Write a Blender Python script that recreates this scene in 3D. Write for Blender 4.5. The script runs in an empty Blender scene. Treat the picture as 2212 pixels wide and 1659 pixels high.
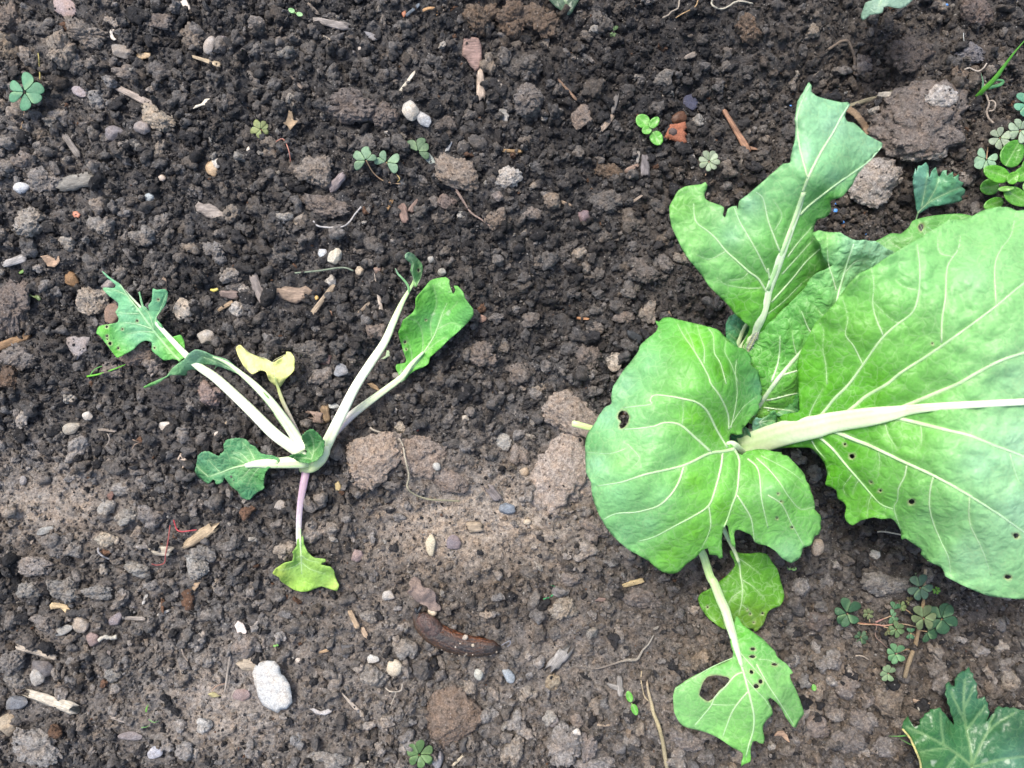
import bpy, bmesh, math, random
import numpy as np
from mathutils import Vector, Matrix, Euler
from mathutils.geometry import delaunay_2d_cdt

# ------------------------------------------------------------------ camera, light, exposure
scene = bpy.context.scene
COL = scene.collection
FW = 0.66                      # metres of ground across the frame
S = FW / 2212.0                # metres per picture unit (2212 units across the photograph)
HC = 0.50                      # camera height
cam_d = bpy.data.cameras.new("camera")
cam = bpy.data.objects.new("camera", cam_d)
COL.objects.link(cam)
cam.location = (0, 0, HC)
cam.rotation_euler = (0, 0, 0)
cam_d.sensor_width = 36.0
cam_d.lens = 36.0 * HC / FW
cam_d.clip_start = 0.01
cam_d.clip_end = 60.0
cam_d.dof.use_dof = True
cam_d.dof.focus_distance = 0.485
cam_d.dof.aperture_fstop = 9.0
scene.camera = cam

SUN_EL, SUN_AZ = 58.0, 325.0   # azimuth clockwise from picture top
world = bpy.data.worlds.new("World")
scene.world = world
world.use_nodes = True
wn = world.node_tree.nodes
wl = world.node_tree.links
bg = wn["Background"]
sky = wn.new("ShaderNodeTexSky")
sky.sky_type = 'NISHITA'
sky.sun_disc = False
sky.sun_elevation = math.radians(SUN_EL)
sky.sun_rotation = math.radians(SUN_AZ)
sky.air_density = 1.0
sky.dust_density = 4.0
sky.ozone_density = 1.0
wl.new(sky.outputs[0], bg.inputs[0])
bg.inputs[1].default_value = 0.14
sun_d = bpy.data.lights.new("sun", 'SUN')
sun = bpy.data.objects.new("sun", sun_d)
COL.objects.link(sun)
sun_d.energy = 1.5
sun_d.angle = math.radians(15)
sun_d.color = (1.0, 0.955, 0.89)
_a, _e = math.radians(SUN_AZ), math.radians(SUN_EL)
_d = Vector((math.sin(_a) * math.cos(_e), math.cos(_a) * math.cos(_e), math.sin(_e)))
sun.rotation_euler = _d.to_track_quat('Z', 'Y').to_euler()
scene.view_settings.view_transform = 'Standard'
scene.view_settings.look = 'None'
scene.view_settings.gamma = 1.0
scene.view_settings.use_curve_mapping = False
scene.view_settings.exposure = 0.95

RNG = np.random.default_rng(11)
random.seed(5)

# ------------------------------------------------------------------ helpers: coordinates, noise
def T(c, r, pts):
    return [(c * 553.0 + u / 4.0, r * 414.75 + v / 4.0) for u, v in pts]
def T1(c, r, u, v):
    return (c * 553.0 + u / 4.0, r * 414.75 + v / 4.0)
def W(px, py, z):
    k = S * (HC - z) / HC
    return ((px - 1106.0) * k, -(py - 829.5) * k, z)
def toP(x, y):
    return x / S + 1106.0, 829.5 - y / S

def _h(ix, iy, iz, seed):
    M = np.uint32
    h = (ix.astype(np.int64) * 374761393 + iy.astype(np.int64) * 668265263 + iz.astype(np.int64) * 2147483647 // 3 + seed * 1274126177)
    h = (h & 0xffffffff).astype(np.uint64)
    h = ((h ^ (h >> np.uint64(13))) * np.uint64(1274126177)) & np.uint64(0xffffffff)
    h = ((h ^ (h >> np.uint64(16))) * np.uint64(2246822519)) & np.uint64(0xffffffff)
    h = h ^ (h >> np.uint64(15))
    return h.astype(np.float64) / 4294967295.0
def vn(x, y, z=None, seed=0):
    x = np.asarray(x, float); y = np.asarray(y, float)
    two = z is None
    z = np.zeros_like(x) if two else np.asarray(z, float)
    xi, yi, zi = np.floor(x), np.floor(y), np.floor(z)
    fx, fy, fz = x - xi, y - yi, z - zi
    fx = fx * fx * fx * (fx * (fx * 6 - 15) + 10); fy = fy * fy * fy * (fy * (fy * 6 - 15) + 10); fz = fz * fz * (3 - 2 * fz)
    def g(a, b, c): return _h(xi + a, yi + b, zi + c, seed)
    lo = (g(0,0,0) * (1-fx) + g(1,0,0) * fx) * (1-fy) + (g(0,1,0) * (1-fx) + g(1,1,0) * fx) * fy
    if two: return lo * 2 - 1
    hi = (g(0,0,1) * (1-fx) + g(1,0,1) * fx) * (1-fy) + (g(0,1,1) * (1-fx) + g(1,1,1) * fx) * fy
    return (lo * (1-fz) + hi * fz) * 2 - 1
def fbm(x, y, z=None, o=4, seed=0, g=0.5):
    a, t, s = 1.0, 0.0, 0.0
    for i in range(o):
        t = t + a * vn(x, y, z, seed + i * 17); s += a
        a *= g
        x, y = (x * 1.6 + y * 1.2) + 3.1, (-x * 1.2 + y * 1.6) + 1.7
        if z is not None: z = z * 2.03 + 0.7
    return t / s
def vor(x, y, z=None, seed=0):
    x = np.asarray(x, float); y = np.asarray(y, float)
    two = z is None
    z = np.zeros_like(x) if two else np.asarray(z, float)
    xi, yi, zi = np.floor(x), np.floor(y), np.floor(z)
    best = np.full(x.shape, 9.0)
    for a in (-1, 0, 1):
        for b in (-1, 0, 1):
            for c in ((0,) if two else (-1, 0, 1)):
                cx, cy, cz = xi + a, yi + b, zi + c
                px = cx + _h(cx, cy, cz, seed + 1); py = cy + _h(cx, cy, cz, seed + 2)
                d = (px - x) ** 2 + (py - y) ** 2
                if not two:
                    pz = cz + _h(cx, cy, cz, seed + 3); d = d + (pz - z) ** 2
                best = np.minimum(best, d)
    return np.sqrt(best)

# ------------------------------------------------------------------ soil zones (picture units)
def gz(px, py, zs):
    t = np.zeros_like(np.asarray(px, float))
    for (cx, cy, rx, ry, a) in zs:
        t = t + a * np.exp(-(((px - cx) / rx) ** 2 + ((py - cy) / ry) ** 2))
    return t
COMPACT = [(1000, 1130, 240, 140, 1.0), (120, 1090, 190, 100, 1.0), (480, 1520, 230, 120, .8), (1330, 1390, 150, 90, .7),
           (1150, 1420, 120, 90, .5), (1000, 600, 60, 60, .3), (1750, 60, 260, 90, .35), (1560, 620, 80, 60, .3),
           (700, 1330, 160, 120, .55), (1850, 330, 260, 110, .3), (1080, 860, 80, 60, .3)]
TONE = [(40, 260, 180, 330, .22), (1000, 1120, 260, 130, .26), (120, 1090, 190, 100, .24), (1210, 1080, 120, 160, .20),
        (1420, 150, 290, 190, -.22), (820, 640, 380, 180, -.08), (1200, 480, 260, 170, -.07), (350, 880, 200, 140, -.04), (640, 1500, 600, 160, .16),
        (1500, 1560, 500, 140, .14), (1880, 1120, 170, 130, -.12), (700, 1120, 110, 130, -.10), (330, 1340, 160, 90, .10),  # dark patch below the huge leaf paints its shade into the soil
        (700, 250, 260, 140, -.02), (1750, 1450, 160, 120, .10), (60, 980, 120, 80, .1), (1100, 250, 200, 200, -.03)]
WARM = [(1900, 260, 420, 330, .7), (1140, 60, 120, 80, .7), (1000, 1130, 260, 160, .45), (120, 1090, 200, 110, .4), (1500, 1400, 400, 260, .35),
        (30, 60, 120, 160, .3), (300, 1500, 200, 200, .1), (1950, 1500, 300, 200, .35)]
def zone_vals(x, y):
    px, py = toP(x, y)
    low = 1 / (1 + np.exp(-(py - 950) / 130.0))
    c = np.clip(gz(px, py, COMPACT) + .12 * low + 0.18 * fbm(x * 22, y * 22, o=3, seed=91), 0, 1)
    t = np.clip(0.43 + .13 * low + 1.35 * gz(px, py, TONE) + 0.17 * fbm(x * 24, y * 24, o=4, seed=55), 0.05, 1)
    w = np.clip(-.02 + .17 * low + .8 * gz(px, py, WARM) + 0.25 * fbm(x * 17, y * 17, o=2, seed=71), 0, 1)
    return c, t, w
def tone_col(t, w):
    t = np.asarray(t)[..., None]; w = np.asarray(w)[..., None]
    dark_c, dark_w = np.array([.030, .030, .032]), np.array([.037, .031, .027])
    lite_c, lite_w = np.array([.34, .325, .31]), np.array([.35, .290, .225])
    d = dark_c * (1 - w) + dark_w * w; l = lite_c * (1 - w) + lite_w * w
    return d * (1 - t ** 1.5) + l * t ** 1.5
def height(x, y):
    x = np.asarray(x, float); y = np.asarray(y, float)
    c, _, _ = zone_vals(x, y)
    h = .0065 * fbm(x * 7, y * 7, o=2, seed=3) + .0045 * fbm(x * 22, y * 22, o=3, seed=9)
    rough = .0026 * fbm(x * 85, y * 85, o=3, seed=21)
    lump = .0030 * (0.55 - vor(x * 95 + .6 * vn(x * 200, y * 200, seed=5), y * 95, seed=31))
    fine = .0011 * fbm(x * 340, y * 340, o=3, seed=41)
    px, py = toP(x, y)
    h = h + gz(px, py, [(850, 1005, 105, 48, .008), (1000, 1000, 70, 50, .004), (1120, 1110, 90, 60, .003), (1560, 200, 260, 110, -.006),
                        (1950, 270, 120, 60, .004), (1650, 80, 200, 60, .004), (1870, 1120, 130, 90, -.008), (790, 1080, 120, 14, -.0025)])
    lump2 = .0068 * (0.6 - vor(x * 42 + .5 * vn(x * 90, y * 90, seed=6), y * 42 + .5 * vn(x * 90, y * 90, seed=66), seed=33))
    return h + rough * (1 - .2 * c) + lump * (1 - .45 * c) + lump2 * (1 - .35 * c) + fine
def h1(px, py):
    x, y = (px - 1106) * S, -(py - 829.5) * S
    return float(height(np.array([x]), np.array([y]))[0])
def hmax(px, py, r):
    a = np.linspace(0, 2 * math.pi, 9)[:-1]
    xs = np.concatenate([[px], px + r * np.cos(a), px + r * .5 * np.cos(a)]); ys = np.concatenate([[py], py + r * np.sin(a), py + r * .5 * np.sin(a)])
    return float(np.percentile(height((xs - 1106) * S, -(ys - 829.5) * S), 60))

# ------------------------------------------------------------------ object helpers
def link(o, parent=None):
    COL.objects.link(o)
    if parent is not None: o.parent = parent
    return o
def tag(o, label=None, cat=None, group=None, kind=None):
    if label: o["label"] = label
    if cat: o["category"] = cat
    if group: o["group"] = group
    if kind: o["kind"] = kind
    return o
def mesh(name, v, f, mat, smooth=True, col=None, parent=None):
    me = bpy.data.meshes.new(name)
    v = np.asarray(v, float)
    me.from_pydata(v.tolist(), [], [tuple(int(i) for i in q) for q in f])
    if col is not None:
        a = me.attributes.new("Col", 'FLOAT_COLOR', 'POINT')
        c = np.ones((len(v), 4)); c[:, :3] = col
        a.data.foreach_set("color", c.ravel())
    if smooth: me.polygons.foreach_set("use_smooth", [True] * len(me.polygons))
    me.materials.append(mat)
    me.update()
    return link(bpy.data.objects.new(name, me), parent)
def empty(name, loc):
    o = bpy.data.objects.new(name, None); COL.objects.link(o); o.location = loc; o.empty_display_size = .01
    return o
def worg(p):
    v = Vector((0, 0, 0))
    while p is not None:
        v += p.location; p = p.parent
    return np.array(v)
def keep(o, root):           # parent while keeping world placement (roots are never rotated or scaled)
    o.parent = root
    o.location = Vector(o.location) - Vector(root.location)
    return o

# ------------------------------------------------------------------ materials
def nodes(m):
    m.use_nodes = True
    nt = m.node_tree
    return nt, nt.nodes, nt.links, nt.nodes["Principled BSDF"]
def N(nt, typ, **kw):
    n = nt.nodes.new(typ)
    for k, v in kw.items(): setattr(n, k, v)
    return n
def mixc(nt, blend, fac, a, b):
    n = nt.nodes.new("ShaderNodeMix"); n.data_type = 'RGBA'; n.blend_type = blend
    for sock, v in ((n.inputs[0], fac), (n.inputs[6], a), (n.inputs[7], b)):
        if isinstance(v, bpy.types.NodeSocket): nt.links.new(v, sock)
        elif isinstance(v, (int, float)): sock.default_value = v
        else: sock.default_value = (*v, 1)
    return n.outputs[2]
def mrange(nt, v, a, b, c, d):
    n = nt.nodes.new("ShaderNodeMapRange"); nt.links.new(v, n.inputs[0])
    for i, q in enumerate((a, b, c, d)): n.inputs[i + 1].default_value = q
    return n.outputs[0]
def base_src(nt, src):
    if src == 'object':
        return N(nt, "ShaderNodeObjectInfo").outputs["Color"]
    n = N(nt, "ShaderNodeAttribute"); n.attribute_name = "Col"
    n.attribute_type = 'INSTANCER' if src == 'instancer' else 'GEOMETRY'
    return n.outputs["Color"]
def noise(nt, vec, scale, detail=4, rough=.55):
    n = N(nt, "ShaderNodeTexNoise"); n.inputs["Scale"].default_value = scale; n.inputs["Detail"].default_value = detail
    n.inputs["Roughness"].default_value = rough; nt.links.new(vec, n.inputs["Vector"]); return n.outputs["Fac"]
def grit_mat(name, src, rough=.86, bump=.9, spk=.5, cvar=(.45, 1.6), fine=1300, dist=.0011):
    m = bpy.data.materials.new(name)
    nt, nn, ll, p = nodes(m)
    pos = N(nt, "ShaderNodeNewGeometry").outputs["Position"]
    b = base_src(nt, src)
    n1 = noise(nt, pos, 420, 5, .65); n2 = noise(nt, pos, fine, 3, .6)
    k1 = mrange(nt, n1, .3, .7, cvar[0], cvar[1]); k2 = mrange(nt, n2, .3, .7, .68, 1.38)
    cc = N(nt, "ShaderNodeVectorMath", operation='SCALE'); ll.new(b, cc.inputs[0]); ll.new(k1, cc.inputs["Scale"])
    cd = N(nt, "ShaderNodeVectorMath", operation='SCALE'); ll.new(cc.outputs[0], cd.inputs[0]); ll.new(k2, cd.inputs["Scale"])
    hue = mixc(nt, 'MULTIPLY', mrange(nt, noise(nt, pos, 160, 3), .4, .65, 0, .8), cd.outputs[0], (1.08, .97, .86))
    v = N(nt, "ShaderNodeTexVoronoi"); v.inputs["Scale"].default_value = 620; ll.new(pos, v.inputs["Vector"])
    spot = mrange(nt, v.outputs["Distance"], .16, .30, 1, 0)
    sep = N(nt, "ShaderNodeSeparateColor"); ll.new(v.outputs["Color"], sep.inputs[0])
    sel = mrange(nt, sep.outputs[0], .90, .92, 0, spk)
    mul = N(nt, "ShaderNodeMath", operation='MULTIPLY'); ll.new(spot, mul.inputs[0]); ll.new(sel, mul.inputs[1])
    ll.new(mixc(nt, 'MIX', mul.outputs[0], hue, (.52, .50, .47)), p.inputs["Base Color"])
    p.inputs["Roughness"].default_value = rough
    p.inputs["Specular IOR Level"].default_value = .35
    bp = N(nt, "ShaderNodeBump"); bp.inputs["Strength"].default_value = bump; bp.inputs["Distance"].default_value = dist
    hh = N(nt, "ShaderNodeMath", operation='ADD'); ll.new(noise(nt, pos, 650, 7, .72), hh.inputs[0]); ll.new(n1, hh.inputs[1])
    ll.new(hh.outputs[0], bp.inputs["Height"]); ll.new(bp.outputs[0], p.inputs["Normal"])
    return m
M_GROUND = grit_mat("soil_ground", 'geometry', bump=1.0, spk=.6, dist=.0016)
M_CRUMB = grit_mat("soil_crumb", 'instancer', bump=1.0, spk=.5, cvar=(.42, 1.5), fine=1500, dist=.0021)
M_CLOD = grit_mat("soil_clod", 'object', bump=.95, spk=.55)
M_ROCK = grit_mat("crusted_soil_lump", 'object', bump=1.0, spk=.5, cvar=(.55, 1.45), fine=1100, dist=.0024)
M_STONE = grit_mat("stone", 'object', rough=.72, bump=.45, spk=.15, cvar=(.75, 1.25))
M_PEBBLE = grit_mat("smooth_pebble", 'object', rough=.5, bump=.22, spk=.1, cvar=(.86, 1.12))
M_BRICK = grit_mat("terracotta", 'object', rough=.8, bump=.4, spk=.05, cvar=(.8, 1.2))

def wood_mat():
    m = bpy.data.materials.new("dead_wood")
    nt, nn, ll, p = nodes(m)
    tc = N(nt, "ShaderNodeTexCoord").outputs["Object"]
    mp = N(nt, "ShaderNodeMapping"); mp.inputs["Scale"].default_value = (.14, 1, 1); ll.new(tc, mp.inputs[0])
    n1 = noise(nt, mp.outputs[0], 1100, 5, .7); n2 = noise(nt, tc, 300, 4, .6)
    b = N(nt, "ShaderNodeObjectInfo").outputs["Color"]
    k = N(nt, "ShaderNodeMath", operation='MULTIPLY'); ll.new(mrange(nt, n1, .32, .68, .5, 1.4), k.inputs[0]); ll.new(mrange(nt, n2, .3, .7, .7, 1.25), k.inputs[1])
    cc = N(nt, "ShaderNodeVectorMath", operation='SCALE'); ll.new(b, cc.inputs[0]); ll.new(k.outputs[0], cc.inputs["Scale"])
    ll.new(cc.outputs[0], p.inputs["Base Color"]); p.inputs["Roughness"].default_value = .8
    bp = N(nt, "ShaderNodeBump"); bp.inputs["Strength"].default_value = .8; bp.inputs["Distance"].default_value = .0008
    ll.new(n1, bp.inputs["Height"]); ll.new(bp.outputs[0], p.inputs["Normal"])
    return m
M_WOOD = wood_mat()

def leaf_mat(name, rough=.40, net=.36, netscale=150, trans=.22, bump=.26, spots=0.0, coat=0.0, var=.13):
    m = bpy.data.materials.new(name)
    nt, nn, ll, p = nodes(m)
    pos = N(nt, "ShaderNodeNewGeometry").outputs["Position"]
    b = base_src(nt, 'geometry')
    n1 = noise(nt, pos, 60, 4, .6); n2 = noise(nt, pos, 600, 3, .6)
    k = N(nt, "ShaderNodeMath", operation='MULTIPLY'); ll.new(mrange(nt, n1, .3, .7, 1 - var, 1 + var), k.inputs[0]); ll.new(mrange(nt, n2, .3, .7, .88, 1.12), k.inputs[1])
    cc = N(nt, "ShaderNodeVectorMath", operation='SCALE'); ll.new(b, cc.inputs[0]); ll.new(k.outputs[0], cc.inputs["Scale"])
    wv = N(nt, "ShaderNodeTexNoise"); wv.inputs["Scale"].default_value = 110; wv.inputs["Detail"].default_value = 2; ll.new(pos, wv.inputs["Vector"])
    sc = N(nt, "ShaderNodeVectorMath", operation='SCALE'); sc.inputs["Scale"].default_value = .009; ll.new(wv.outputs["Color"], sc.inputs[0])
    ad = N(nt, "ShaderNodeVectorMath", operation='ADD'); ll.new(pos, ad.inputs[0]); ll.new(sc.outputs[0], ad.inputs[1])
    v = N(nt, "ShaderNodeTexVoronoi"); v.feature = 'DISTANCE_TO_EDGE'; v.inputs["Scale"].default_value = netscale; ll.new(ad.outputs[0], v.inputs["Vector"])
    line = mrange(nt, v.outputs["Distance"], .0, .055, 1, 0)
    v2 = N(nt, "ShaderNodeTexVoronoi"); v2.feature = 'DISTANCE_TO_EDGE'; v2.inputs["Scale"].default_value = netscale * 2.7; ll.new(ad.outputs[0], v2.inputs["Vector"])
    line2 = mrange(nt, v2.outputs["Distance"], .0, .09, .3, 0)
    va = N(nt, "ShaderNodeAttribute"); va.attribute_name = "vein"
    mx = N(nt, "ShaderNodeMath", operation='MAXIMUM'); ll.new(line, mx.inputs[0]); ll.new(line2, mx.inputs[1])
    ns = N(nt, "ShaderNodeMath", operation='MULTIPLY'); ll.new(mx.outputs[0], ns.inputs[0]); ns.inputs[1].default_value = net
    # break the network up so it fades in and out
    nb = N(nt, "ShaderNodeMath", operation='MULTIPLY'); ll.new(ns.outputs[0], nb.inputs[0]); ll.new(mrange(nt, noise(nt, pos, 45, 2), .34, .56, .35, 1), nb.inputs[1])
    c1 = mixc(nt, 'MIX', nb.outputs[0], cc.outputs[0], (.42, .62, .30))
    c2 = mixc(nt, 'MIX', va.outputs["Fac"], c1, (.42, .62, .28))
    if spots > 0:
        vs = N(nt, "ShaderNodeTexVoronoi"); vs.inputs["Scale"].default_value = 95; ll.new(ad.outputs[0], vs.inputs["Vector"])
        sp = mrange(nt, vs.outputs["Distance"], .10, .2, spots, 0)
        sl = N(nt, "ShaderNodeSeparateColor"); ll.new(vs.outputs["Color"], sl.inputs[0])
        sm = N(nt, "ShaderNodeMath", operation='MULTIPLY'); ll.new(sp, sm.inputs[0]); ll.new(mrange(nt, sl.outputs[0], .66, .7, 0, 1), sm.inputs[1])
        c2 = mixc(nt, 'MIX', sm.outputs[0], c2, (.52, .62, .45))
    ll.new(c2, p.inputs["Base Color"]); p.inputs["Roughness"].default_value = rough
    p.inputs["Specular IOR Level"].default_value = .34
    p.inputs["Coat Weight"].default_value = coat; p.inputs["Coat Roughness"].default_value = .25
    bp = N(nt, "ShaderNodeBump"); bp.inputs["Strength"].default_value = bump; bp.inputs["Distance"].default_value = .0016
    dome = N(nt, "ShaderNodeMapRange"); dome.interpolation_type = 'SMOOTHSTEP'; ll.new(v.outputs["Distance"], dome.inputs[0]); dome.inputs[2].default_value = .45
    dome2 = N(nt, "ShaderNodeMapRange"); dome2.interpolation_type = 'SMOOTHSTEP'; ll.new(v2.outputs["Distance"], dome2.inputs[0]); dome2.inputs[2].default_value = .4; dome2.inputs[4].default_value = .22
    h0 = N(nt, "ShaderNodeMath", operation='ADD'); ll.new(dome.outputs[0], h0.inputs[0]); ll.new(dome2.outputs[0], h0.inputs[1])
    hs = N(nt, "ShaderNodeMath", operation='MULTIPLY_ADD'); ll.new(n2, hs.inputs[0]); hs.inputs[1].default_value = .15; ll.new(h0.outputs[0], hs.inputs[2])
    ll.new(hs.outputs[0], bp.inputs["Height"]); ll.new(bp.outputs[0], p.inputs["Normal"])
    tr = N(nt, "ShaderNodeBsdfTranslucent"); ll.new(mixc(nt, 'MULTIPLY', 1.0, c2, (1.15, 1.2, .45)), tr.inputs["Color"]); ll.new(bp.outputs[0], tr.inputs["Normal"])
    ms = N(nt, "ShaderNodeMixShader"); ms.inputs[0].default_value = trans
    ll.new(p.outputs[0], ms.inputs[1]); ll.new(tr.outputs[0], ms.inputs[2]); ll.new(ms.outputs[0], nn["Material Output"].inputs["Surface"])
    return m
M_LEAF = leaf_mat("cabbage_leaf")
M_LEAFN = leaf_mat("young_crinkled_leaf", net=.42, netscale=210, bump=.42)
M_LEAFS = leaf_mat("seedling_leaf", net=.16, netscale=260, rough=.4, spots=.5)
M_YELLOW = leaf_mat("yellowed_leaf", net=.2, netscale=220, rough=.5, trans=.25)
M_WEED = leaf_mat("weed_leaf", net=.1, netscale=600, rough=.5, trans=.15, bump=.2, spots=.25)
M_GLOSS = leaf_mat("glossy_leaf", net=.25, netscale=260, rough=.3, trans=.2, coat=.3)
M_LOBED = leaf_mat("dark_lobed_leaf", net=.12, netscale=180, rough=.34, trans=.1, spots=.6, coat=.2)

def plain(name, src='geometry', rough=.5, bump=.15, bs=900, var=(.85, 1.15), sss=0.0, coat=0.0, dist=.0005):
    m = bpy.data.materials.new(name)
    nt, nn, ll, p = nodes(m)
    pos = N(nt, "ShaderNodeNewGeometry").outputs["Position"]
    b = base_src(nt, src)
    n1 = noise(nt, pos, bs, 5, .6)
    cc = N(nt, "ShaderNodeVectorMath", operation='SCALE'); ll.new(b, cc.inputs[0]); ll.new(mrange(nt, n1, .3, .7, *var), cc.inputs["Scale"])
    ll.new(cc.outputs[0], p.inputs["Base Color"]); p.inputs["Roughness"].default_value = rough
    p.inputs["Coat Weight"].default_value = coat; p.inputs["Coat Roughness"].default_value = .15
    p.inputs["Subsurface Weight"].default_value = sss; p.inputs["Subsurface Radius"].default_value = (.002, .003, .001); p.inputs["Subsurface Scale"].default_value = 1.0
    bp = N(nt, "ShaderNodeBump"); bp.inputs["Strength"].default_value = bump; bp.inputs["Distance"].default_value = dist
    ll.new(n1, bp.inputs["Height"]); ll.new(bp.outputs[0], p.inputs["Normal"]); ll.new(bp.outputs[0], p.inputs["Coat Normal"])
    return m
M_STALK = plain("leaf_stalk", rough=.36, bump=.25, bs=500, var=(.9, 1.08), sss=.15)
M_ROOT = plain("dry_root", rough=.8, bump=.8, bs=1500, var=(.6, 1.3))
M_SLUG = plain("slug_skin", rough=.36, bump=1.0, bs=900, var=(.3, 1.7), coat=.8, dist=.0011)
M_PELLET = plain("blue_pellet", src='object', rough=.6)
M_SHELL = plain("pale_flake", src='object', rough=.5, bump=.5, bs=700, var=(.7, 1.15))
M_SLIME = plain("slime_drop", rough=.2, bump=.2, coat=1.0)

# ------------------------------------------------------------------ geometry: curves, tubes, sheets
def cr(pts, n=6):
    p = np.asarray(pts, float)
    if len(p) < 3: return np.array([p[0] * (1 - t) + p[-1] * t for t in np.linspace(0, 1, n + 1)])
    q = np.vstack([2 * p[0] - p[1], p, 2 * p[-1] - p[-2]])
    out = []
    for i in range(1, len(q) - 2):
        for t in np.linspace(0, 1, n, endpoint=False):
            a, b, c, d = q[i - 1], q[i], q[i + 1], q[i + 2]
            out.append(.5 * ((2 * b) + (-a + c) * t + (2 * a - 5 * b + 4 * c - d) * t * t + (-a + 3 * b - 3 * c + d) * t ** 3))
    out.append(p[-1])
    return np.array(out)
def tube_geo(P3, R, flat=1.0, n=9, groove=0.0, bumps=0.0, seed=0):
    """P3 world points; R radii; cross-section flattened vertically by flat; groove presses the top in."""
    P3 = np.asarray(P3, float); m = len(P3); R = np.asarray(R, float)
    tan = np.gradient(P3, axis=0); tan /= np.linalg.norm(tan, axis=1)[:, None] + 1e-12
    V = []; 
    for i in range(m):
        t = tan[i]; up = np.array([0, 0, 1.0]); side = np.cross(t, up); ls = np.linalg.norm(side)
        side = side / ls if ls > .15 else np.array([1.0, 0, 0])
        u2 = np.cross(side, t); u2 /= np.linalg.norm(u2)
        for k in range(n):
            a = 2 * math.pi * k / n
            cs, sn = math.cos(a), math.sin(a)
            r = R[i] * (1 + bumps * float(_h(np.array([i]), np.array([k]), np.array([0]), seed)[0] - .5))
            h = sn * flat
            if groove and sn > .5: h -= groove * (sn - .5) * 2
            V.append(P3[i] + side * cs * r + u2 * h * r)
    F = []
    for i in range(m - 1):
        for k in range(n):
            F.append((i * n + k, i * n + (k + 1) % n, (i + 1) * n + (k + 1) % n, (i + 1) * n + k))
    F.append(tuple(range(n))[::-1]); F.append(tuple((m - 1) * n + k for k in range(n)))
    return V, F
def lerp_list(vals, m):
    vals = np.asarray(vals, float)
    x = np.linspace(0, 1, len(vals)); t = np.linspace(0, 1, m)
    if vals.ndim == 1: return np.interp(t, x, vals)
    return np.stack([np.interp(t, x, vals[:, k]) for k in range(vals.shape[1])], 1)
def tube(name, pts, widths, cols, mat, parent=None, flat=1.0, n=10, sub=6, groove=0.0, bumps=0.0, seed=0):
    """pts (px,py,z); widths in picture units; cols list of rgb along the length"""
    q = cr(pts, sub); m = len(q)
    w = lerp_list(widths, m) * S * .5
    P3 = np.array([W(a, b, c) for a, b, c in q])
    V, F = tube_geo(P3, w, flat, n, groove, bumps, seed)
    c = np.repeat(lerp_list(cols, m) if len(cols) > 1 else np.repeat([cols[0]], m, 0), n, 0)
    if n >= 14:                     # faint ribs along fleshy stalks
        kk = np.tile(np.arange(n), m); c = c * (1 - np.array([.16, .07, .22]) * (.5 + .5 * np.sin(kk * 2.9 + seed))[:, None] * (kk % 3 > 0)[:, None])
    V = np.asarray(V)
    return mesh(name, V - worg(parent), F, mat, True, c, parent)

def densify(poly, step, smooth=True):
    p = np.asarray(poly, float)
    if smooth:
        q = np.vstack([p[-1], p, p[0], p[1]])
        out = []
        for i in range(1, len(q) - 2):
            a, b, c, d = q[i - 1], q[i], q[i + 1], q[i + 2]
            L = np.linalg.norm(c - b); k = max(1, int(L / step))
            for t in np.arange(k) / k:
                # centripetal-ish: damp tangents so sharp teeth stay sharp
                m1 = (c - a) * .5 * min(1, L / (np.linalg.norm(c - a) * .5 + 1e-9)) * .7
                m2 = (d - b) * .5 * min(1, L / (np.linalg.norm(d - b) * .5 + 1e-9)) * .7
                t2, t3 = t * t, t * t * t
                out.append((2*t3 - 3*t2 + 1) * b + (t3 - 2*t2 + t) * m1 + (-2*t3 + 3*t2) * c + (t3 - t2) * m2)
        return np.array(out)
    out = []
    for i in range(len(p)):
        b, c = p[i], p[(i + 1) % len(p)]; k = max(1, int(np.linalg.norm(c - b) / step))
        for t in np.arange(k) / k: out.append(b * (1 - t) + c * t)
    return np.array(out)
def inside(x, y, poly):
    r = np.zeros(len(x), bool); n = len(poly); j = n - 1
    for i in range(n):
        xi, yi = poly[i]; xj, yj = poly[j]
        c = ((yi > y) != (yj > y)) & (x < (xj - xi) * (y - yi) / (yj - yi + 1e-12) + xi)
        r ^= c; j = i
    return r
def segdist(x, y, pl, closed=False):
    """distance to a polyline and parameter 0..1 along it"""
    pl = np.asarray(pl, float)
    if closed: pl = np.vstack([pl, pl[0]])
    best = np.full(len(x), 1e9); par = np.zeros(len(x))
    L = np.concatenate([[0], np.cumsum(np.linalg.norm(np.diff(pl, axis=0), axis=1))]); tot = L[-1] + 1e-9
    for i in range(len(pl) - 1):
        a, b = pl[i], pl[i + 1]; d = b - a; q = d @ d + 1e-12
        t = np.clip(((x - a[0]) * d[0] + (y - a[1]) * d[1]) / q, 0, 1)
        dd = np.hypot(x - a[0] - t * d[0], y - a[1] - t * d[1])
        k = dd < best; best[k] = dd[k]; par[k] = ((L[i] + t * (L[i + 1] - L[i])) / tot)[k]
    return best, par
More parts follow.
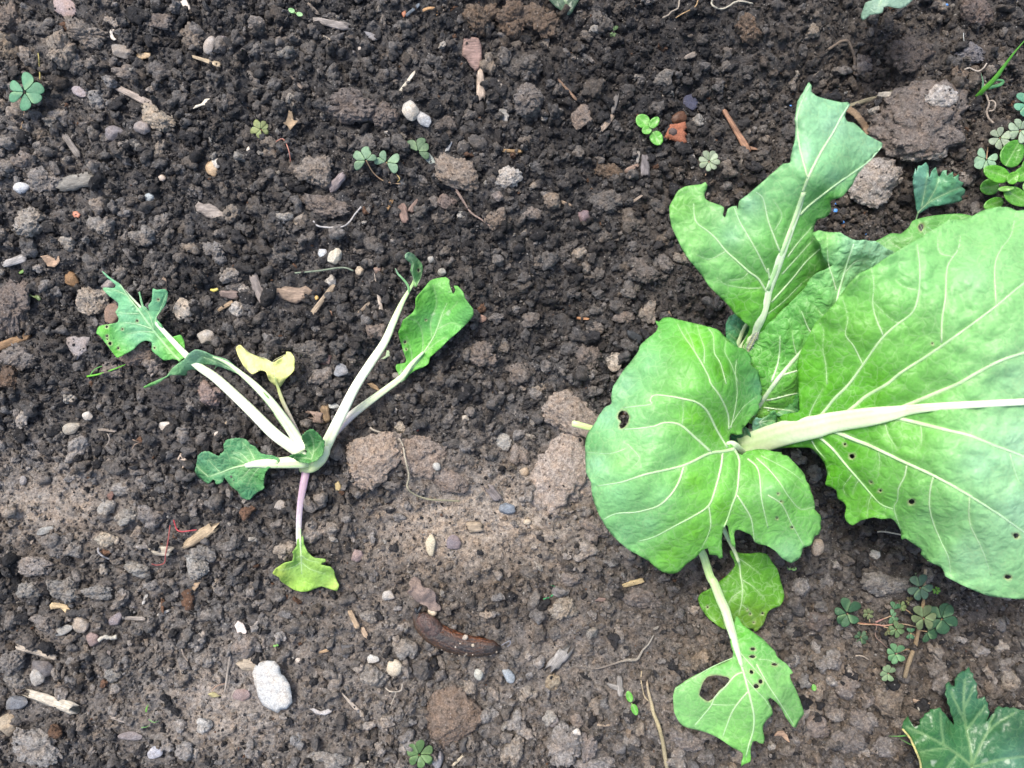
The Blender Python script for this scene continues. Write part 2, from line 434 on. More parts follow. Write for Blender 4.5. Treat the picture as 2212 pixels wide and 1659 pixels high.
def cdt(outline, holes, step, seed=0):
    o = np.asarray(outline); x0, y0 = o.min(0); x1, y1 = o.max(0)
    gx, gy = np.meshgrid(np.arange(x0, x1, step), np.arange(y0, y1, step * .87))
    gx = gx + (np.arange(gx.shape[0]) % 2)[:, None] * step * .5
    r = np.random.default_rng(seed)
    gx = gx.ravel() + r.uniform(-.15, .15, gx.size) * step; gy = gy.ravel() + r.uniform(-.15, .15, gy.size) * step
    k = inside(gx, gy, o); gx, gy = gx[k], gy[k]
    d, _ = segdist(gx, gy, o, True); k = d > step * .55
    for h in holes:
        dh, _ = segdist(gx, gy, h, True); k &= (~inside(gx, gy, h)) & (dh > step * .5)
    gx, gy = gx[k], gy[k]
    P = [Vector((float(a), float(b))) for a, b in o]; E = [(i, (i + 1) % len(o)) for i in range(len(o))]
    for h in holes:
        b0 = len(P); P += [Vector((float(a), float(b))) for a, b in h]; E += [(b0 + i, b0 + (i + 1) % len(h)) for i in range(len(h))]
    P += [Vector((float(a), float(b))) for a, b in zip(gx, gy)]
    v, _, f, *_ = delaunay_2d_cdt(P, E, [], 0, 1e-4)
    v = np.array([(a.x, a.y) for a in v]); f = np.array([t for t in f if len(t) == 3])
    c = v[f].mean(1)
    k = inside(c[:, 0], c[:, 1], o)
    for h in holes: k &= ~inside(c[:, 0], c[:, 1], h)
    return v, f[k]
def tps(ctrl):
    """smooth surface through (px,py,value...) control points"""
    c = np.asarray(ctrl, float); X = c[:, :2] / 500.0; Y = c[:, 2:]; n = len(c)
    def U(r): return np.where(r > 1e-9, r * r * np.log(r + 1e-12), 0)
    K = U(np.linalg.norm(X[:, None] - X[None], axis=2)) + np.eye(n) * 1e-4
    Pm = np.hstack([np.ones((n, 1)), X]); A = np.zeros((n + 3, n + 3)); A[:n, :n] = K; A[:n, n:] = Pm; A[n:, :n] = Pm.T
    s = np.linalg.lstsq(A, np.vstack([Y, np.zeros((3, Y.shape[1]))]), rcond=None)[0]
    def f(x, y):
        q = np.stack([np.asarray(x, float), np.asarray(y, float)], 1) / 500.0
        r = np.linalg.norm(q[:, None] - X[None], axis=2)
        return U(r) @ s[:n] + np.hstack([np.ones((len(q), 1)), q]) @ s[n:]
    return f
def idw(ctrl, x, y, p=2.2):
    c = np.asarray(ctrl, float)
    d = np.hypot(x[:, None] - c[None, :, 0], y[:, None] - c[None, :, 1]) + 8
    w = d ** -p; w /= w.sum(1)[:, None]
    return w @ c[:, 2:]
LEAFK = np.array([.86, .98, .66])
def blob(cx, cy, rx, ry=None, n=9, seed=1):
    ry = ry or rx; r = np.random.default_rng(seed + int(cx))
    return [(cx + rx * math.cos(a) * k, cy + ry * math.sin(a) * k) for a, k in zip(np.linspace(0, 2 * math.pi, n, endpoint=False), r.uniform(.8, 1.15, n))]

def leaf(parent, outline, zc, cols, veins=(), holes=(), mat=None, step=5.0, name='leaf', thick=.0006, puff=.0012, puffs=16.0, ruffle=.0, rufw=30.0,
         serr=0.0, serrn=9.0, veincol=(.50, .68, .36), seed=0, label=None, smooth=True, veinsep=True, grooved=.0007, floor=None):
    mat = mat or M_LEAF
    o = densify(outline, step, smooth)
    if serr:
        n = len(o); t = np.arange(n); nrm = np.roll(o, -1, 0) - np.roll(o, 1, 0)
        nrm = np.stack([nrm[:, 1], -nrm[:, 0]], 1); nrm /= np.linalg.norm(nrm, axis=1)[:, None] + 1e-9
        L = np.cumsum(np.linalg.norm(o - np.roll(o, 1, 0), axis=1))
        saw = (L / serrn) % 1.0
        o = o + nrm * (serr * (saw - .5) + serr * .8 * vn(L / 14.0, L * 0, seed=seed))[:, None]
    hs = [densify(h, max(2.0, step * .5)) for h in holes]
    v, f = cdt(o, hs, step, seed)
    x, y = v[:, 0], v[:, 1]
    zf = tps(zc)
    VL = [(cr(vp, 5), w0, w1) for vp, w0, w1 in veins]
    def surf(x, y):
        z = zf(x, y)[:, 0]
        dmin = np.full(len(x), 99.0)
        for pl, w0, w1 in VL:
            d, t = segdist(x, y, pl); dmin = np.minimum(dmin, np.maximum(0, d - (w0 + (w1 - w0) * t) * .5))
        z = z + grooved * (1 - np.exp(-dmin / 9.0))
        z = z + puff * .8 * (.5 - vor(x / (puffs * 1.7), y / (puffs * 1.7), seed=seed + 5) ** 2) * np.clip(dmin / 14.0, 0, 1)
        z = z + puff * 1.6 * fbm(x / 60.0, y / 60.0, o=2, seed=seed + 7)
        if ruffle:
            de, te = segdist(x, y, o, True)
            z = z + ruffle * np.exp(-de / rufw) * fbm(x / 26.0, y / 26.0, o=2, seed=seed + 13)
        if floor is not None:
            z = np.maximum(z, floor)
        return z
    z = surf(x, y)
    vmask = np.zeros(len(x))
    for pl, w0, w1 in VL:
        d, t = segdist(x, y, pl); w = (w0 + (w1 - w0) * t) * .5
        vmask = np.maximum(vmask, np.clip(1.15 - d / (w + 2.2), 0, 1) * .34)
    V = np.array([W(a, b, c) for a, b, c in zip(x, y, z)])
    # flip faces so normals face up
    a, b, c = V[f[:, 0]], V[f[:, 1]], V[f[:, 2]]
    nz = np.cross(b - a, c - a)[:, 2]
    f = np.where((nz < 0)[:, None], f[:, ::-1], f)
    colv = idw(cols, x, y)
    if mat is M_LEAF:
        colv = colv * LEAFK; g_ = np.clip((colv[:, 2] - .12) * 6, 0, 1)[:, None]; colv = colv * (1 + g_ * np.array([.22, .10, .44]))  # lifts the mint parts: waxy bloom plus sky sheen painted into the colour
    if holes:                       # browned, thinned rims round eaten holes
        dh = np.full(len(x), 99.0)
        for h in hs:
            dd, _ = segdist(x, y, h, True); dh = np.minimum(dh, dd)
        k_ = np.clip(1 - dh / 3.2, 0, 1)[:, None] * .8
        colv = colv * (1 - k_) + np.array([.42, .46, .24]) * k_
    org = worg(parent)
    ob = mesh(name, V - org, f, mat, True, colv, parent)
    at = ob.data.attributes.new("vein", 'FLOAT', 'POINT'); at.data.foreach_set("value", vmask)
    md = ob.modifiers.new("thick", 'SOLIDIFY'); md.thickness = thick; md.offset = -1
    if label: ob["label"] = label
    if VL and veinsep:
        VV, FF, CC = [], [], []
        for pl, w0, w1 in VL:
            zz = surf(pl[:, 0], pl[:, 1]) + .0001
            P3 = np.array([W(a, b, c) for a, b, c in zip(pl[:, 0], pl[:, 1], zz)])
            R = np.linspace(w0, w1, len(pl)) * S * .5 * (.68 if w0 > 4.5 else .52); tl_ = np.linspace(0, 1, len(pl))[:, None]
            q, g = tube_geo(P3, R, .5, 7)
            b0 = len(VV); VV += list(q); lc = idw(cols, pl[:, 0], pl[:, 1]); k_ = np.clip(1.05 - .55 * tl_ - (.25 if w0 < 4 else 0), .25, 1); CC.append(np.repeat(np.array(veincol) * k_ + lc * 1.25 * (1 - k_), 7, 0)); FF += [tuple(i + b0 for i in h) for h in g]
        vo = mesh('vein_network', np.array(VV) - org, FF, M_STALK, True, np.vstack(CC), ob)
    return ob, surf
from mathutils.bvhtree import BVHTree
# ------------------------------------------------------------------ ground sheet
def make_ground():
    inx = np.arange(-.41, .4101, .00125); iny = np.arange(-.32, .3201, .00125)
    out = np.array([.416, .43, .46, .52, .64, .9, 1.5, 3.0, 6.0]); outy = out - .09
    X = np.concatenate([-out[::-1], inx, out]); Y = np.concatenate([-outy[::-1], iny, outy])
    gx, gy = np.meshgrid(X, Y); x, y = gx.ravel(), gy.ravel()
    z = height(x, y)
    c, t, w = zone_vals(x, y)
    t = t * (1 - .35 * (1 - c)) - .02          # loose bed is darker under the crumbs, crusted parts are paler
    t = np.clip(t + .10 * fbm(x * 160, y * 160, o=3, seed=77), .04, 1)
    col = tone_col(t, np.clip(w + .2 * c, 0, 1))
    nx, ny = len(X), len(Y)
    i = np.arange(nx * ny).reshape(ny, nx)
    q = np.stack([i[:-1, :-1], i[:-1, 1:], i[1:, 1:], i[1:, :-1]], -1).reshape(-1, 4)
    me = bpy.data.meshes.new("soil_ground")
    me.vertices.add(len(x)); me.vertices.foreach_set("co", np.stack([x, y, z], 1).ravel())
    me.loops.add(q.size); me.loops.foreach_set("vertex_index", q.ravel().astype(np.int32))
    me.polygons.add(len(q)); me.polygons.foreach_set("loop_start", np.arange(0, q.size, 4, dtype=np.int32))
    me.polygons.foreach_set("use_smooth", [True] * len(q))
    me.update(calc_edges=True)
    a = me.attributes.new("Col", 'FLOAT_COLOR', 'POINT')
    cc = np.ones((len(x), 4)); cc[:, :3] = col; a.data.foreach_set("color", cc.ravel())
    me.materials.append(M_GROUND)
    tag(link(bpy.data.objects.new("soil_ground", me)), "dark brown garden soil, crusted in patches, filling the bed", kind="structure")
make_ground()

# ------------------------------------------------------------------ lump shapes
_ico = {}
def ico(sub):
    if sub not in _ico:
        bm = bmesh.new(); bmesh.ops.create_icosphere(bm, subdivisions=sub, radius=1.0)
        v = np.array([a.co[:] for a in bm.verts]); f = np.array([[a.index for a in p.verts] for p in bm.faces]); bm.free()
        _ico[sub] = (v, f)
    return _ico[sub]
def lump(sub, seed, rough=.26, nod=.20, fine=.05, elong=(1, 1, .75), facet=0.0, cluster=0):
    v, f = ico(sub); v = v.copy()
    o = np.random.default_rng(seed).uniform(0, 50, 3)
    p = v + o
    if cluster:                     # star-shaped union of offset balls: an aggregate of crumbs
        rr = np.random.default_rng(seed + 5); best = np.full(len(v), .45)
        for _ in range(cluster):
            c = rr.normal(size=3) * np.array([1, 1, .6]); c = c / np.linalg.norm(c) * rr.uniform(.25, .72); ro = rr.uniform(.28, .55)
            ro = max(ro, np.linalg.norm(c) * .72); b_ = v @ c; disc = b_ ** 2 - c @ c + ro ** 2
            best = np.maximum(best, np.where(disc > 0, b_ + np.sqrt(np.maximum(disc, 0)), 0))
        v = v * best[:, None]
    p = v * 1.4 + o if cluster else p
    r = 1 + rough * fbm(p[:, 0] * 1.1, p[:, 1] * 1.1, p[:, 2] * 1.1, o=2, seed=seed) * 1.5
    if nod: r += nod * (.62 - vor(p[:, 0] * 2.2, p[:, 1] * 2.2, p[:, 2] * 2.2, seed=seed + 3)) + nod * .45 * (.6 - vor(p[:, 0] * 4.6, p[:, 1] * 4.6, p[:, 2] * 4.6, seed=seed + 8))
    if fine: r += fine * fbm(p[:, 0] * 6, p[:, 1] * 6, p[:, 2] * 6, o=3, seed=seed + 5) * 1.6
    v = v * r[:, None]
    if facet:                       # broken faces: clip with random planes
        rr = np.random.default_rng(seed + 99)
        for _ in range(13):
            n = rr.normal(size=3); n /= np.linalg.norm(n); d = rr.uniform(.62, .92)
            k = v @ n - d; m = k > 0
            v[m] -= (k[m] * facet)[:, None] * n
    v *= np.array(elong)
    return v / np.abs(v[:, :2]).max(), f
def lump_mesh(name, mat, sub, seed, **kw):
    v, f = lump(sub, seed, **kw)
    me = bpy.data.meshes.new(name); me.from_pydata(v.tolist(), [], f.tolist())
    me.polygons.foreach_set("use_smooth", [True] * len(me.polygons)); me.materials.append(mat); return me

EXCL = []      # (px, py, radius): places taken by hand-set things, kept free of loose lumps

def points(n, rmin, rmax, powr, seed, dens):
    r = np.random.default_rng(seed)
    x = r.uniform(-.385, .385, n); y = r.uniform(-.295, .295, n)
    u = r.uniform(0, 1, n)
    R = (rmin ** (-powr) + u * (rmax ** (-powr) - rmin ** (-powr))) ** (-1 / powr)
    c, t, w = zone_vals(x, y)
    k = r.uniform(0, 1, n) < dens(c, toP(x, y), R)
    for ex, ey, er in EXCL:
        px, py = toP(x, y)
        k &= ~((np.hypot(px - ex, py - ey) < er) & (R / S > 3.4))
    return x[k], y[k], R[k], c[k], t[k], w[k], r
def make_crumbs():
    protos = bpy.data.collections.new("crumb_shapes")
    ks = []
    for i in range(14):
        me = lump_mesh("crumb_shape", M_CRUMB, 3, 300 + i, rough=.42, nod=.30, fine=.30, elong=(1, random.uniform(.62, .9), .75), facet=.6, cluster=(3, 6, 9)[i % 3])
        if i % 2: me.polygons.foreach_set("use_smooth", [False] * len(me.polygons))
        o = bpy.data.objects.new("crumb_shape", me); protos.objects.link(o); ks.append(o)
    def emit(name, label, n, rmin, rmax, powr, seed, dens, lift):
        x, y, R, c, t, w, r = points(n, rmin, rmax, powr, seed, dens)
        m = len(x)
        z = height(x, y) + R * lift + np.abs(r.normal(0, .0007, m)) * (1 - c)
        # some crumbs rest on the bigger clods: drop them straight down on to the real surface
        px_, py_ = toP(x, y); pick = r.uniform(0, 1, m) < .55
        onrock = []
        for o_, V_, F_, cx, cy, big in ROCKS:
            near = np.where((np.hypot(px_ - cx, py_ - cy) < big * 1.2) & (R < .0023) & pick)[0]
            if len(near) == 0: continue
            tree = BVHTree.FromPolygons(V_.tolist(), F_.tolist())
            for i in near:
                hit = tree.ray_cast(Vector((x[i], y[i], .3)) - o_.location, Vector((0, 0, -1)))
                if hit[0] is not None and hit[0].z + o_.location.z > z[i]: z[i] = hit[0].z + o_.location.z + R[i] * .25; onrock.append((i, o_))
        tt = np.clip(t * (1 - .25 * (1 - c)) + r.normal(0, .17, m) - .04 + np.clip((R - .0018) * 26, 0, .08), .02, 1)
        wv = np.clip(w + r.normal(0, .25, m), 0, 1)
        col = tone_col(tt, wv)
        # a sprinkling of pale grit, charcoal and rusty grains
        q = r.uniform(0, 1, m)
        k = q < .013; col[k] = r.uniform(.2, .4, (k.sum(), 1)) * np.array([1, .95, .86])
        k = (q > .03) & (q < .13); col[k] = r.uniform(.02, .04, (k.sum(), 1)) * np.array([1, 1, 1.08])
        k = (q > .13) & (q < .137); col[k] = np.array([.17, .10, .065]) * r.uniform(.5, 1.2, (k.sum(), 1))
        for i, o_ in onrock:
            if q[i] > .08: col[i] = np.array(o_.color[:3]) * r.uniform(.6, 1.15)
        me = bpy.data.meshes.new(name)
        me.vertices.add(m); me.vertices.foreach_set("co", np.stack([x, y, z], 1).ravel())
        a = me.attributes.new("rot", 'FLOAT_VECTOR', 'POINT'); a.data.foreach_set("vector", r.uniform(0, 6.28, (m, 3)).ravel())
        sc = R[:, None] * r.uniform(.85, 1.4, (m, 3)); a = me.attributes.new("scl", 'FLOAT_VECTOR', 'POINT'); a.data.foreach_set("vector", sc.ravel())
        cc = np.ones((m, 4)); cc[:, :3] = col; a = me.attributes.new("Col", 'FLOAT_COLOR', 'POINT'); a.data.foreach_set("color", cc.ravel())
        ob = link(bpy.data.objects.new(name, me)); tag(ob, label, kind="stuff")
        ng = bpy.data.node_groups.new(name, 'GeometryNodeTree')
        ng.interface.new_socket("Geometry", in_out='INPUT', socket_type='NodeSocketGeometry')
        ng.interface.new_socket("Geometry", in_out='OUTPUT', socket_type='NodeSocketGeometry')
        gi, go = ng.nodes.new("NodeGroupInput"), ng.nodes.new("NodeGroupOutput")
        ip = ng.nodes.new("GeometryNodeInstanceOnPoints"); ci = ng.nodes.new("GeometryNodeCollectionInfo")
        ci.inputs["Collection"].default_value = protos; ci.inputs["Separate Children"].default_value = True; ci.inputs["Reset Children"].default_value = True
        def na(nm):
            q = ng.nodes.new("GeometryNodeInputNamedAttribute"); q.data_type = 'FLOAT_VECTOR'; q.inputs["Name"].default_value = nm; return q.outputs[0]
        L = ng.links
        L.new(gi.outputs[0], ip.inputs["Points"]); L.new(ci.outputs[0], ip.inputs["Instance"]); ip.inputs["Pick Instance"].default_value = True
        e2r = ng.nodes.new("FunctionNodeEulerToRotation"); L.new(na("rot"), e2r.inputs[0]); L.new(e2r.outputs[0], ip.inputs["Rotation"])
        L.new(na("scl"), ip.inputs["Scale"]); L.new(ip.outputs[0], go.inputs[0])
        ob.modifiers.new("scatter", 'NODES').node_group = ng
        return m
    a = emit("soil_crumbs", "small dark crumbs and grains of loose garden soil covering the bed", 88000, .0007, .0062, 1.2, 1,
             lambda c, P, R: np.where(R > .0019, .85 * (1 - .95 * c), 1 - .55 * c) * np.where((P[0] < 1500) | (R < .002), 1, .8), .25)
    b = emit("soil_grit", "fine grit and dust sized grains scattered over the soil", 60000, .00035, .0009, 1.2, 2, lambda c, P, R: .5 + .5 * c, .3)
    print("crumbs", a, b)

CLODMESH = []
def make_clods():
    for i in range(22):
        big = i < 12
        CLODMESH.append(lump_mesh("soil_clod", M_ROCK, 4, 700 + i * 7, rough=.26, nod=.28, fine=.2, cluster=random.choice([5, 7, 9, 12]), elong=(1, random.uniform(.72, .95), random.uniform(.6, .8)), facet=.35))
    r = np.random.default_rng(4)
    clods = []
    # size preference per region: (cx, cy, rx, ry, extra density, extra radius in picture units)
    DZ = [(120, 250, 320, 330, 1.0, 8), (330, 560, 300, 150, .8, 5), (150, 1330, 300, 130, .7, 5), (300, 1200, 200, 60, .4, 2), (1000, 560, 500, 300, .5, 1),
          (1300, 560, 250, 180, .8, 3), (1500, 1570, 350, 110, .9, 7), (1900, 1560, 220, 140, 1, 9), (1750, 1480, 160, 100, .8, 5), (1800, 120, 300, 100, .5, 8),
          (700, 250, 350, 180, .5, 3), (1150, 1540, 250, 110, .6, 4), (1160, 870, 120, 120, .5, 4), (2150, 1450, 120, 160, .8, 4), (1280, 330, 200, 150, .3, 2),
          (450, 640, 200, 120, .5, 2), (1230, 1250, 180, 120, .5, 3), (800, 1350, 200, 100, .3, 0)]
    tries = 0
    while len(clods) < 292 and tries < 60000:
        tries += 1
        px, py = r.uniform(-40, 2250), r.uniform(-40, 1700)
        d = sum(a * math.exp(-(((px - cx) / rx) ** 2 + ((py - cy) / ry) ** 2)) for cx, cy, rx, ry, a, _ in DZ)
        if r.uniform() > .12 + d: continue
        e = sum(s * math.exp(-(((px - cx) / rx) ** 2 + ((py - cy) / ry) ** 2)) for cx, cy, rx, ry, _, s in DZ)
        R = 15 + r.gamma(1.6, 4.0) + e * .8 * r.uniform(.3, 1.1)
        x, y = (px - 1106) * S, -(py - 829.5) * S
        c, t, w = zone_vals(np.array([x]), np.array([y]))
        if r.uniform() < c[0] * .9: continue
        if any(math.hypot(px - a, py - b) < (R + q) * .82 for a, b, q in clods): continue
        if any(math.hypot(px - a, py - b) < q + R * .7 for a, b, q in EXCL): continue
        clods.append((px, py, R))
        o = bpy.data.objects.new("soil_clod", CLODMESH[r.integers(len(CLODMESH))]); link(o)
        rr = R * S
        o.scale = (rr * r.uniform(.85, 1.1), rr * r.uniform(.8, 1.1), rr * r.uniform(.8, 1.15))
        o.rotation_euler = (r.uniform(-.4, .4), r.uniform(-.4, .4), r.uniform(0, 6.28))
        o.location = (x, y, hmax(px, py, R * .6) + rr * .12)
        tt = np.clip(t + r.normal(.09, .13), .05, 1); cl = tone_col(tt, np.clip(w + r.normal(0, .25), 0, 1))[0]
        if r.uniform() < .08: cl = np.array([.30, .27, .235]) * r.uniform(.8, 1.2)
        o.color = (*(cl * np.array([1.0, .99, .97])), 1)
        tag(o, "loose rough clod of dry brownish soil lying among others on the bed", "clod", "loose clods of soil on the bed")
    print("clods", len(clods), tries)
# ------------------------------------------------------------------ the uprooted-looking seedling on the left
WHITE, PGREEN, GREEN, BRIGHT = (.66, .74, .52), (.55, .72, .38), (.13, .36, .12), (.17, .42, .07)
def stalk(parent, pts, widths, cols, name='stalk', **kw):
    return tube(name, pts, widths, cols, M_STALK, parent, flat=kw.pop('flat', .62), n=20, **kw)
def z0(px, py, d=.004): return h1(px, py) + d
def on(pts, d=.004): return [(a, b, z0(a, b, d)) for a, b in pts]
def ctrl(pts, d=.004): return [(a, b, z0(a, b, (d if len(r) == 0 else r[0]))) for a, b, *r in pts]

STALKX = []
def left_plant():
    p = empty("cabbage_seedling", W(668, 985, h1(668, 985)))
    tag(p, "small slug-eaten cabbage seedling splayed flat on the soil with long white leaf stalks", "seedling")
    kw = dict(mat=M_LEAFS, step=3.2, puff=.0007, puffs=12, thick=.0005)
    gA, gB, gC = (.17, .46, .24), (.14, .48, .05), (.22, .53, .30)
    # upper left, jagged
    ol = T(0, 1, [(880,685),(905,700),(950,740),(1030,790),(1048,805),(1085,865),(1125,915),(1190,1000),(1215,1000),(1224,975),(1196,866),(1206,862),(1238,985),(1262,1000),(1290,1030),(1280,980),(1310,940),(1320,835),(1350,845),(1425,840),(1450,870),(1435,960),(1390,1030),(1355,1080),(1360,1110),(1395,1150),(1415,1215),(1440,1255),(1500,1250),(1560,1235),(1590,1290),(1595,1350),(1588,1400),(1600,1430),(1545,1452),(1490,1445),(1420,1455),(1370,1420),(1312,1370),(1310,1300),(1260,1285),(1215,1300),(1150,1360),(1070,1405),(1010,1430),(960,1370),(900,1290),(860,1240),(832,1220),(850,1165),(900,1148),(990,1135),(1015,1125),(1025,1095),(1000,1035),(1020,1000),(1020,960),(985,930),(940,895),(905,860),(888,840),(895,825),(960,832),(995,825),(1000,805),(960,770),(920,735)])
    vs = [(T(0,1,[(1040,800),(1120,920),(1200,1020),(1330,1200),(1480,1380),(1560,1460)]), 3, 14),
          (T(0,1,[(1330,1190),(1200,1145),(1090,1130),(1040,1140)]), 3.5, 1.2), (T(0,1,[(1340,1215),(1230,1205),(1090,1225)]), 3, 1),
          (T(0,1,[(1200,1050),(1110,1050),(1010,1040)]), 2.6, 1.5), (T(0,1,[(1330,1190),(1290,1060),(1225,980),(1200,865)]), 2.5, 1.8),
          (T(0,1,[(1360,1180),(1345,1100),(1385,1020),(1440,880)]), 3, 1.5), (T(0,1,[(1110,900),(1000,850),(905,845)]), 2, 1)]
    L, _ = leaf(p, ol, [(225,592,.022+z0(225,592,0)),(215,640,.018),(212,715,.016),(250,770,.012),(330,700,.015),(358,625,.02),(400,765,.013),(300,720,.013),(395,730,.012)], [(x, y, *c) for (x, y), c in
        [((240,650),gA),((225,710),gB),((250,765),gB),((300,720),gC),((340,650),gA),((380,745),gB),((270,680),gC),((230,600),gC)]], vs,
        [blob(*T1(0,1,u,v), r/4.0) for u,v,r in [(1185,1115,11),(922,1165,11),(925,1245,11),(950,1308,15),(928,1272,7),(1335,1347,8),(1368,930,10),(1022,1350,9),(1058,1185,8)]], ruffle=.002, seed=3, **kw)
    stalk(L, [(680,1004,.013),(662,990,.016),(632,967,.018),(590,935,.018),(540,885,.016),(470,820,.0145),(430,792,.014),(400,765,.0142),(365,728,.0145),(335,695,.0152),(300,660,.0165),(268,625,.0185)], [9,18,24,25,23,20,17,14,11,8,5,2.5],
          [WHITE,(.74,.80,.64),(.74,.80,.62),(.72,.79,.60),(.68,.77,.54),(.7,.8,.6),(.5,.66,.4)], groove=.12)
    # twisted leaf behind it
    ol = [(652,960),(630,925),(598,880),(562,840),(530,812),(490,778),(458,768),(441,760),(421,756),(404,768),(399,776),(372,795),(360,812),(338,822),(310,836),(312,839),(340,829),(368,811),(400,811),(412,806),(428,799),(435,790),(452,788),(466,790),(462,800),(470,792),(485,796),(520,812),(548,840),(585,885),(615,930),(640,962)]
    L, _ = leaf(p, ol, [(310,836,.010),(370,810,.012),(421,757,.022),(440,790,.012),(490,778,.024),(480,795,.014),(562,840,.024),(548,840,.018),(652,960,.012),(630,950,.012),(600,890,.018)],
        [(310,836,.18,.48,.12),(380,800,.20,.44,.19),(421,770,.26,.48,.32),(440,788,.10,.28,.10),(490,785,.25,.45,.26),(560,845,.30,.50,.18),(640,950,.5,.62,.36)],
        [([(640,950),(600,895),(560,848),(520,812),(480,787),(440,772)], 4, 1.5)], ruffle=.003, seed=8, **kw)
    stalk(L, [(654,975,.018),(642,950,.017),(618,912,.0195),(585,868,.023),(550,832,.0235),(520,806,.024),(490,784,.024),(460,771,.023)], [27,24,20,17,14,10,7,3], [WHITE,(.72,.80,.55),(.7,.79,.56),(.6,.74,.45),(.4,.6,.3)], groove=.1)
    # yellow leaf
    ol = [(509,752),(519,746),(530,757),(553,768),(575,775),(590,783),(600,778),(618,765),(618,760),(628,761),(635,772),(636,797),(620,815),(607,835),(600,840),(592,832),(582,822),(575,803),(562,800),(545,808),(533,798),(520,778)]
    L, _ = leaf(p, ol, ctrl([(509,752,.012),(545,790,.013),(590,800,.010),(636,780,.016),(600,838,.008),(560,785,.010)]), [(515,755,.84,.80,.36),(560,790,.80,.78,.36),(600,800,.82,.84,.34),(630,780,.78,.80,.32),(600,838,.46,.52,.2)],
        [(T(1,1,[(170,1640),(155,1540),(145,1470),(180,1440),(260,1400)]), 3, 1), (T(1,1,[(145,1475),(60,1430),(0,1440),(-100,1350)]), 2.2, .8)], mat=M_YELLOW, step=3, puff=.0007, thick=.0004, ruffle=.006, rufw=6, seed=5, veincol=(.5,.5,.36))
    L["label"] = "withered yellow leaf"
    stalk(L, [(652,958,.016)] + [(a, b, max(z0(a, b, .0065), .015)) for a, b in [(640,930),(626,900),(610,865)]] + [(600,835,z0(600,835,.0085)),(594,815,z0(594,815,.0105))], [12,11,10,8.5,6,4], [(.42,.36,.34),(.46,.38,.34),(.5,.46,.34),(.5,.54,.24),(.46,.54,.2)])
    # tall stalk with a curled dark tip
    ol = T(1,1,[(1320,520),(1292,540),(1300,580),(1345,625),(1338,690),(1355,740),(1366,800),(1385,822),(1402,790),(1428,740),(1440,680),(1432,620),(1402,580),(1365,540),(1345,525)])
    L, _ = leaf(p, ol, [(880,545,.036),(885,575,.040),(893,610,.030),(905,580,.026),(912,600,.024),(898,622,.028)], [(880,550,.30,.50,.32),(892,600,.10,.28,.10),(905,575,.08,.26,.08),(897,620,.16,.40,.08)],
        [(T(1,1,[(1385,815),(1350,700),(1360,620),(1320,560)]), 2.4, 1), (T(1,1,[(1395,800),(1430,700),(1400,600)]), 2, 1)], [blob(*T1(1,1,1405,675), 3, 4.5)], seed=9, ruffle=.004, rufw=5, **kw)
    stalk(L, [(680,1010,.013),(693,985,.018),(720,930,.022),(745,880,.024),(768,835,.025),(800,785,.0255),(830,740,.026),(850,695,.0265),(868,655,.027),(882,630,.027),(893,610,.028),(897,590,.028)], [18,26,23,21,19,18,16,14,10,7,5,3],
          [(.6,.72,.38),WHITE,(.80,.84,.68),(.78,.84,.62),(.72,.80,.54),(.58,.72,.40),(.42,.62,.28),(.2,.42,.12)], groove=.1)
    tube("tendril", [(884,632,.0275),(880,615,.029),(868,600,.031),(860,592,.032),(854,580,.034)], [3,5,4,4,1.5], [(.2,.45,.16),(.22,.46,.2),(.3,.5,.3)], M_STALK, L, flat=.4)
    # right green leaf
    ol = T(1,1,[(1210,1530),(1215,1490),(1290,1475),(1297,1440),(1270,1370),(1250,1290),(1235,1220),(1250,1160),(1270,1110),(1330,1065),(1380,1000),(1385,920),(1430,860),(1500,770),(1560,745),(1640,735),(1668,760),(1670,800),(1700,880),(1722,850),(1708,812),(1740,810),(1785,860),(1810,930),(1870,1010),(1875,1070),(1830,1130),(1740,1210),(1650,1290),(1560,1380),(1502,1430),(1490,1480),(1440,1515),(1380,1540),(1330,1575),(1290,1620),(1255,1640),(1240,1590)])
    vs = [(T(1,1,[(1250,1640),(1330,1540),(1440,1400),(1540,1240),(1610,1050),(1650,960)]), 8, 1.4), (T(1,1,[(1350,1500),(1340,1370),(1300,1250)]), 1.6, .7), (T(1,1,[(1440,1400),(1440,1250),(1400,1130),(1300,1080)]), 1.8, .7),
          (T(1,1,[(1520,1270),(1510,1120),(1560,960),(1530,800)]), 1.6, .7), (T(1,1,[(1450,1390),(1560,1300),(1640,1250)]), 1.8, .7), (T(1,1,[(1560,1190),(1680,1130),(1760,1150)]), 1.8, .6), (T(1,1,[(1600,1080),(1700,1000),(1740,950)]), 1.5, .6)]
    L, _ = leaf(p, ol, [(856,797,.012),(862,715,.022),(898,650,.026),(960,600,.020),(985,630,.026),(1020,680,.022),(975,735,.014),(925,775,.010),(868,825,.011),(900,730,.012),(950,660,.014)],
        [(860,797,.16,.50,.07),(870,720,.13,.48,.05),(900,650,.15,.48,.06),(960,610,.20,.52,.12),(1010,680,.15,.46,.12),(925,760,.16,.50,.07),(930,690,.17,.50,.15),(970,650,.16,.50,.09)],
        vs, [blob(*T1(1,1,1288,1297), 3.2), blob(*T1(1,1,1470,1107), 1.8), blob(*T1(1,1,1268,1553), 2), blob(*T1(1,1,1298,1360), 1.8)], ruffle=.004, rufw=12, seed=12, **kw)
    stalk(L, [(700,975,.012),(715,945,.013),(743,912,.0125),(778,882,.0115),(828,845,.0105),(867,815,.0108),(890,785,.0115),(915,760,.0125)], [12,17,19,17,14,13,9,5], [(.42,.33,.36),(.48,.38,.42),(.56,.50,.50),(.62,.68,.46),(.62,.76,.44),(.62,.78,.46),(.55,.75,.45)], groove=.1)
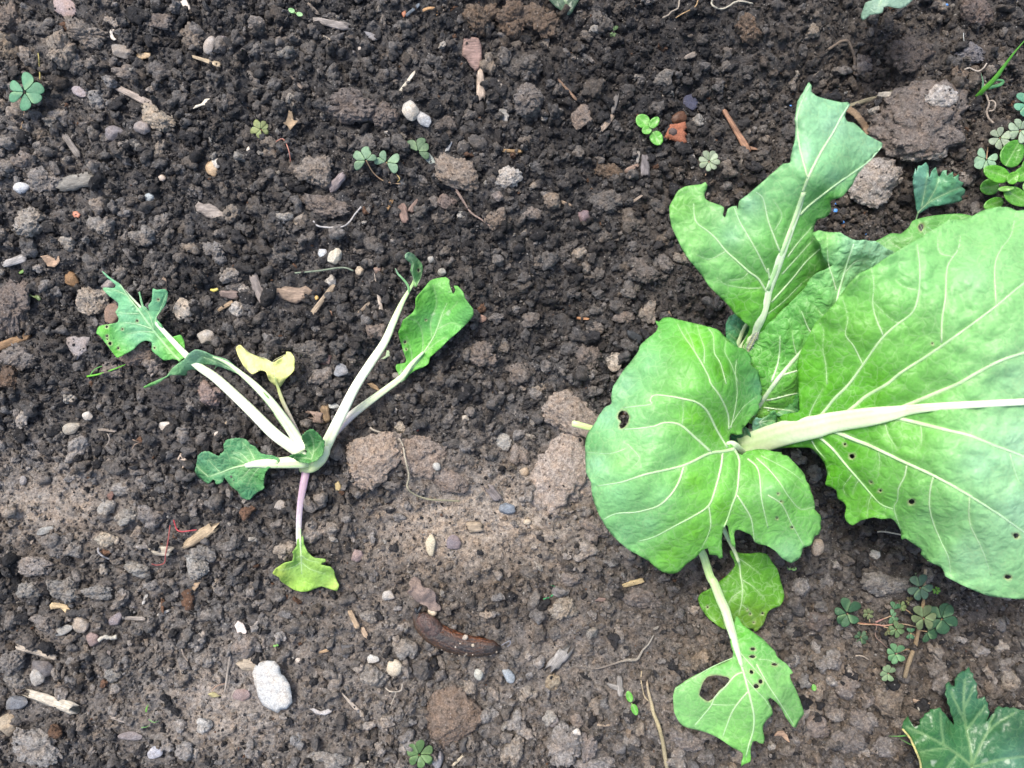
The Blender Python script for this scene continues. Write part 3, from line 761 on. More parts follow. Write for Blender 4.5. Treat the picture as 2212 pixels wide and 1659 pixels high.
    # dark leaf to the left
    o1 = T(0,2,[(1710,620),(1730,595),(1770,585),(1830,595),(1890,625),(1903,600),(1935,580),(1930,530),(1960,480),(2030,465),(2120,480),(2160,530),(2200,545)]) + T(1,2,[(30,585),(60,600),(140,625),(195,640),(190,715),(120,725),(90,750),(60,830),(70,900),(0,945)]) + T(0,2,[(2150,1000),(2080,980),(2050,930),(1990,880),(1955,835),(1940,810),(1925,850),(1870,865),(1845,828),(1800,860),(1740,830),(1700,790),(1690,700),(1705,655)])
    vs = [([(600,999),(553,1002),(525,1006),(500,1012),(475,1022),(449,1030)], 11, 1.2), (T(0,2,[(2160,680),(2080,600),(2000,590)]), 3, .8), (T(0,2,[(2120,690),(2040,640),(1980,640)]), 2.5, .8), (T(0,2,[(2200,650),(2150,560),(2090,500)]), 2.5,.8),
          (T(0,2,[(2180,710),(2120,780),(2080,820)]), 3, .8), (T(0,2,[(2250,710),(2190,780),(2130,880)]), 3, .8), (T(0,2,[(1900,760),(1840,700),(1800,650)]), 2, .8), (T(0,2,[(1800,800),(1730,740),(1695,700)]), 2, 1)]
    L, _ = leaf(p, o1, [(427,985,.010),(424,1020,.008),(470,985,.016),(485,1035,.012),(510,960,.018),(553,1000,.020),(560,1040,.014),(535,1075,.008),(590,1010,.022),(480,1010,.012),(565,965,.018)],
        [(430,990,.10,.30,.16),(440,1020,.07,.24,.09),(470,1010,.12,.34,.16),(510,970,.09,.30,.13),(540,1000,.22,.46,.16),(560,1030,.10,.34,.09),(540,1065,.06,.24,.11),(570,975,.08,.30,.11)], vs,
        seed=17, ruffle=.004, rufw=10, serr=1.6, serrn=8, mat=M_LEAFN, step=3.0, puff=.0011, puffs=10, thick=.0005)
    stalk(L, [(668,995,.016),(655,998,.021),(620,999,.0225),(580,1001,.0222),(553,1002,.021),(530,1006,.020)], [20,25,24,20,15,9], [(.62,.74,.40),(.66,.78,.46),(.66,.78,.46),(.7,.82,.56),(.7,.82,.6)])
    # cupped heart leaf
    ol = T(1,2,[(400,450),(440,410),(490,400),(540,430),(580,480),(590,560),(565,625),(500,665),(440,688),(380,672),(340,645),(290,628),(330,615),(390,600),(418,615),(450,590),(425,550),(405,500)])
    L, _ = leaf(p, ol, [(660,945,.034),(675,937,.036),(698,960,.034),(695,985,.030),(680,965,.026),(665,1005,.028),(628,993,.030),(650,1000,.025)], [(665,945,.06,.22,.07),(690,960,.07,.27,.08),(660,1005,.06,.24,.06),(630,993,.05,.20,.05),(683,985,.14,.36,.10)],
        [(T(1,2,[(480,650),(500,570),(490,480),(460,430)]), 3, .8), (T(1,2,[(490,620),(450,560),(420,500)]), 1.6, .6), (T(1,2,[(495,590),(540,540),(560,490)]), 1.6, .6), (T(1,2,[(480,650),(420,640),(330,635)]), 1.8,.7)],
        seed=23, ruffle=.003, rufw=8, serr=2.2, serrn=6, mat=M_LEAFN, step=2.6, puff=.0011, puffs=8, thick=.0005)
    stalk(p, [(650,1014,.010),(672,1008,.016),(690,992,.020),(700,975,.021),(703,962,.021)], [16,26,28,26,18], [(.55,.62,.34),(.58,.70,.36),(.68,.76,.48),(.76,.80,.58)], name='crown')
    # bottom leaf on purple stalk
    ol = T(1,2,[(392,1325),(405,1310),(414,1380),(440,1440),(500,1500),(600,1512),(602,1535),(560,1558),(640,1580),(675,1620),(682,1655)]) + T(1,3,[(690,20),(715,80),(700,130),(670,122),(612,105),(560,92),(440,135),(340,125),(280,90),(220,50),(198,12)]) + T(1,2,[(145,1640),(180,1590),(240,1550),(318,1530),(325,1480),(320,1450),(350,1400),(357,1340)])
    vs = [(T(1,2,[(378,1250),(385,1400),(390,1500),(395,1640)]), 9, 2), (T(1,2,[(392,1480),(450,1520),(540,1540)]), 1.8, .8), (T(1,2,[(392,1540),(470,1600),(600,1640)]), 1.8, .8), (T(1,2,[(390,1540),(300,1590),(200,1610)]), 1.8, .8), (T(1,2,[(392,1480),(350,1500)]), 1.5, .8)]
    L, _ = leaf(p, ol, ctrl([(652,1160,.010),(592,1240,.012),(620,1265,.005),(660,1275,.004),(732,1272,.006),(700,1215,.012),(650,1230,.009),(690,1250,.007),(640,1205,.009)]),
        [(652,1170,.26,.50,.10),(600,1238,.42,.55,.10),(640,1220,.28,.50,.12),(690,1215,.30,.52,.10),(660,1265,.30,.54,.08),(725,1265,.44,.60,.14),(700,1245,.28,.52,.10)], vs, seed=29, ruffle=.004, rufw=12, **{**kw, 'mat': M_YELLOW, 'puff': .0014})
    L["label"] = "yellowing light green leaf"
    stalk(L, [(670,985,.010)] + [(a, b, z0(a, b, .006)) for a, b in [(662,1015),(655,1050),(649,1085),(646,1120),(645,1160),(647,1195),(650,1225),(651,1245)]], [14,18,16,13.5,12.5,11,8,5,2.5], [(.40,.24,.34),(.40,.25,.35),(.50,.36,.44),(.60,.50,.56),(.66,.62,.60),(.62,.66,.44),(.5,.62,.3)], groove=.1)
left_plant()
for _a, _b in (((672,990),(300,660)), ((655,970),(440,770)), ((695,990),(890,610)), ((710,970),(890,790)), ((600,1000),(440,1010)), ((668,1010),(648,1230)), ((650,950),(598,830))):
    for _t in np.linspace(0, 1, 22):
        STALKX.append((_a[0] + (_b[0] - _a[0]) * _t, _a[1] + (_b[1] - _a[1]) * _t, 13))

# ------------------------------------------------------------------ the big plant on the right
def right_plant():
    p = empty("cabbage_plant", W(1610, 945, h1(1610, 945)))
    tag(p, "large leafy green cabbage plant with broad pale-veined leaves filling the right side", "cabbage plant")
    G, GB, GM, GD = (.115, .385, .022), (.165, .45, .045), (.29, .56, .31), (.09, .30, .05)  # mint tones in the leaf lists mix wax bloom with painted sky sheen
    # --- huge right leaf
    ol = T(3,2,[(0,390),(100,362),(140,335),(92,300),(130,262),(255,245),(272,230),(262,0)]) + T(3,1,[(250,1500),(270,1400),(300,1340),(360,1230),(410,1130),(470,1075),(560,980),(700,790),(800,700),(900,650),(1000,580),(1080,540),(1150,490),(1300,400),(1470,300),(1560,245),(1700,232),(1780,200),(1850,160),(1950,135),(2080,130),(2150,162),(2212,155)]) + \
        [(2290,455),(2370,480),(2440,560),(2490,680),(2510,820),(2490,960),(2440,1090),(2370,1210),(2290,1280),(2212,1294)] + T(3,3,[(2060,190),(1900,170),(1700,90),(1530,0)]) + T(3,2,[(1520,1620),(1490,1580),(1400,1540),(1320,1470),(1328,1430),(1240,1370),(1190,1335),(1155,1345),(1145,1270),(1100,1190),(1060,1160),(980,1168),(910,1150),(860,1165),(800,1180),(730,1222),(680,1190),(662,1140),(675,1060),(650,1020),(602,990),(592,920),(540,890),(498,872),(510,780),(490,690),(450,630),(410,590),(370,555),(280,548),(120,552),(60,562),(0,565)])
    A = lambda *q: T(3,2,list(q)); B = lambda *q: T(3,1,list(q))
    vs = [(A((1100,225),(1250,165),(1450,80),(1640,0)) + [(2110,806),(2160,780),(2212,762),(2330,722),(2420,700)], 12, 5),
          (A((1000,262),(1150,300),(1350,350),(1550,400),(1750,450),(1950,530),(2212,630)) + [(2300,1030),(2400,1090)], 12, 4),
          (A((560,400),(750,480),(900,540),(1150,660),(1450,800),(1750,970),(2000,1130),(2212,1280)) + [(2290,1200)], 13, 2.5),
          (A((450,460),(560,560),(660,680),(790,830),(900,960),(980,1040),(1080,1080)), 9, 2.2), (A((380,490),(420,560),(490,640)), 5, 1.5),
          (A((620,290),(750,190),(850,105),(1030,0)) + B((1150,1560),(1400,1400),(1700,1190),(1980,980),(2212,790)) + [(2300,560)], 11, 3),
          (A((430,300),(500,220),(580,120),(700,0)) + B((830,1480),(980,1270),(1110,1150),(1240,1050),(1290,940),(1310,800),(1310,640),(1290,450)), 9, 1.8),
          (A((350,310),(380,210),(480,30)), 4, 1.5),
          (B((1500,1300),(1505,1100),(1535,900),(1550,650),(1640,500),(1665,380)), 5, 1.6), (B((1970,970),(1960,650),(2010,500),(2100,370),(2140,180)), 4, 1.4),
          (B((1000,1250),(930,1080),(905,950),(915,800),(890,650)), 4.5, 1.4), (B((820,1490),(740,1330),(670,1230),(690,1080),(630,880)), 4, 1.3), (B((510,1659),(500,1500),(475,1350),(480,1180),(420,1120)), 3, 1.2),
          (A((1200,705),(1180,800),(1130,900),(1120,1000),(1090,1080),(1150,1270)), 5, 1.8), (A((1430,800),(1405,900),(1395,1050),(1430,1200),(1500,1370),(1560,1500),(1580,1640)), 5, 1.5), (A((1740,975),(1745,1200),(1850,1430),(1930,1659)), 4, 1.4),
          (A((955,590),(965,660),(950,800)), 3, 1), (A((785,830),(750,890),(730,950)), 2.5, 1), (A((895,960),(870,1030),(855,1160)), 3.5, 1.5), (A((1020,1070),(1000,1130)), 2.5, 1), (A((720,790),(650,900),(700,980)), 2.5, 1.2), (A((1010,340),(1050,460),(1120,560)), 2.5, 1), (A((1320,360),(1330,480),(1310,560)), 2.5, 1),
          (B((1240,1050),(1120,1130),(960,1000),(900,930)), 2, 1), (B((1600,560),(1480,520),(1460,380),(1380,300)), 2.4, 1), (B((1300,850),(1180,820),(1100,760)), 2, 1), (A((2090,600),(2150,800),(2212,900)), 3, 1.4)]
    holes = [blob(*T1(3,2,u,v), r/4.0) for u,v,r in [(665,522,11),(727,625,24),(888,852,9),(968,925,14),(1240,1020,27),(2145,1312,26),(1420,-350,9)]] + [blob(*T1(3,3,2075,12), 9, 5.5)]
    zc = [(1628,955,.045),(1700,930,.060),(1800,912,.078),(1960,885,.100),(2212,868,.118),(2400,860,.110),(1730,760,.080),(1850,600,.105),(1984,512,.108),(2100,462,.100),(2212,453,.100),(2450,570,.09),
          (2000,700,.112),(1850,800,.092),(2100,1080,.110),(1950,1050,.094),(1770,975,.066),(1790,1060,.060),(1850,1125,.062),(1945,1150,.070),(2040,1240,.078),(2174,1292,.084),(2400,1180,.08),(2200,640,.125)]
    cols = [(1640,940,*GB),(1750,900,*G),(1740,800,*G),(1800,850,*G),(1900,830,*G),(1830,960,*G),(1800,1030,*G),(1880,1090,*GB),(1930,960,.20,.48,.12),(1860,720,.18,.46,.09),(1960,740,.20,.48,.14),(2000,600,.24,.52,.24),(2100,600,*GM),(1950,560,.22,.48,.22),
            (2080,700,.26,.53,.25),(2180,560,.25,.52,.26),(2200,820,.32,.58,.36),(2120,1000,.32,.58,.38),(2200,1100,.36,.62,.42),(2100,1200,.32,.57,.36),(2000,1120,.26,.53,.25),(1960,1090,.22,.50,.16),(2200,960,.38,.64,.44),(1870,870,*G),(2400,900,.36,.62,.42)]
    L, sf = leaf(p, ol, zc, cols, vs, holes, step=5.2, puff=.0016, puffs=17, ruffle=.003, rufw=16, seed=31, thick=.0007, grooved=.001)
    ms = [(1600,965),(1628,957),(1700,934),(1760,922),(1800,912),(1880,900),(1930,892),(1960,886),(2010,880),(2100,874),(2212,868),(2300,862),(2400,858)]
    zz = [float(sf(np.array([a]), np.array([b]))[0]) for a, b in ms]
    stalk(L, [(a, b, c + .0012) for (a, b), c in zip(ms, zz)], [44,48,48,43,38,33,25,18,14,12,11,10,5], [(.50,.64,.34),(.60,.70,.44),(.62,.72,.46),(.60,.72,.44),(.60,.73,.44),(.64,.76,.50),(.72,.82,.62),(.72,.82,.62)], name='midrib', flat=.33, sub=5)
    # --- leaf behind the huge one, with one hole
    ol = T(3,1,[(850,440),(930,423),(980,400),(1060,357),(1150,360),(1185,330),(1220,300),(1250,250),(1360,215),(1500,195),(1650,187),(1750,203),(1850,260)]) + [(2110,520),(2090,620),(2010,700),(1930,670),(1880,600)]
    L, _ = leaf(p, ol, [(1880,525,.045),(1984,462,.052),(2096,468,.056),(2110,560,.060),(2000,600,.058),(1900,600,.050),(2010,700,.055)], [(1900,520,.16,.38,.15),(2000,490,.15,.37,.13),(2090,480,.15,.38,.12),(2000,600,.13,.36,.08)],
        [([(2000,690),(2010,600),(2040,530),(2070,480)], 6, 1.5), ([(2010,600),(1960,550),(1920,520)], 3, 1), ([(2030,545),(2000,510),(1985,480)], 2.5, 1)], [[T1(3,1,u,v) for u,v in [(1322,275),(1342,290),(1340,315),(1325,338),(1308,330),(1299,305),(1306,282)]]], seed=37, ruffle=.003, rufw=10, step=5)
    stalk(L, [(1640,940,.030),(1750,880,.038),(1880,790,.048),(1980,715,.054),(2005,640,.057)], [22,22,20,15,6], [(.6,.7,.45),(.6,.72,.4)])
    # --- inner crinkled leaf
    ol = [(1612,905),(1622,850),(1612,790),(1612,740),(1640,715),(1670,690),(1700,660),(1735,625),(1752,600)] + T(3,1,[(560,630),(612,655),(540,632),(490,590),(460,520),(452,445),(400,380),(378,352),(430,335),(500,340),(600,350),(700,390),(760,420),(850,415),(930,425),(1000,470),(1090,525)]) + [(1950,560),(1930,640),(1880,730),(1830,810),(1775,870),(1726,915),(1680,922),(1640,925)]
    ol = [q for q in ol if q != T1(3,1,612,655)]
    vs = [([(1625,900),(1650,862),(1674,827),(1700,795),(1726,765),(1760,728),(1792,687),(1806,655),(1815,620),(1830,570),(1844,527)], 15, 3), (T(3,1,[(30,1640),(80,1500),(100,1380),(105,1240)]), 6, 2.5), (T(3,1,[(400,1230),(350,1180),(290,1030)]), 5, 2),
          (T(3,1,[(590,850),(560,740),(520,600),(510,350)]), 4, 1.5), (T(3,1,[(250,1420),(220,1300),(210,1200)]), 3, 1.5), (T(3,1,[(560,1080),(470,1060),(400,980)]), 3, 1.2), (T(3,1,[(660,700),(760,600),(880,590)]), 3, 1), ([(1655,865),(1720,850),(1760,850)], 6, 2), ([(1650,880),(1700,885),(1730,880)], 5, 2), ([(1690,810),(1760,790),(1810,780)], 5, 2)]
    L, _ = leaf(p, ol, [(1625,900,.045),(1612,790,.056),(1674,827,.060),(1700,665,.070),(1792,687,.078),(1765,520,.088),(1844,520,.092),(1930,560,.076),(1880,730,.066),(1760,870,.050),(1690,920,.045)],
        [(1625,890,.18,.48,.06),(1650,800,.11,.40,.05),(1700,750,.11,.40,.06),(1740,680,.13,.43,.08),(1765,640,.15,.46,.10),(1820,620,.22,.52,.20),(1850,530,.30,.60,.34),(1780,520,.22,.54,.14),(1890,545,.34,.64,.42),(1740,840,.13,.44,.04)], vs,
        mat=M_LEAFN, step=4, puff=.0024, puffs=13, ruffle=.003, rufw=9, seed=41, serr=1.2, serrn=9, veincol=(.6,.74,.48))
    # --- upper leaf
    ol = T(3,0,[(355,712),(378,740),(375,790),(420,830),(520,860),(640,885),(692,882),(712,905),(680,950),(664,1010),(690,1052),(740,1060),(790,1100),(850,1160),(920,1200),(992,1240),(980,1275),(900,1360),(820,1450),(760,1530),(730,1600),(690,1645)]) + T(3,1,[(640,40),(540,78),(545,140),(530,190),(490,225),(430,235),(402,290),(392,345),(400,385),(450,440),(458,500),(500,590),(560,630),(614,655),(500,700),(430,745),(390,830),(350,930),(310,1010),(200,1160),(100,1240),(0,1320)]) + [(1640,752)] + T(2,1,[(2100,1400),(2050,1385),(1985,1345),(2035,1240),(2055,1170),(1930,1060),(1870,980),(1790,900),(1700,810),(1640,720),(1560,620),(1490,530),(1440,430),(1390,320),(1365,200),(1362,120),(1420,20)]) + T(2,0,[(1440,1645),(1500,1610),(1640,1590),(1672,1572),(1690,1600),(1680,1640)]) + T(2,1,[(1662,20),(1672,60),(1700,80),(1760,100),(1830,132),(1822,200),(1840,222),(1868,142),(1900,125),(1940,122),(1950,158),(1962,80),(2040,20)]) + T(3,0,[(0,1530),(90,1450),(130,1415),(190,1405),(198,1340),(235,1240),(240,1000),(250,900),(300,810)])
    C, D, E = (lambda *q: T(2,1,list(q))), (lambda *q: T(3,1,list(q))), (lambda *q: T(3,0,list(q)))
    vs = [(D((310,0),(240,190),(120,520),(0,850)), 12, 14), (E((300,1659),(350,1530),(450,1330),(560,1150),(640,1000),(700,905)), 8, 4), (E((345,1540),(320,1450),(270,1250),(250,1050),(262,960),(310,830),(365,730)), 5, 2.5),
          (D((275,195),(360,110),(500,0)) + E((620,1570),(850,1410),(985,1265)), 7, 3.5), (D((105,520),(50,380),(0,240)) + C((2170,60),(2110,0)), 5, 2), (D((15,760),(0,660)) + C((2205,690),(2120,520),(2040,380),(1970,260),(1920,140)), 5, 2),
          (C((2210,880),(2130,750),(2050,690),(1940,590),(1850,510),(1760,400),(1680,330),(1600,270),(1575,200),(1570,100)), 6, 2), (D((170,560),(250,450),(390,290)), 4.5, 2.5), (D((120,710),(220,600),(400,400)), 4.5, 2.5), (D((30,950),(200,760),(330,600),(450,490)), 5, 3),
          (D((0,1050),(130,950),(280,800),(380,720)), 3, 1), (C((2150,1250),(2212,1180)) + D((70,1080),(180,980)), 2.5, 1), (C((2150,830),(2020,830),(1850,800),(1770,740)), 3, 1), (C((1850,510),(1700,580),(1560,520)), 2.4, 1), (C((2040,700),(1980,750),(1880,760)), 2.2, 1), (D((60,330),(120,200),(40,60)), 2, 1)]
    zc = [(1600,755,.058),(1640,690,.070),(1700,530,.092),(1750,380,.108),(1750,182,.104),(1836,225,.098),(1904,315,.088),(1830,405,.094),(1760,480,.086),(1455,460,.086),(1525,400,.090),(1600,440,.094),(1480,540,.084),(1560,650,.072),(1810,580,.070),(1740,660,.064),(1660,745,.056),(1690,350,.104)]
    cols = [(1750,220,.28,.52,.36),(1800,270,.30,.54,.40),(1880,310,.28,.52,.36),(1740,330,.28,.53,.37),(1800,380,.26,.52,.33),(1790,430,.14,.42,.09),(1700,400,.24,.50,.27),(1620,440,.28,.52,.36),(1530,410,.24,.50,.20),(1470,440,.20,.47,.13),(1500,510,0.260,0.530,0.216),(1580,510,.27,.52,.33),(1560,590,.24,.50,.22),(1620,560,.22,.50,.20),
            (1600,660,*G),(1640,620,.17,.46,.07),(1680,680,.12,.40,.04),(1650,730,.11,.38,.03),(1740,600,.13,.40,.07),(1770,560,.13,.38,.09),(1720,480,.16,.44,.12),(1690,560,.14,.42,.08)]
    L, sf = leaf(p, ol, zc, cols, vs, [], step=5, puff=.0013, puffs=19, ruffle=.003, rufw=12, seed=43, thick=.0007)
    ms = D((310,0),(275,95),(240,190),(180,350),(120,520),(60,690),(0,850)) + C((2190,950),(2150,1090),(2090,1210),(2040,1290),(1990,1350)) + [(1590,775),(1575,830)]
    stalk(L, [(a, b, float(sf(np.array([a]), np.array([b]))[0]) - .0006) for a, b in ms[:11]] + [(1598,762,.055),(1592,785,.052),(1600,840,.045)], [9,11,14,15,16,17,17,18,18,18,17,16,17,18], [(.62,.78,.52),(.66,.80,.54),(.66,.79,.52),(.62,.74,.46),(.56,.68,.40)], name='midrib', flat=.45, sub=4)
    # --- small crinkled leaf under the upper one
    ol = C((1850,1250),(1850,1150),(1880,1080),(1930,1055),(2000,1100),(2080,1170),(2090,1300),(2020,1380),(1960,1390),(1890,1340))
    L, _ = leaf(p, ol, [(1568,720,.050),(1588,680,.052),(1620,705,.050),(1600,760,.046)], [(1580,700,.12,.38,.22),(1600,740,.08,.32,.08),(1575,740,.08,.32,.10)], [(C((2060,1330),(1980,1220),(1920,1150)), 3, 1), (C((2030,1290),(1950,1280),(1870,1220)), 2.2, 1), (C((1995,1215),(1990,1150)), 2, 1)], mat=M_LEAFN, step=3.4, puff=.0022, puffs=10, seed=47, ruffle=.002)
    stalk(p, [(1560,855,.040),(1575,800,.045),(1590,760,.048),(1597,735,.051),(1610,705,.054),(1640,660,.060)], [10,10,9,8,7,3], [(.55,.68,.4),(.6,.72,.45)], name='leaf_stalk')
    # --- front left rounded leaf
    ol = C((1240,1110),(1270,1120),(1300,1092),(1345,1080),(1420,1100),(1500,1120),(1700,1165),(1780,1192),(1830,1240),(1940,1338),(2000,1350),(2045,1390),(2072,1440),(2062,1490),(2120,1540),(2145,1620)) + T(2,2,[(2162,60),(2150,90),(2166,112),(2150,150),(2128,172),(2140,222),(2110,260),(2070,292),(2040,330),(2010,372),(1990,382),(1992,432),(1940,438),(1895,432),(1880,470),(1892,520),(1925,548),(1960,600),(1990,612),(2030,582),(2110,562),(2190,566)]) + T(3,2,[(0,572),(60,588),(115,590),(120,612),(170,622),(200,652),(270,720),(318,790),(325,830),(362,880),(372,930),(390,975),(405,1060),(400,1080),(450,1130),(458,1180),(452,1210),(458,1255),(440,1300),(400,1320),(392,1350),(370,1390),(302,1420),(290,1470),(262,1510),(200,1546),(130,1512),(60,1442),(0,1402)]) + T(2,2,[(2130,1382),(2100,1368),(2068,1310),(1990,1268),(1945,1258),(1922,1290),(1932,1415),(1905,1400),(1888,1330),(1872,1230),(1850,1212),(1830,1232),(1815,1340),(1820,1500),(1795,1510),(1770,1480),(1705,1475),(1690,1422),(1640,1442),(1600,1490),(1500,1560),(1440,1622),(1370,1640),(1300,1625),(1230,1580),(1180,1530),(1020,1440),(930,1370),(850,1290),(780,1180),(730,1080),(690,950),(680,850),(640,760),(632,550),(640,470),(660,420),(720,330),(760,260),(800,205),(860,172),(858,100),(870,30)]) + C((910,1620),(980,1520),(1090,1380),(1110,1320),(1190,1250),(1245,1205),(1266,1160))
    F = lambda *q: T(2,2,list(q))
    vs = [(F((1925,560),(1840,580),(1700,602),(1480,705),(1180,775),(1050,815),(930,852),(740,880)), 10, 2.5), (F((1722,590),(1580,460),(1450,352),(1320,335),(1230,365),(1090,385),(960,392)), 7, 3), (F((1860,550),(1770,400),(1690,240),(1600,160),(1480,128),(1350,105),(1230,98),(1195,140),(1190,178),(960,205)), 6.5, 3),
          (F((1485,715),(1440,850),(1370,960),(1270,1050),(1150,1090),(1050,1110),(900,1120),(790,1170)), 6, 2.5), (F((1820,600),(1805,720),(1760,900),(1700,1050),(1570,1140),(1400,1230),(1230,1320),(1100,1358)), 7, 2.5), (F((1920,560),(1962,650),(1960,780),(1945,930),(1900,1050),(1860,1170),(1830,1240)), 7, 4),
          (F((1945,960),(2010,1060),(2065,1160),(2085,1280),(2095,1362)), 5, 2.5), (F((1700,1050),(1718,1200),(1700,1290),(1640,1420)), 4.5, 2), (F((1872,390),(1865,260),(1800,110),(1720,0)) + C((1700,1600),(1640,1480),(1560,1350),(1490,1250),(1430,1140)), 5.5, 2), (F((2035,645),(2110,710),(2140,800),(2155,980),(2190,1150)) + T(3,2,[(0,1240)]), 5, 2.5),
          (T(3,2,[(-100,640),(0,730),(100,850),(170,960),(280,1080),(400,1060)]), 4.5, 2), (T(3,2,[(0,960),(120,1040),(190,1180),(250,1290),(310,1400)]), 4, 2), (T(3,2,[(-60,620),(60,680),(200,760),(300,840)]), 3, 1.5), (F((1890,380),(1930,200),(1945,60)) + C((1930,1560),(1940,1450)), 4, 1.8), (F((1870,390),(1990,210),(2110,110)), 3, 1.5),
          (C((1850,1659),(1800,1480),(1750,1390),(1740,1250),(1700,1180)), 4, 1.8), (C((1660,1480),(1660,1350),(1620,1230),(1600,1140)), 3.5, 1.6), (C((1580,1380),(1550,1280),(1500,1180)), 3, 1.4), (C((1960,1659),(1890,1480),(1840,1380),(1850,1270)), 3, 1.4), (F((1470,350),(1480,240),(1470,130)), 2.5, 1), (F((980,560),(850,600),(640,590)), 3, 1.2), (F((1290,1290),(1400,1240)), 2, 1), (F((1000,520),(1100,640),(1020,740)), 2, 1)]
    hole = [F((945,230),(980,235),(1010,275),(1002,330),(970,375),(940,385),(925,360),(938,325),(912,295),(920,250))]
    holes = hole + [blob(*T1(3,2,u,v), r/4.0) for u,v,r in [(210,1240,9),(88,950,8),(115,1020,8),(80,1162,8)]]
    zc = [(1586,958,.066),(1540,975,.074),(1478,985,.080),(1400,1010,.084),(1300,1030,.072),(1266,970,.060),(1310,860,.066),(1400,720,.066),(1435,686,.064),(1500,760,.084),(1450,880,.086),(1550,860,.086),(1600,750,.072),(1643,840,.058),(1600,930,.060),(1350,1150,.062),(1440,1238,.052),(1500,1130,.076),(1560,1200,.056),(1600,1060,.074),(1620,1000,.070),(1680,1050,.074),(1770,1130,.056),(1710,1215,.050),(1640,1150,.062)]
    cols = [(1430,700,.13,.41,.10),(1500,740,.16,.49,.04),(1600,790,.12,.36,.12),(1640,830,.16,.42,.26),(1560,800,.15,.48,.03),(1350,830,.24,.50,.32),(1310,900,.26,.52,.36),(1280,960,.16,.40,.20),(1290,1000,.28,.54,.38),(1330,1060,.25,.53,.30),(1340,1000,0.270,0.551,0.238),(1400,940,.26,.53,.28),(1450,850,.22,.50,.18),(1500,900,.19,.52,.05),(1550,930,.17,.50,.04),
            (1450,990,.24,.52,.24),(1500,1040,.20,.54,.06),(1430,1070,.25,.53,.27),(1400,1130,.24,.51,.28),(1350,1150,.23,.50,.27),(1450,1200,.21,.54,.07),(1500,1150,.20,.53,.06),(1560,1100,.19,.52,.05),(1600,1040,.20,.50,.13),(1660,1060,.26,.54,.25),(1720,1100,.20,.50,.13),(1760,1130,.22,.50,.18),(1700,1190,.28,.55,.30),(1640,1120,.22,.52,.13),(1640,990,.17,.47,.07),(1400,780,.20,.46,.25)]
    L, sf = leaf(p, ol, zc, cols, vs, holes, step=4.6, puff=.0014, puffs=17, ruffle=.003, rufw=12, serr=.8, serrn=11, seed=53, thick=.0007)
    stalk(L, [(1628,990,.030),(1612,985,.045),(1598,972,.060),(1588,962,.0665),(1578,958,.068),(1560,960,.069)], [18,16,14,13,11,6], [(.6,.72,.45),(.66,.78,.52)])
    # --- heart leaves at the crown
    H = [(F((1890,430),(1900,440),(1990,432),(2000,380),(2020,372),(2045,420),(2090,500),(2060,545),(2075,590),(1990,615),(1960,600),(1905,520)), [(1578,950,.040),(1610,930,.048),(1605,985,.042),(1622,965,.044)], [(1600,960,.05,.20,.10),(1615,940,.06,.22,.12)], 59),
         (F((2075,330),(2110,290),(2150,300),(2212,270)) + T(3,2,[(60,240),(90,320),(30,380),(0,395)]) + F((2170,430),(2110,435),(2080,400)), [(1625,900,.052),(1665,890,.056),(1665,920,.050),(1635,920,.050)], [(1630,905,.22,.46,.34),(1660,900,.12,.38,.10)], 61),
         (T(3,2,[(0,200),(60,60),(150,0),(262,-20),(270,90),(262,180),(272,240),(150,270),(90,280),(40,270)]), [(1660,885,.048),(1720,830,.056),(1725,895,.056),(1690,915,.052)], [(1680,870,.12,.36,.10),(1715,850,.07,.30,.05),(1670,915,.18,.42,.26)], 67)]
    for ol, zc, cl, sd in H:
        cx, cy = np.mean(ol, 0)
        bx, by = (1606, 960) if sd == 59 else (1640, 912) if sd == 61 else (1655, 885)
        far = sorted(ol, key=lambda q: -math.hypot(q[0]-bx, q[1]-by))[:7:2]
        vv = [([(bx, by), ((bx+qx)/2+2, (by+qy)/2-2), (bx + (qx-bx)*.86, by + (qy-by)*.86)], 5 if sd == 67 else 3, 1) for qx, qy in far]
        leaf(p, ol, zc, cl, vv, mat=M_LEAFN, step=3, puff=.0024, puffs=8, seed=sd, ruffle=.004, rufw=7, serr=2, serrn=7, veincol=(.60,.74,.46))
    stalk(p, [(1612,955,h1(1612,955)-.002),(1612,952,.02),(1614,950,.036)], [60,50,34], [(.42,.5,.26),(.55,.66,.36)], name='crown', flat=1.0)
    # --- low leaf behind, yellowish green
    ol = F((1880,1440),(1910,1440),(1960,1462),(2040,1470),(2140,1455),(2212,1480)) + T(3,2,[(30,1530),(80,1600)]) + T(3,3,[(115,60),(140,150),(135,205),(100,262),(40,282),(0,310)]) + T(2,3,[(2190,370),(2170,420),(2120,475),(2095,482),(2085,460),(1990,450),(1840,462),(1780,430),(1745,400),(1700,370),(1640,290),(1618,240),(1608,190),(1640,150),(1730,100),(1800,40),(1850,0)]) + F((1868,1640),(1920,1590),(1930,1570),(1920,1530),(1890,1480))
    G3 = lambda *q: T(2,3,list(q))
    vs = [(F((1825,1250),(1870,1340),(1920,1440),(1965,1560),(1975,1659)) + G3((1990,90),(1985,220),(1960,330)), 9, 2), (G3((1985,30),(2080,90),(2180,190)), 2.5, 1), (G3((1990,120),(1890,200),(1860,300)), 2, .8), (F((1950,1500),(2040,1560),(2140,1640)), 2.4, 1), (G3((1975,240),(2060,310),(2110,400)), 2, .8)]
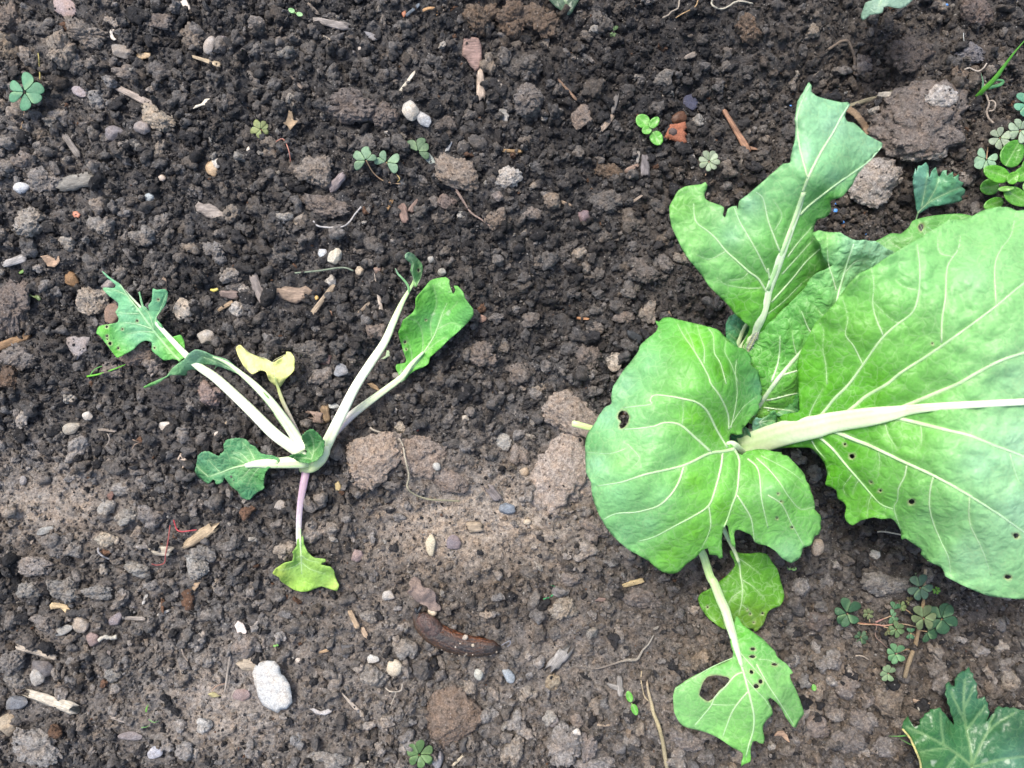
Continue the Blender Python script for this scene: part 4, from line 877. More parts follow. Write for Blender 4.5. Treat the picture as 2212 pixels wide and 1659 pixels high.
    L, _ = leaf(p, ol, ctrl([(1580,1190,.016),(1600,1230,.014),(1660,1190,.022),(1692,1260,.016),(1690,1310,.014),(1630,1362,.010),(1560,1350,.012),(1510,1300,.013),(1540,1250,.018),(1610,1290,.018)]),
        [(1600,1200,.16,.40,.05),(1660,1210,.13,.36,.04),(1680,1280,.12,.33,.03),(1620,1260,.12,.34,.04),(1560,1270,.12,.33,.04),(1520,1300,.12,.30,.03),(1600,1340,.17,.33,.04),(1640,1350,.20,.32,.05)], vs,
        [blob(*T1(2,3,u,v), r/4.0) for u,v,r in [(1690,270,9),(2035,290,6),(2060,330,7),(2090,405,6),(2165,325,8)]], step=4.4, puff=.0014, puffs=15, ruffle=.003, rufw=12, seed=71)
    stalk(L, [(1600,975,.024),(1575,1060,.024),(1560,1120,.026)] + [(a, b, .003 + z0(a, b, .016)) for a, b in F((1825,1240),(1870,1340),(1920,1440),(1960,1540))], [16,13,11,10,9,8,6], [(.5,.6,.32),(.48,.58,.30),(.5,.62,.36)])
    # --- bottom leaf on its long stalk
    ol = G3((1940,350),(1990,420),(2050,460),(2090,490),(2170,545),(2212,590)) + T(3,3,[(60,650),(80,700),(160,760),(200,810),(216,838),(188,852),(200,900),(240,980),(280,1080),(300,1140),(312,1190),(280,1235),(258,1270),(240,1312),(220,1305),(170,1240),(120,1150),(70,1090),(20,1052),(0,1068),(28,1130),(40,1195)]) + G3((2205,1240),(2172,1290),(2168,1335),(2182,1400),(2172,1450),(2130,1440),(2110,1425),(2080,1430),(2062,1500),(2064,1560),(2060,1602),(2000,1630),(1978,1648),(1985,1600),(1998,1572),(1992,1530),(1900,1480),(1800,1410),(1700,1360),(1600,1330),(1520,1312),(1470,1290),(1430,1240),(1400,1170),(1395,1090),(1392,1040),(1412,970),(1470,930),(1560,870),(1640,830),(1700,800),(1870,730),(1905,702),(1912,660),(1890,560))
    vs = [(G3((1915,480),(1940,600),(1975,740),(2020,900),(2060,1060),(2090,1200),(2085,1330),(2050,1450),(2020,1560)), 9, 4), (G3((2000,830),(1930,860),(1850,950),(1760,1040),(1720,1120),(1640,1220),(1580,1290)), 5.5, 3), (G3((2040,1000),(1960,1090),(1900,1180),(1860,1280),(1820,1390)), 5.5, 3), (G3((1950,640),(2040,740),(2120,830),(2212,940)), 4, 1.5), (G3((2020,880),(2100,980),(2180,1060)) + T(3,3,[(20,1140)]), 3.5, 2),
          (T(3,3,[(-100,760),(0,940),(80,1060),(150,1170),(230,1300)]), 4.5, 2.5), (G3((1910,705),(1700,800),(1500,925),(1410,975)), 3.5, 2), (G3((1720,1110),(1850,1115),(1950,1110)), 2.5, 1), (T(3,3,[(-80,720),(20,730),(130,790)]), 2, 1)]
    holes = [G3((1690,872),(1760,858),(1850,872),(1878,890),(1860,932),(1830,962),(1790,990),(1750,1050),(1700,1086),(1655,1065),(1620,1030),(1630,980),(1652,920)), blob(*T1(2,3,2078,697), 7, 3.5), blob(*T1(2,3,2070,830), 5), blob(*T1(2,3,2112,955), 7, 5), blob(*T1(2,3,2150,910), 5), blob(*T1(3,3,-130,630), 5, 3), blob(*T1(3,3,60,765), 7, 3)]
    L, sf = leaf(p, ol, [(1590,1340,.034),(1585,1420,.042),(1460,1480,.040),(1460,1540,.038),(1540,1580,.036),(1612,1645,.040),(1640,1560,.048),(1620,1480,.050),(1700,1470,.044),(1730,1560,.030),(1660,1380,.038),(1540,1450,.044),(1640,1600,.042)],
        [(1600,1370,.12,.40,.06),(1650,1390,.16,.44,.14),(1700,1450,0.250,0.520,0.216),(1600,1450,0.220,0.499,0.194),(1540,1460,0.220,0.489,0.202),(1470,1500,0.260,0.530,0.238),(1500,1560,0.270,0.551,0.238),(1560,1540,0.250,0.530,0.216),(1610,1600,0.260,0.551,0.194),(1680,1500,0.260,0.530,0.216),(1720,1570,0.250,0.520,0.202),(1615,1640,.16,.45,.10)], vs, holes, step=4.4, puff=.001, puffs=18, ruffle=.002, seed=73)
    sp = F((1590,1180),(1620,1380),(1660,1500),(1710,1659)) + G3((1745,60),(1800,200),(1845,300),(1880,420),(1915,520),(1945,640))
    sz = [.040,.034,.031,.030,.031,.0325,.034,.0365]
    stalk(L, [(1618,985,.022),(1580,1060,.030),(1530,1130,.034)] + [(a, b, z) for (a, b), z in zip(sp[1:8], [.034,.031,.030,.031,.0325,.034,.0365])] + [(a, b, float(sf(np.array([a]), np.array([b]))[0])) for a, b in G3((1905,500),(1945,640),(1985,780))], [20,17,16,16,16.5,17,18,19,19,18,16,12,7], [(.5,.64,.3),(.50,.66,.32),(.46,.62,.26),(.50,.66,.36),(.56,.72,.44),(.6,.76,.48)], name='stalk', flat=.7, sub=5)
    # --- cut stub to the left
    stalk(p, [(1600,975,.022),(1450,950,.026),(1330,938,.028),(1290,928,.030),(1270,923,.031),(1248,917,.0315),(1240,915,.0312),(1236,914,.031)], [20,17,14,12,12,13,13,9], [(.5,.62,.3),(.55,.70,.28),(.62,.76,.34),(.60,.72,.36)], name='broken_stalk')
    # caterpillar resting on the stalk of the upper leaf
    P = C((2112,1205),(2105,1235),(2080,1280),(2055,1330),(2035,1370),(2025,1385))
    q = cr([(a, b, .0645 - .0008 * i) for i, (a, b) in enumerate(P)], 7); m = len(q)
    R = np.interp(np.linspace(0, 1, m), [0, .06, .2, .8, .95, 1], [2.2, 4.2, 5.2, 5.2, 4.0, 1.8]) * S * (1 + .09 * np.sin(np.arange(m) * 1.6))
    V, Fc = tube_geo([W(a, b, c) for a, b, c in q], R, .9, 12)
    V = np.array(V); rr = np.random.default_rng(3)
    base = np.array([.20, .25, .19]) * rr.uniform(.25, 1.5, (len(V), 1)); base[:12] = (.03, .03, .035)
    k = np.arange(len(V)) % 12; base[(k == 3) | (k == 0) | (k == 6)] = np.array([.34, .36, .16])
    c0 = V.mean(0)
    o = mesh("caterpillar", V - c0, Fc, plain("caterpillar_skin", rough=.6, bump=.4, bs=2500, var=(.5, 1.4)), True, base); o.location = c0
    tag(o, "small mottled grey green caterpillar clinging to the stalk of the upper leaf", "caterpillar")
    HV, HF = [], []
    for i in range(150):
        b = V[rr.integers(12, len(V) - 12)] - c0; n = b - (q[0][:0].sum() if False else 0)
        j = rr.normal(0, 1, 3); j[2] = abs(j[2]); j /= np.linalg.norm(j); e = b + j * .0022; s = np.cross(j, [0, 0, 1.0]); s = s / (np.linalg.norm(s) + 1e-9) * .00006
        HV += [b - s, b + s, e]; HF.append((len(HV) - 3, len(HV) - 2, len(HV) - 1))
    mesh("hairs", HV, HF, M_ROOT, False, np.repeat([(.55, .56, .5)], len(HV), 0), o)
right_plant()
# ------------------------------------------------------------------ hand-set stones, clods, wood and litter
def rest(o, px, py, lift=0.0):
    pass
ROCKS = []
def stone(c, r, u, v, ru, rv, rot, col, label, name='stone', style='stone', cat=None, sink=.35, hz=.7, seed=None, excl=True, dz=0.0):
    kk_ = 1.24 if style == 'rock' else 1.14 if style == 'clod' else 1.0; ru, rv = ru * kk_, rv * kk_
    px, py = T1(c, r, u, v); a, b = ru / 4.0 * S, rv / 4.0 * S
    seed = seed or int(px * 7 + py)
    big = max(ru, rv) / 4.0
    sub = 5 if big > 32 else 4 if big > 9 else 3
    P = dict(stone=dict(rough=.22, nod=.05, fine=.035, facet=.8), pebble=dict(rough=.16, nod=0, fine=.012, facet=.2), clod=dict(rough=.24, nod=.28, fine=.19, facet=.35, cluster=9),
             rock=dict(rough=.5, nod=.20, fine=.15, facet=.5, cluster=0), slab=dict(rough=.2, nod=.0, fine=.03, facet=.5))[style]
    mat = dict(stone=M_STONE, pebble=M_PEBBLE, clod=M_ROCK, rock=M_ROCK, slab=M_STONE)[style]
    V, F = lump(sub, seed, **P)
    if style in ('clod', 'rock') and big > 32:
        k = fbm(V[:, 0] * 8, V[:, 1] * 8, V[:, 2] * 8, o=4, seed=seed + 2) + .5 * (.5 - vor(V[:, 0] * 7, V[:, 1] * 7, V[:, 2] * 7, seed=seed)); V = V * (1 + .17 * k)[:, None]
    V = V / np.array([np.abs(V[:, 0]).max(), np.abs(V[:, 1]).max(), np.abs(V[:, 2]).max()])
    h = min(a, b) * (hz if style != 'slab' else .28)
    V = V * np.array([a, b, h])
    ca, sa = math.cos(-math.radians(rot)), math.sin(-math.radians(rot))
    V = np.stack([V[:, 0] * ca - V[:, 1] * sa, V[:, 0] * sa + V[:, 1] * ca, V[:, 2]], 1)
    if style in ('clod', 'rock'):
        g_ = sum(col) / 3; col = tuple((.72 * q_ + .28 * g_) * (1.04 if style == 'rock' else .92) for q_ in col); col = (col[0] * 1.04, col[1] * 1.045, col[2] * 1.05)
    o = mesh(name, V, F, mat)
    z = hmax(px, py, big * .6) + h * (1 - sink * 2) * .5 + .0012 + dz
    x, y, _ = W(px, py, z); o.location = (x, y, z); o.color = (*col, 1)
    tag(o, label, cat or dict(stone='stone', pebble='pebble', clod='clod', rock='clod', slab='stone')[style])
    if style not in ('clod', 'rock') and name not in ('seed', 'blue_pellet'): o.color = (col[0] * .84, col[1] * .84, col[2] * .86, 1)
    if style in ('clod', 'rock') and big > 18: ROCKS.append((o, V, F, px, py, big))
    if excl: EXCL.append((px, py, (big * .72 if style in ('clod', 'rock') else big * .9 + 1)))
    return o
def stick(c, r, u0, v0, u1, v1, w, col, label, name='wood_fragment', cat='wood', flat=.5, lift=.0012, jag=.5, taper=(1, 1), seed=None, bend=0):
    p0, p1 = T1(c, r, u0, v0), T1(c, r, u1, v1); seed = seed or int(u0 + v0)
    L = math.hypot(p1[0] - p0[0], p1[1] - p0[1]); rr = np.random.default_rng(seed)
    m = max(7, int(L / 5)); n = 12; V = []; R = w / 4.0 * S * .5
    for i in range(m):
        t = i / (m - 1)
        k = (taper[0] + (taper[1] - taper[0]) * t) * (1 + .10 * vn(np.array([t * 5]), np.array([seed * 1.0]), seed=seed)[0])
        if i in (0, m - 1): k *= .72
        for q in range(n):
            a = 2 * math.pi * q / n
            g = 1 + .30 * vn(np.array([q * 1.3]), np.array([t * 1.2 + seed]), seed=seed + 1)[0]
            ex = (rr.uniform(-jag, jag) * R * 1.6) if i in (0, m - 1) else 0
            V.append(((t - .5) * L * S + ex, math.cos(a) * R * k * g + bend * S / 4 * (1 - (2 * t - 1) ** 2), math.sin(a) * R * k * g * flat))
    F = [(i * n + q, i * n + (q + 1) % n, (i + 1) * n + (q + 1) % n, (i + 1) * n + q) for i in range(m - 1) for q in range(n)]
    F += [tuple(range(n))[::-1], tuple((m - 1) * n + q for q in range(n))]
    o = mesh(name, V, F, M_WOOD)
    za = hmax(*p0, 6) + R * flat * .6 + lift; zb = hmax(*p1, 6) + R * flat * .6 + lift
    mx, my = (p0[0] + p1[0]) / 2, (p0[1] + p1[1]) / 2
    zc = max((za + zb) / 2, hmax(mx, my, 6) + R * flat * .3)
    o.location = W(mx, my, zc); o.rotation_euler = (0, -math.atan2(zb - za, L * S), math.atan2(-(p1[1] - p0[1]), p1[0] - p0[0])); o.color = (*col, 1)
    tag(o, label, cat)
    for t in np.linspace(0.05, .95, max(2, int(L / 14))): EXCL.append((p0[0] + (p1[0] - p0[0]) * t, p0[1] + (p1[1] - p0[1]) * t, w / 8 + 3))
    return o
def chip(c, r, pts, th, col, label, name='bark_chip', cat='bark', mat=None, curl=.0, tilt=(0, 0), lift=.001, rel=.25, fit=True):
    P = T(c, r, pts); q = np.array(P); ctr = q.mean(0); ext = np.ptp(q, axis=0).max()
    o_ = densify(P, max(2.0, ext / 26), False); v, f = cdt(o_, [], max(2.4, ext / 16), 3)
    d, _ = segdist(v[:, 0], v[:, 1], o_, True); dm = d.max() + 1e-6
    lx, ly = (v[:, 0] - ctr[0]) * S, -(v[:, 1] - ctr[1]) * S
    z = th * (np.clip(d / (dm * .35), 0, 1) ** .6 * .45 + rel * fbm(v[:, 0] / 7, v[:, 1] / 7, o=3, seed=5)) + curl * (d < 1e-6 * 0) + curl * (np.hypot(lx, ly) / (ext * S * .5)) ** 2
    z = z + lx * tilt[0] + ly * tilt[1]
    V = np.stack([lx, ly, z], 1); a, b, cc = V[f[:, 0]], V[f[:, 1]], V[f[:, 2]]
    f = np.where((np.cross(b - a, cc - a)[:, 2] < 0)[:, None], f[:, ::-1], f)
    o = mesh(name, V, f, mat or M_WOOD); md = o.modifiers.new("thick", 'SOLIDIFY'); md.thickness = th * .8; md.offset = -1
    zz = hmax(*ctr, ext * .3) + th * .6 + lift; o.location = W(ctr[0], ctr[1], zz); o.color = (*col, 1)
    tag(o, label, cat); EXCL.append((*ctr, ext * .42))
    return o
def string(c, r, pts, w, col, label, name='root', cat='root', lift=.0038, mat=None, flat=.9, bumps=.35, taper=None, excl=True):
    P = T(c, r, pts); q = cr(P, 6); z = np.array([hmax(a, b, 3) for a, b in q])
    for _ in range(2): z = np.convolve(np.pad(z, 2, 'edge'), np.ones(5) / 5, 'valid')
    z = np.maximum(z, np.array([h1(a, b) for a, b in q]) ) + lift
    R = (np.interp(np.linspace(0, 1, len(q)), np.linspace(0, 1, len(taper)), taper) if taper else np.ones(len(q))) * w / 4 * S * .5
    P3 = np.array([W(a, b, cz) for (a, b), cz in zip(q, z)])
    V, F = tube_geo(P3, R, flat, 7, 0, bumps, int(P[0][0])); c0 = P3.mean(0)
    cl = lerp_list(col, len(q)) if isinstance(col, list) else np.repeat([col], len(q), 0)
    o = mesh(name, np.array(V) - c0, F, mat or M_ROOT, True, np.repeat(cl, 7, 0)); o.location = c0
    tag(o, label, cat)
    if excl:
        for a, b in q[::3]: EXCL.append((a, b, w / 8 + 2.5))
    return o
TAN, PALE, GREY, CREAM, BROWN, DGREY = (.34, .27, .19), (.46, .42, .35), (.24, .22, .21), (.58, .52, .42), (.17, .115, .08), (.10, .095, .095)
DRY = (.30, .25, .20)

def debris():
    # big embedded lumps and rocks
    stone(1,2,1040,645,255,215,-10,(.37,.285,.215),"large tan crusted lump beside the seedling crown with a root string over it",style='rock',name='soil_lump',cat='lump',sink=.55,hz=.45)
    stone(1,2,1440,600,215,170,5,(.28,.22,.175),"brown lump embedded just right of the large tan crusted one",style='rock',name='soil_lump',cat='lump',sink=.6,hz=.4)
    stone(1,2,1700,840,170,100,10,(.25,.20,.165),"low brown crusted lump near the end of the root string",style='rock',name='soil_lump',cat='lump',sink=.62,hz=.4)
    stone(2,2,485,265,255,175,15,(.34,.275,.22),"rounded tan lump beneath the cut green stalk stub",style='rock',name='soil_lump',cat='lump',sink=.45,hz=.5)
    stone(2,2,450,790,270,330,0,(.41,.335,.275),"pale tan craggy lump touching the left edge of the round cabbage leaf",style='rock',name='soil_lump',cat='lump',sink=.5,hz=.4)
    stone(2,2,710,1270,125,125,20,(.28,.235,.20),"grey brown lump below the pale craggy one at the leaf edge",style='clod',name='soil_lump',cat='lump')
    stone(2,2,640,1460,110,95,-20,(.36,.31,.26),"pale crumbly lump left of the lowest point of the round leaf",style='clod',name='soil_lump',cat='lump')
    stone(2,2,60,600,90,90,0,(.30,.25,.21),"small tan lump left of the pale craggy lump",style='clod',name='soil_lump',cat='lump')
    stone(1,3,1670,1210,245,240,0,(.215,.155,.11),"brown porous lump with dark pits below the slug",style='rock',name='soil_lump',cat='lump',sink=.42,hz=.45)
    stone(3,0,1330,1060,390,300,-12,(.20,.165,.14),"large dark porous rock right of the tip of the upper leaf",style='rock',name='porous_rock',cat='rock',sink=.42,hz=.4)
    stone(3,0,1490,850,125,100,0,(.42,.39,.36),"pale grey crumbling crust on top of the large porous rock",style='rock',name='porous_crust',cat='rock',sink=.2,hz=.5,dz=.007)
    stone(3,0,1330,1290,190,95,5,(.34,.31,.27),"pale crust on the lower rim of the large porous rock",style='rock',name='porous_crust',cat='rock',sink=.25,hz=.5,dz=.005)
    stone(3,0,880,1600,185,210,20,(.36,.32,.28),"pale gritty stone below the large porous rock",style='rock',name='gritty_stone',cat='stone',sink=.35,hz=.5)
    stone(3,0,1750,465,122,92,10,(.20,.20,.225),"silvery grey knobbly lump near the grass shoot",style='clod',name='silvery_lump',cat='lump')
    stone(1,0,860,930,255,150,-12,(.20,.165,.145),"wide knobbly brown clod left of the two white stones",style='clod',name='large_clod',cat='clod',sink=.3)
    stone(1,0,1110,1010,120,130,0,(.20,.165,.145),"knobbly brown clod attached at the right of the wide one",style='clod',name='large_clod',cat='clod')
    stone(1,0,540,1480,165,130,10,(.28,.235,.19),"rough tan clod between the dry weed and the folded clover",style='clod',name='large_clod',cat='clod')
    stone(1,0,1730,1510,180,125,22,(.27,.215,.165),"smooth brown clod with a white speck beside the white lump",style='rock',name='large_clod',cat='clod',sink=.25,hz=.65)
    stone(1,0,2180,1530,110,85,-25,(.44,.42,.385),"off white knobbly stone right of the smooth brown clod",style='rock',name='white_stone',cat='stone')
    stone(1,0,1340,955,75,90,-20,(.48,.46,.40),"left of the two adjoining white stones near the top",style='stone',name='white_stone')
    stone(1,0,1445,1030,60,90,-30,(.46,.47,.46),"right of the two adjoining white stones near the top",style='stone',name='white_stone')
    stone(1,0,915,435,30,45,-15,(.50,.46,.40),"small white stone under the slate sliver near the top",style='stone',name='white_stone')
    stone(1,0,2020,550,80,95,0,(.27,.22,.165),"round tan clod touching the reddish bark chip",style='clod',name='large_clod',cat='clod')
    stone(1,0,1640,1090,90,80,0,(.15,.125,.105),"mossy brown clod under the right white stone",style='clod',name='large_clod',cat='clod')
    stone(1,0,1950,150,150,140,0,(.19,.135,.09),"orange brown clod at the top edge left of centre",style='clod',name='large_clod',cat='clod')
    stone(2,0,30,170,160,160,0,(.19,.13,.085),"orange brown clod beside its twin at the top edge",style='clod',name='large_clod',cat='clod')
    stone(2,0,235,190,160,150,0,(.17,.12,.08),"rightmost orange brown clod in the group at the top edge",style='clod',name='large_clod',cat='clod')
    stone(2,0,100,850,160,150,0,(.20,.18,.165),"big dark clod with whitish flecks right of the pale wood chip",style='clod',name='large_clod',cat='clod')
    stone(2,0,100,560,150,120,0,(.15,.135,.12),"dark flecked clod above the big flecked one",style='clod',name='large_clod',cat='clod')
    stone(2,0,590,1010,85,100,20,(.25,.195,.155),"brown egg-shaped clod left of the weathered wood sliver",style='rock',name='large_clod',cat='clod')
    stone(2,0,840,1480,115,75,20,(.17,.115,.07),"mossy rust brown clod above the dark crumbly soil",style='clod',name='large_clod',cat='clod')
    stone(2,0,1320,690,95,80,0,(.20,.185,.165),"grey knobbly clod above the green four-leaf seedling",style='clod',name='large_clod',cat='clod')
    stone(2,0,2060,230,110,130,15,(.19,.13,.085),"upright orange brown clod near the curved white root",style='clod',name='large_clod',cat='clod')
    stone(3,0,1800,120,150,130,0,(.16,.12,.10),"smooth brown clod near the top right corner",style='rock',name='large_clod',cat='clod')
    stone(3,0,1640,660,80,90,0,(.21,.155,.11),"tan clod under the silvery lump",style='clod',name='large_clod',cat='clod')
    stone(3,0,830,570,75,110,0,(.19,.16,.14),"upright clod behind the tip of the upper cabbage leaf",style='clod',name='large_clod',cat='clod')
    stone(3,0,1250,480,230,170,10,(.13,.105,.09),"wide dark brown clod above the large porous rock",style='clod',name='large_clod',cat='clod')
    # top left
    stone(0,0,70,180,130,150,0,(.24,.19,.15),"brown clod in the top left corner",style='clod',name='large_clod',cat='clod')
    stone(0,0,80,400,110,110,0,(.25,.20,.14),"clod with yellowish flecks on the left edge near the top",style='clod',name='large_clod',cat='clod')
    stone(0,0,510,440,150,160,20,(.34,.28,.215),"large tan gritty clod above and right of the green clover",style='clod',name='large_clod',cat='clod')
    stone(0,0,740,290,180,120,10,(.26,.225,.19),"wide brownish clod left of the white curved shell",style='clod',name='large_clod',cat='clod')
    stone(0,0,570,70,120,80,20,(.36,.29,.27),"flat pinkish stone at the top edge",style='slab',name='pink_stone',cat='stone')
    stone(0,0,1370,1030,140,105,15,(.40,.335,.245),"pale gritty stone at the end of the jointed twig",style='rock',name='gritty_stone',cat='stone')
    stone(0,0,1240,1095,85,65,10,(.26,.235,.22),"grey flat stone tucked beside the pale gritty stone",style='stone')
    stone(0,0,980,1155,95,70,-10,(.23,.22,.23),"angular grey stone below the jointed twig",style='stone')
    stone(0,0,680,790,75,40,30,(.34,.31,.32),"pale lilac grey chip of stone right of the green clover",style='slab')
    stone(0,0,1400,190,100,80,0,(.20,.17,.15),"dark brown clod right of the white shell",style='clod',name='large_clod',cat='clod')
    stone(0,0,1670,330,100,100,0,(.25,.20,.15),"round tan clod beside the pale jointed pebble",style='clod',name='large_clod',cat='clod')
    stone(0,0,1810,385,50,85,20,(.38,.35,.31),"upright pale pebble above the tan wood sliver",style='pebble',name='pebble')
    stone(0,0,1920,360,60,50,0,(.24,.215,.215),"brownish grey pebble right of the upright pale one",style='stone',name='pebble',cat='pebble')
    stone(0,0,1830,1460,55,75,-15,(.48,.37,.24),"tan egg-shaped pebble with a small white stone on it",style='pebble',name='pebble')
    stone(0,0,1870,1410,35,45,-20,(.60,.56,.48),"small white stone leaning on the tan egg-shaped pebble",style='stone',name='white_stone')
    stone(0,0,1400,1540,35,30,0,(.55,.50,.44),"small round cream pebble left of the tan egg-shaped one",style='pebble',name='pebble')
    stone(0,0,2165,1300,40,38,0,(.66,.60,.52),"tiny white pear-shaped pebble under the reddish weed",style='pebble',name='pebble')
    stone(0,0,185,1625,72,50,5,(.52,.55,.56),"smooth bluish white pebble at the left edge",style='pebble',name='pebble')
    stone(0,0,15,300,45,40,0,(.52,.45,.32),"cream pebble cut by the left edge",style='pebble',name='pebble')
    stone(0,0,1050,450,95,60,10,(.27,.25,.22),"flat grey stone left of the orange tan chip",style='stone')
    stone(0,0,1380,620,100,85,0,(.16,.145,.135),"dark clod under the orange tan chip",style='clod',name='large_clod',cat='clod')
    stone(0,0,1070,620,90,60,0,(.24,.205,.175),"low brown clod left of the dark clod and chip",style='clod',name='large_clod',cat='clod')
    stone(0,0,830,860,85,75,0,(.27,.255,.235),"grey round stone left of the jointed twig",style='rock',name='gritty_stone',cat='stone')
    stone(0,0,380,1560,150,110,15,(.27,.25,.23),"greyish clod left of the banded bark chunk",style='clod',name='large_clod',cat='clod')
    stone(0,0,210,1380,110,75,10,(.26,.22,.19),"clod with an orange underside near the left edge",style='clod',name='large_clod',cat='clod')
    # left middle
    stone(0,1,240,260,150,130,-15,(.38,.345,.295),"big pale grey clod near the left edge below the bluish pebble",style='clod',name='large_clod',cat='clod')
    stone(0,1,870,120,95,85,0,(.30,.255,.21),"upper tan clod above the jagged seedling leaf",style='clod',name='large_clod',cat='clod')
    stone(0,1,860,290,120,95,20,(.30,.275,.245),"double grey clod above the jagged seedling leaf",style='clod',name='large_clod',cat='clod')
    stone(0,1,1240,380,110,85,10,(.26,.24,.215),"pointed grey clod left of centre in the upper soil",style='clod',name='large_clod',cat='clod')
    stone(0,1,600,440,80,70,0,(.36,.33,.28),"pale clod between two dark ones on the left",style='clod',name='large_clod',cat='clod')
    stone(0,1,1300,45,52,42,0,(.33,.38,.40),"blue grey pebble above the flat bark chip",style='pebble',name='pebble')
    stone(0,1,1880,520,140,85,25,(.25,.235,.22),"lumpy grey clod below the flat bark chip",style='clod',name='large_clod',cat='clod')
    stone(0,1,2010,720,85,85,20,(.31,.28,.245),"bean-shaped pale clod left of the grey driftwood",style='clod',name='large_clod',cat='clod')
    stone(0,1,785,970,148,135,-8,(.38,.32,.25),"smooth tan stone partly under the jagged leaf tip",style='rock',name='gritty_stone',cat='stone',hz=.55)
    stone(0,1,975,1060,75,105,15,(.24,.17,.13),"brown stone showing in the notch of the jagged leaf",style='stone')
    stone(0,1,1600,1000,72,95,18,(.50,.435,.345),"pale beige stone right of the jagged seedling leaf",style='rock',name='gritty_stone',cat='stone')
    stone(0,1,1780,1252,85,68,8,(.42,.40,.355),"whitish rounded stone between the leaf and the yellow leaf",style='stone',name='white_stone')
    stone(0,1,2055,1020,66,60,0,(.42,.39,.345),"round pale stone under the bark stick",style='rock',name='gritty_stone',cat='stone')
    stone(0,1,2110,850,42,45,0,(.38,.34,.29),"small pale stone beside the pale bark flake",style='rock',name='gritty_stone',cat='stone')
    stone(0,1,620,750,75,60,30,(.26,.16,.08),"rusty orange angular stone above the tan stone",style='stone',name='rusty_stone')
    stone(0,1,940,800,70,45,-10,(.30,.27,.25),"grey stone seen through the leaf tip",style='stone')
    stone(0,1,110,950,150,260,0,(.22,.18,.155),"tall brown clod on the left edge beside the jagged leaf",style='clod',name='large_clod',cat='clod',sink=.4)
    stone(0,1,1180,1400,125,105,0,(.27,.20,.15),"brown stone just below the jagged leaf",style='rock',name='gritty_stone',cat='stone')
    stone(0,1,1320,1490,80,85,20,(.27,.235,.21),"grey brown clod below the stalk of the jagged leaf",style='clod',name='large_clod',cat='clod')
    stone(0,1,60,1590,95,120,0,(.17,.11,.07),"reddish brown clod at the left edge",style='clod',name='large_clod',cat='clod')
    stone(0,1,170,1420,145,105,20,(.23,.205,.185),"dark grey clod above the reddish brown one",style='clod',name='large_clod',cat='clod')
    stone(0,1,1000,1560,115,95,10,(.23,.20,.175),"brown clod below the green grass blades",style='clod',name='large_clod',cat='clod')
    # left lower
    stone(0,2,605,385,95,52,-14,(.38,.36,.30),"oval olive grey pebble on the crusted soil",style='pebble',name='pebble')
    stone(0,2,755,272,46,40,10,(.50,.47,.41),"small round whitish stone near the oval olive pebble",style='stone',name='white_stone')
    stone(0,2,1440,360,66,36,-5,(.56,.53,.47),"white pitted stone left of the white leaf stalk",style='stone',name='white_stone')
    stone(0,2,185,310,52,70,10,(.36,.33,.29),"pale upright stone at the left on crusted soil",style='rock',name='gritty_stone',cat='stone')
    stone(0,2,1880,437,32,30,0,(.62,.57,.50),"small cream pebble above the dark curled leaf",style='pebble',name='pebble')
    stone(0,2,1830,95,115,95,10,(.30,.215,.185),"reddish brown stone under the white leaf stalk",style='rock',name='gritty_stone',cat='stone')
    stone(0,2,1480,130,205,160,10,(.075,.07,.07),"large dark smooth clod left of the reddish stone",style='clod',name='large_clod',cat='clod',sink=.45,hz=.5)
    stone(0,2,1060,905,90,58,-15,(.33,.30,.265),"pale low clod on the crusted soil at left",style='clod',name='large_clod',cat='clod')
    stone(0,2,920,1070,72,66,0,(.36,.34,.30),"pale angular stone with a dark patch at left",style='rock',name='gritty_stone',cat='stone')
    stone(0,2,1100,1155,100,75,-20,(.33,.31,.27),"pale grey clod right of the patched angular stone",style='clod',name='large_clod',cat='clod')
    stone(0,2,910,1350,80,56,5,(.42,.37,.28),"tan oblong stone below the pale grey clod",style='rock',name='gritty_stone',cat='stone')
    stone(0,2,1007,1352,24,36,0,(.38,.35,.29),"small pebble touching the tan oblong stone",style='pebble',name='pebble')
    stone(0,2,385,1268,80,34,-18,(.27,.28,.265),"slate grey sliver of stone at lower left",style='slab')
    stone(0,2,480,1390,140,110,0,(.22,.20,.18),"rounded grey clod under the slate sliver",style='clod',name='large_clod',cat='clod')
    stone(0,2,640,1430,75,70,0,(.26,.24,.215),"grey clod joined to the rounded one at lower left",style='clod',name='large_clod',cat='clod')
    stone(0,2,300,1570,145,90,10,(.31,.275,.245),"broad pale clod near the lower left edge",style='clod',name='large_clod',cat='clod')
    stone(0,2,1310,1150,110,100,0,(.23,.21,.195),"grey brown clod left of the red stem",style='clod',name='large_clod',cat='clod')
    stone(0,2,1700,1590,110,90,30,(.33,.32,.29),"pale grey slaty clod below the split tan wood",style='rock',name='gritty_stone',cat='stone')
    stone(0,2,1760,1470,105,90,0,(.27,.26,.24),"grey crumbly clod joined below the split tan wood",style='clod',name='large_clod',cat='clod')
    stone(0,2,1180,1610,110,70,0,(.32,.305,.27),"pale knobbly clod at the lower left",style='clod',name='large_clod',cat='clod')
    stone(0,2,200,830,34,45,0,(.27,.27,.27),"small grey stone on the crusted patch at left",style='stone')
    # centre
    stone(1,2,1510,1395,46,95,3,(.50,.46,.34),"upright cream oval pebble with a rusty tip",style='pebble',name='pebble')
    stone(1,2,1700,1362,72,64,0,(.20,.175,.185),"flat round purplish slate disc right of the cream pebble",style='slab')
    stone(1,2,1250,372,56,45,15,(.38,.32,.235),"tan stone above the large tan lump",style='rock',name='gritty_stone',cat='stone')
    stone(1,2,678,186,54,28,-3,(.56,.56,.50),"white oblong stone between the two white leaf stalks",style='stone',name='white_stone')
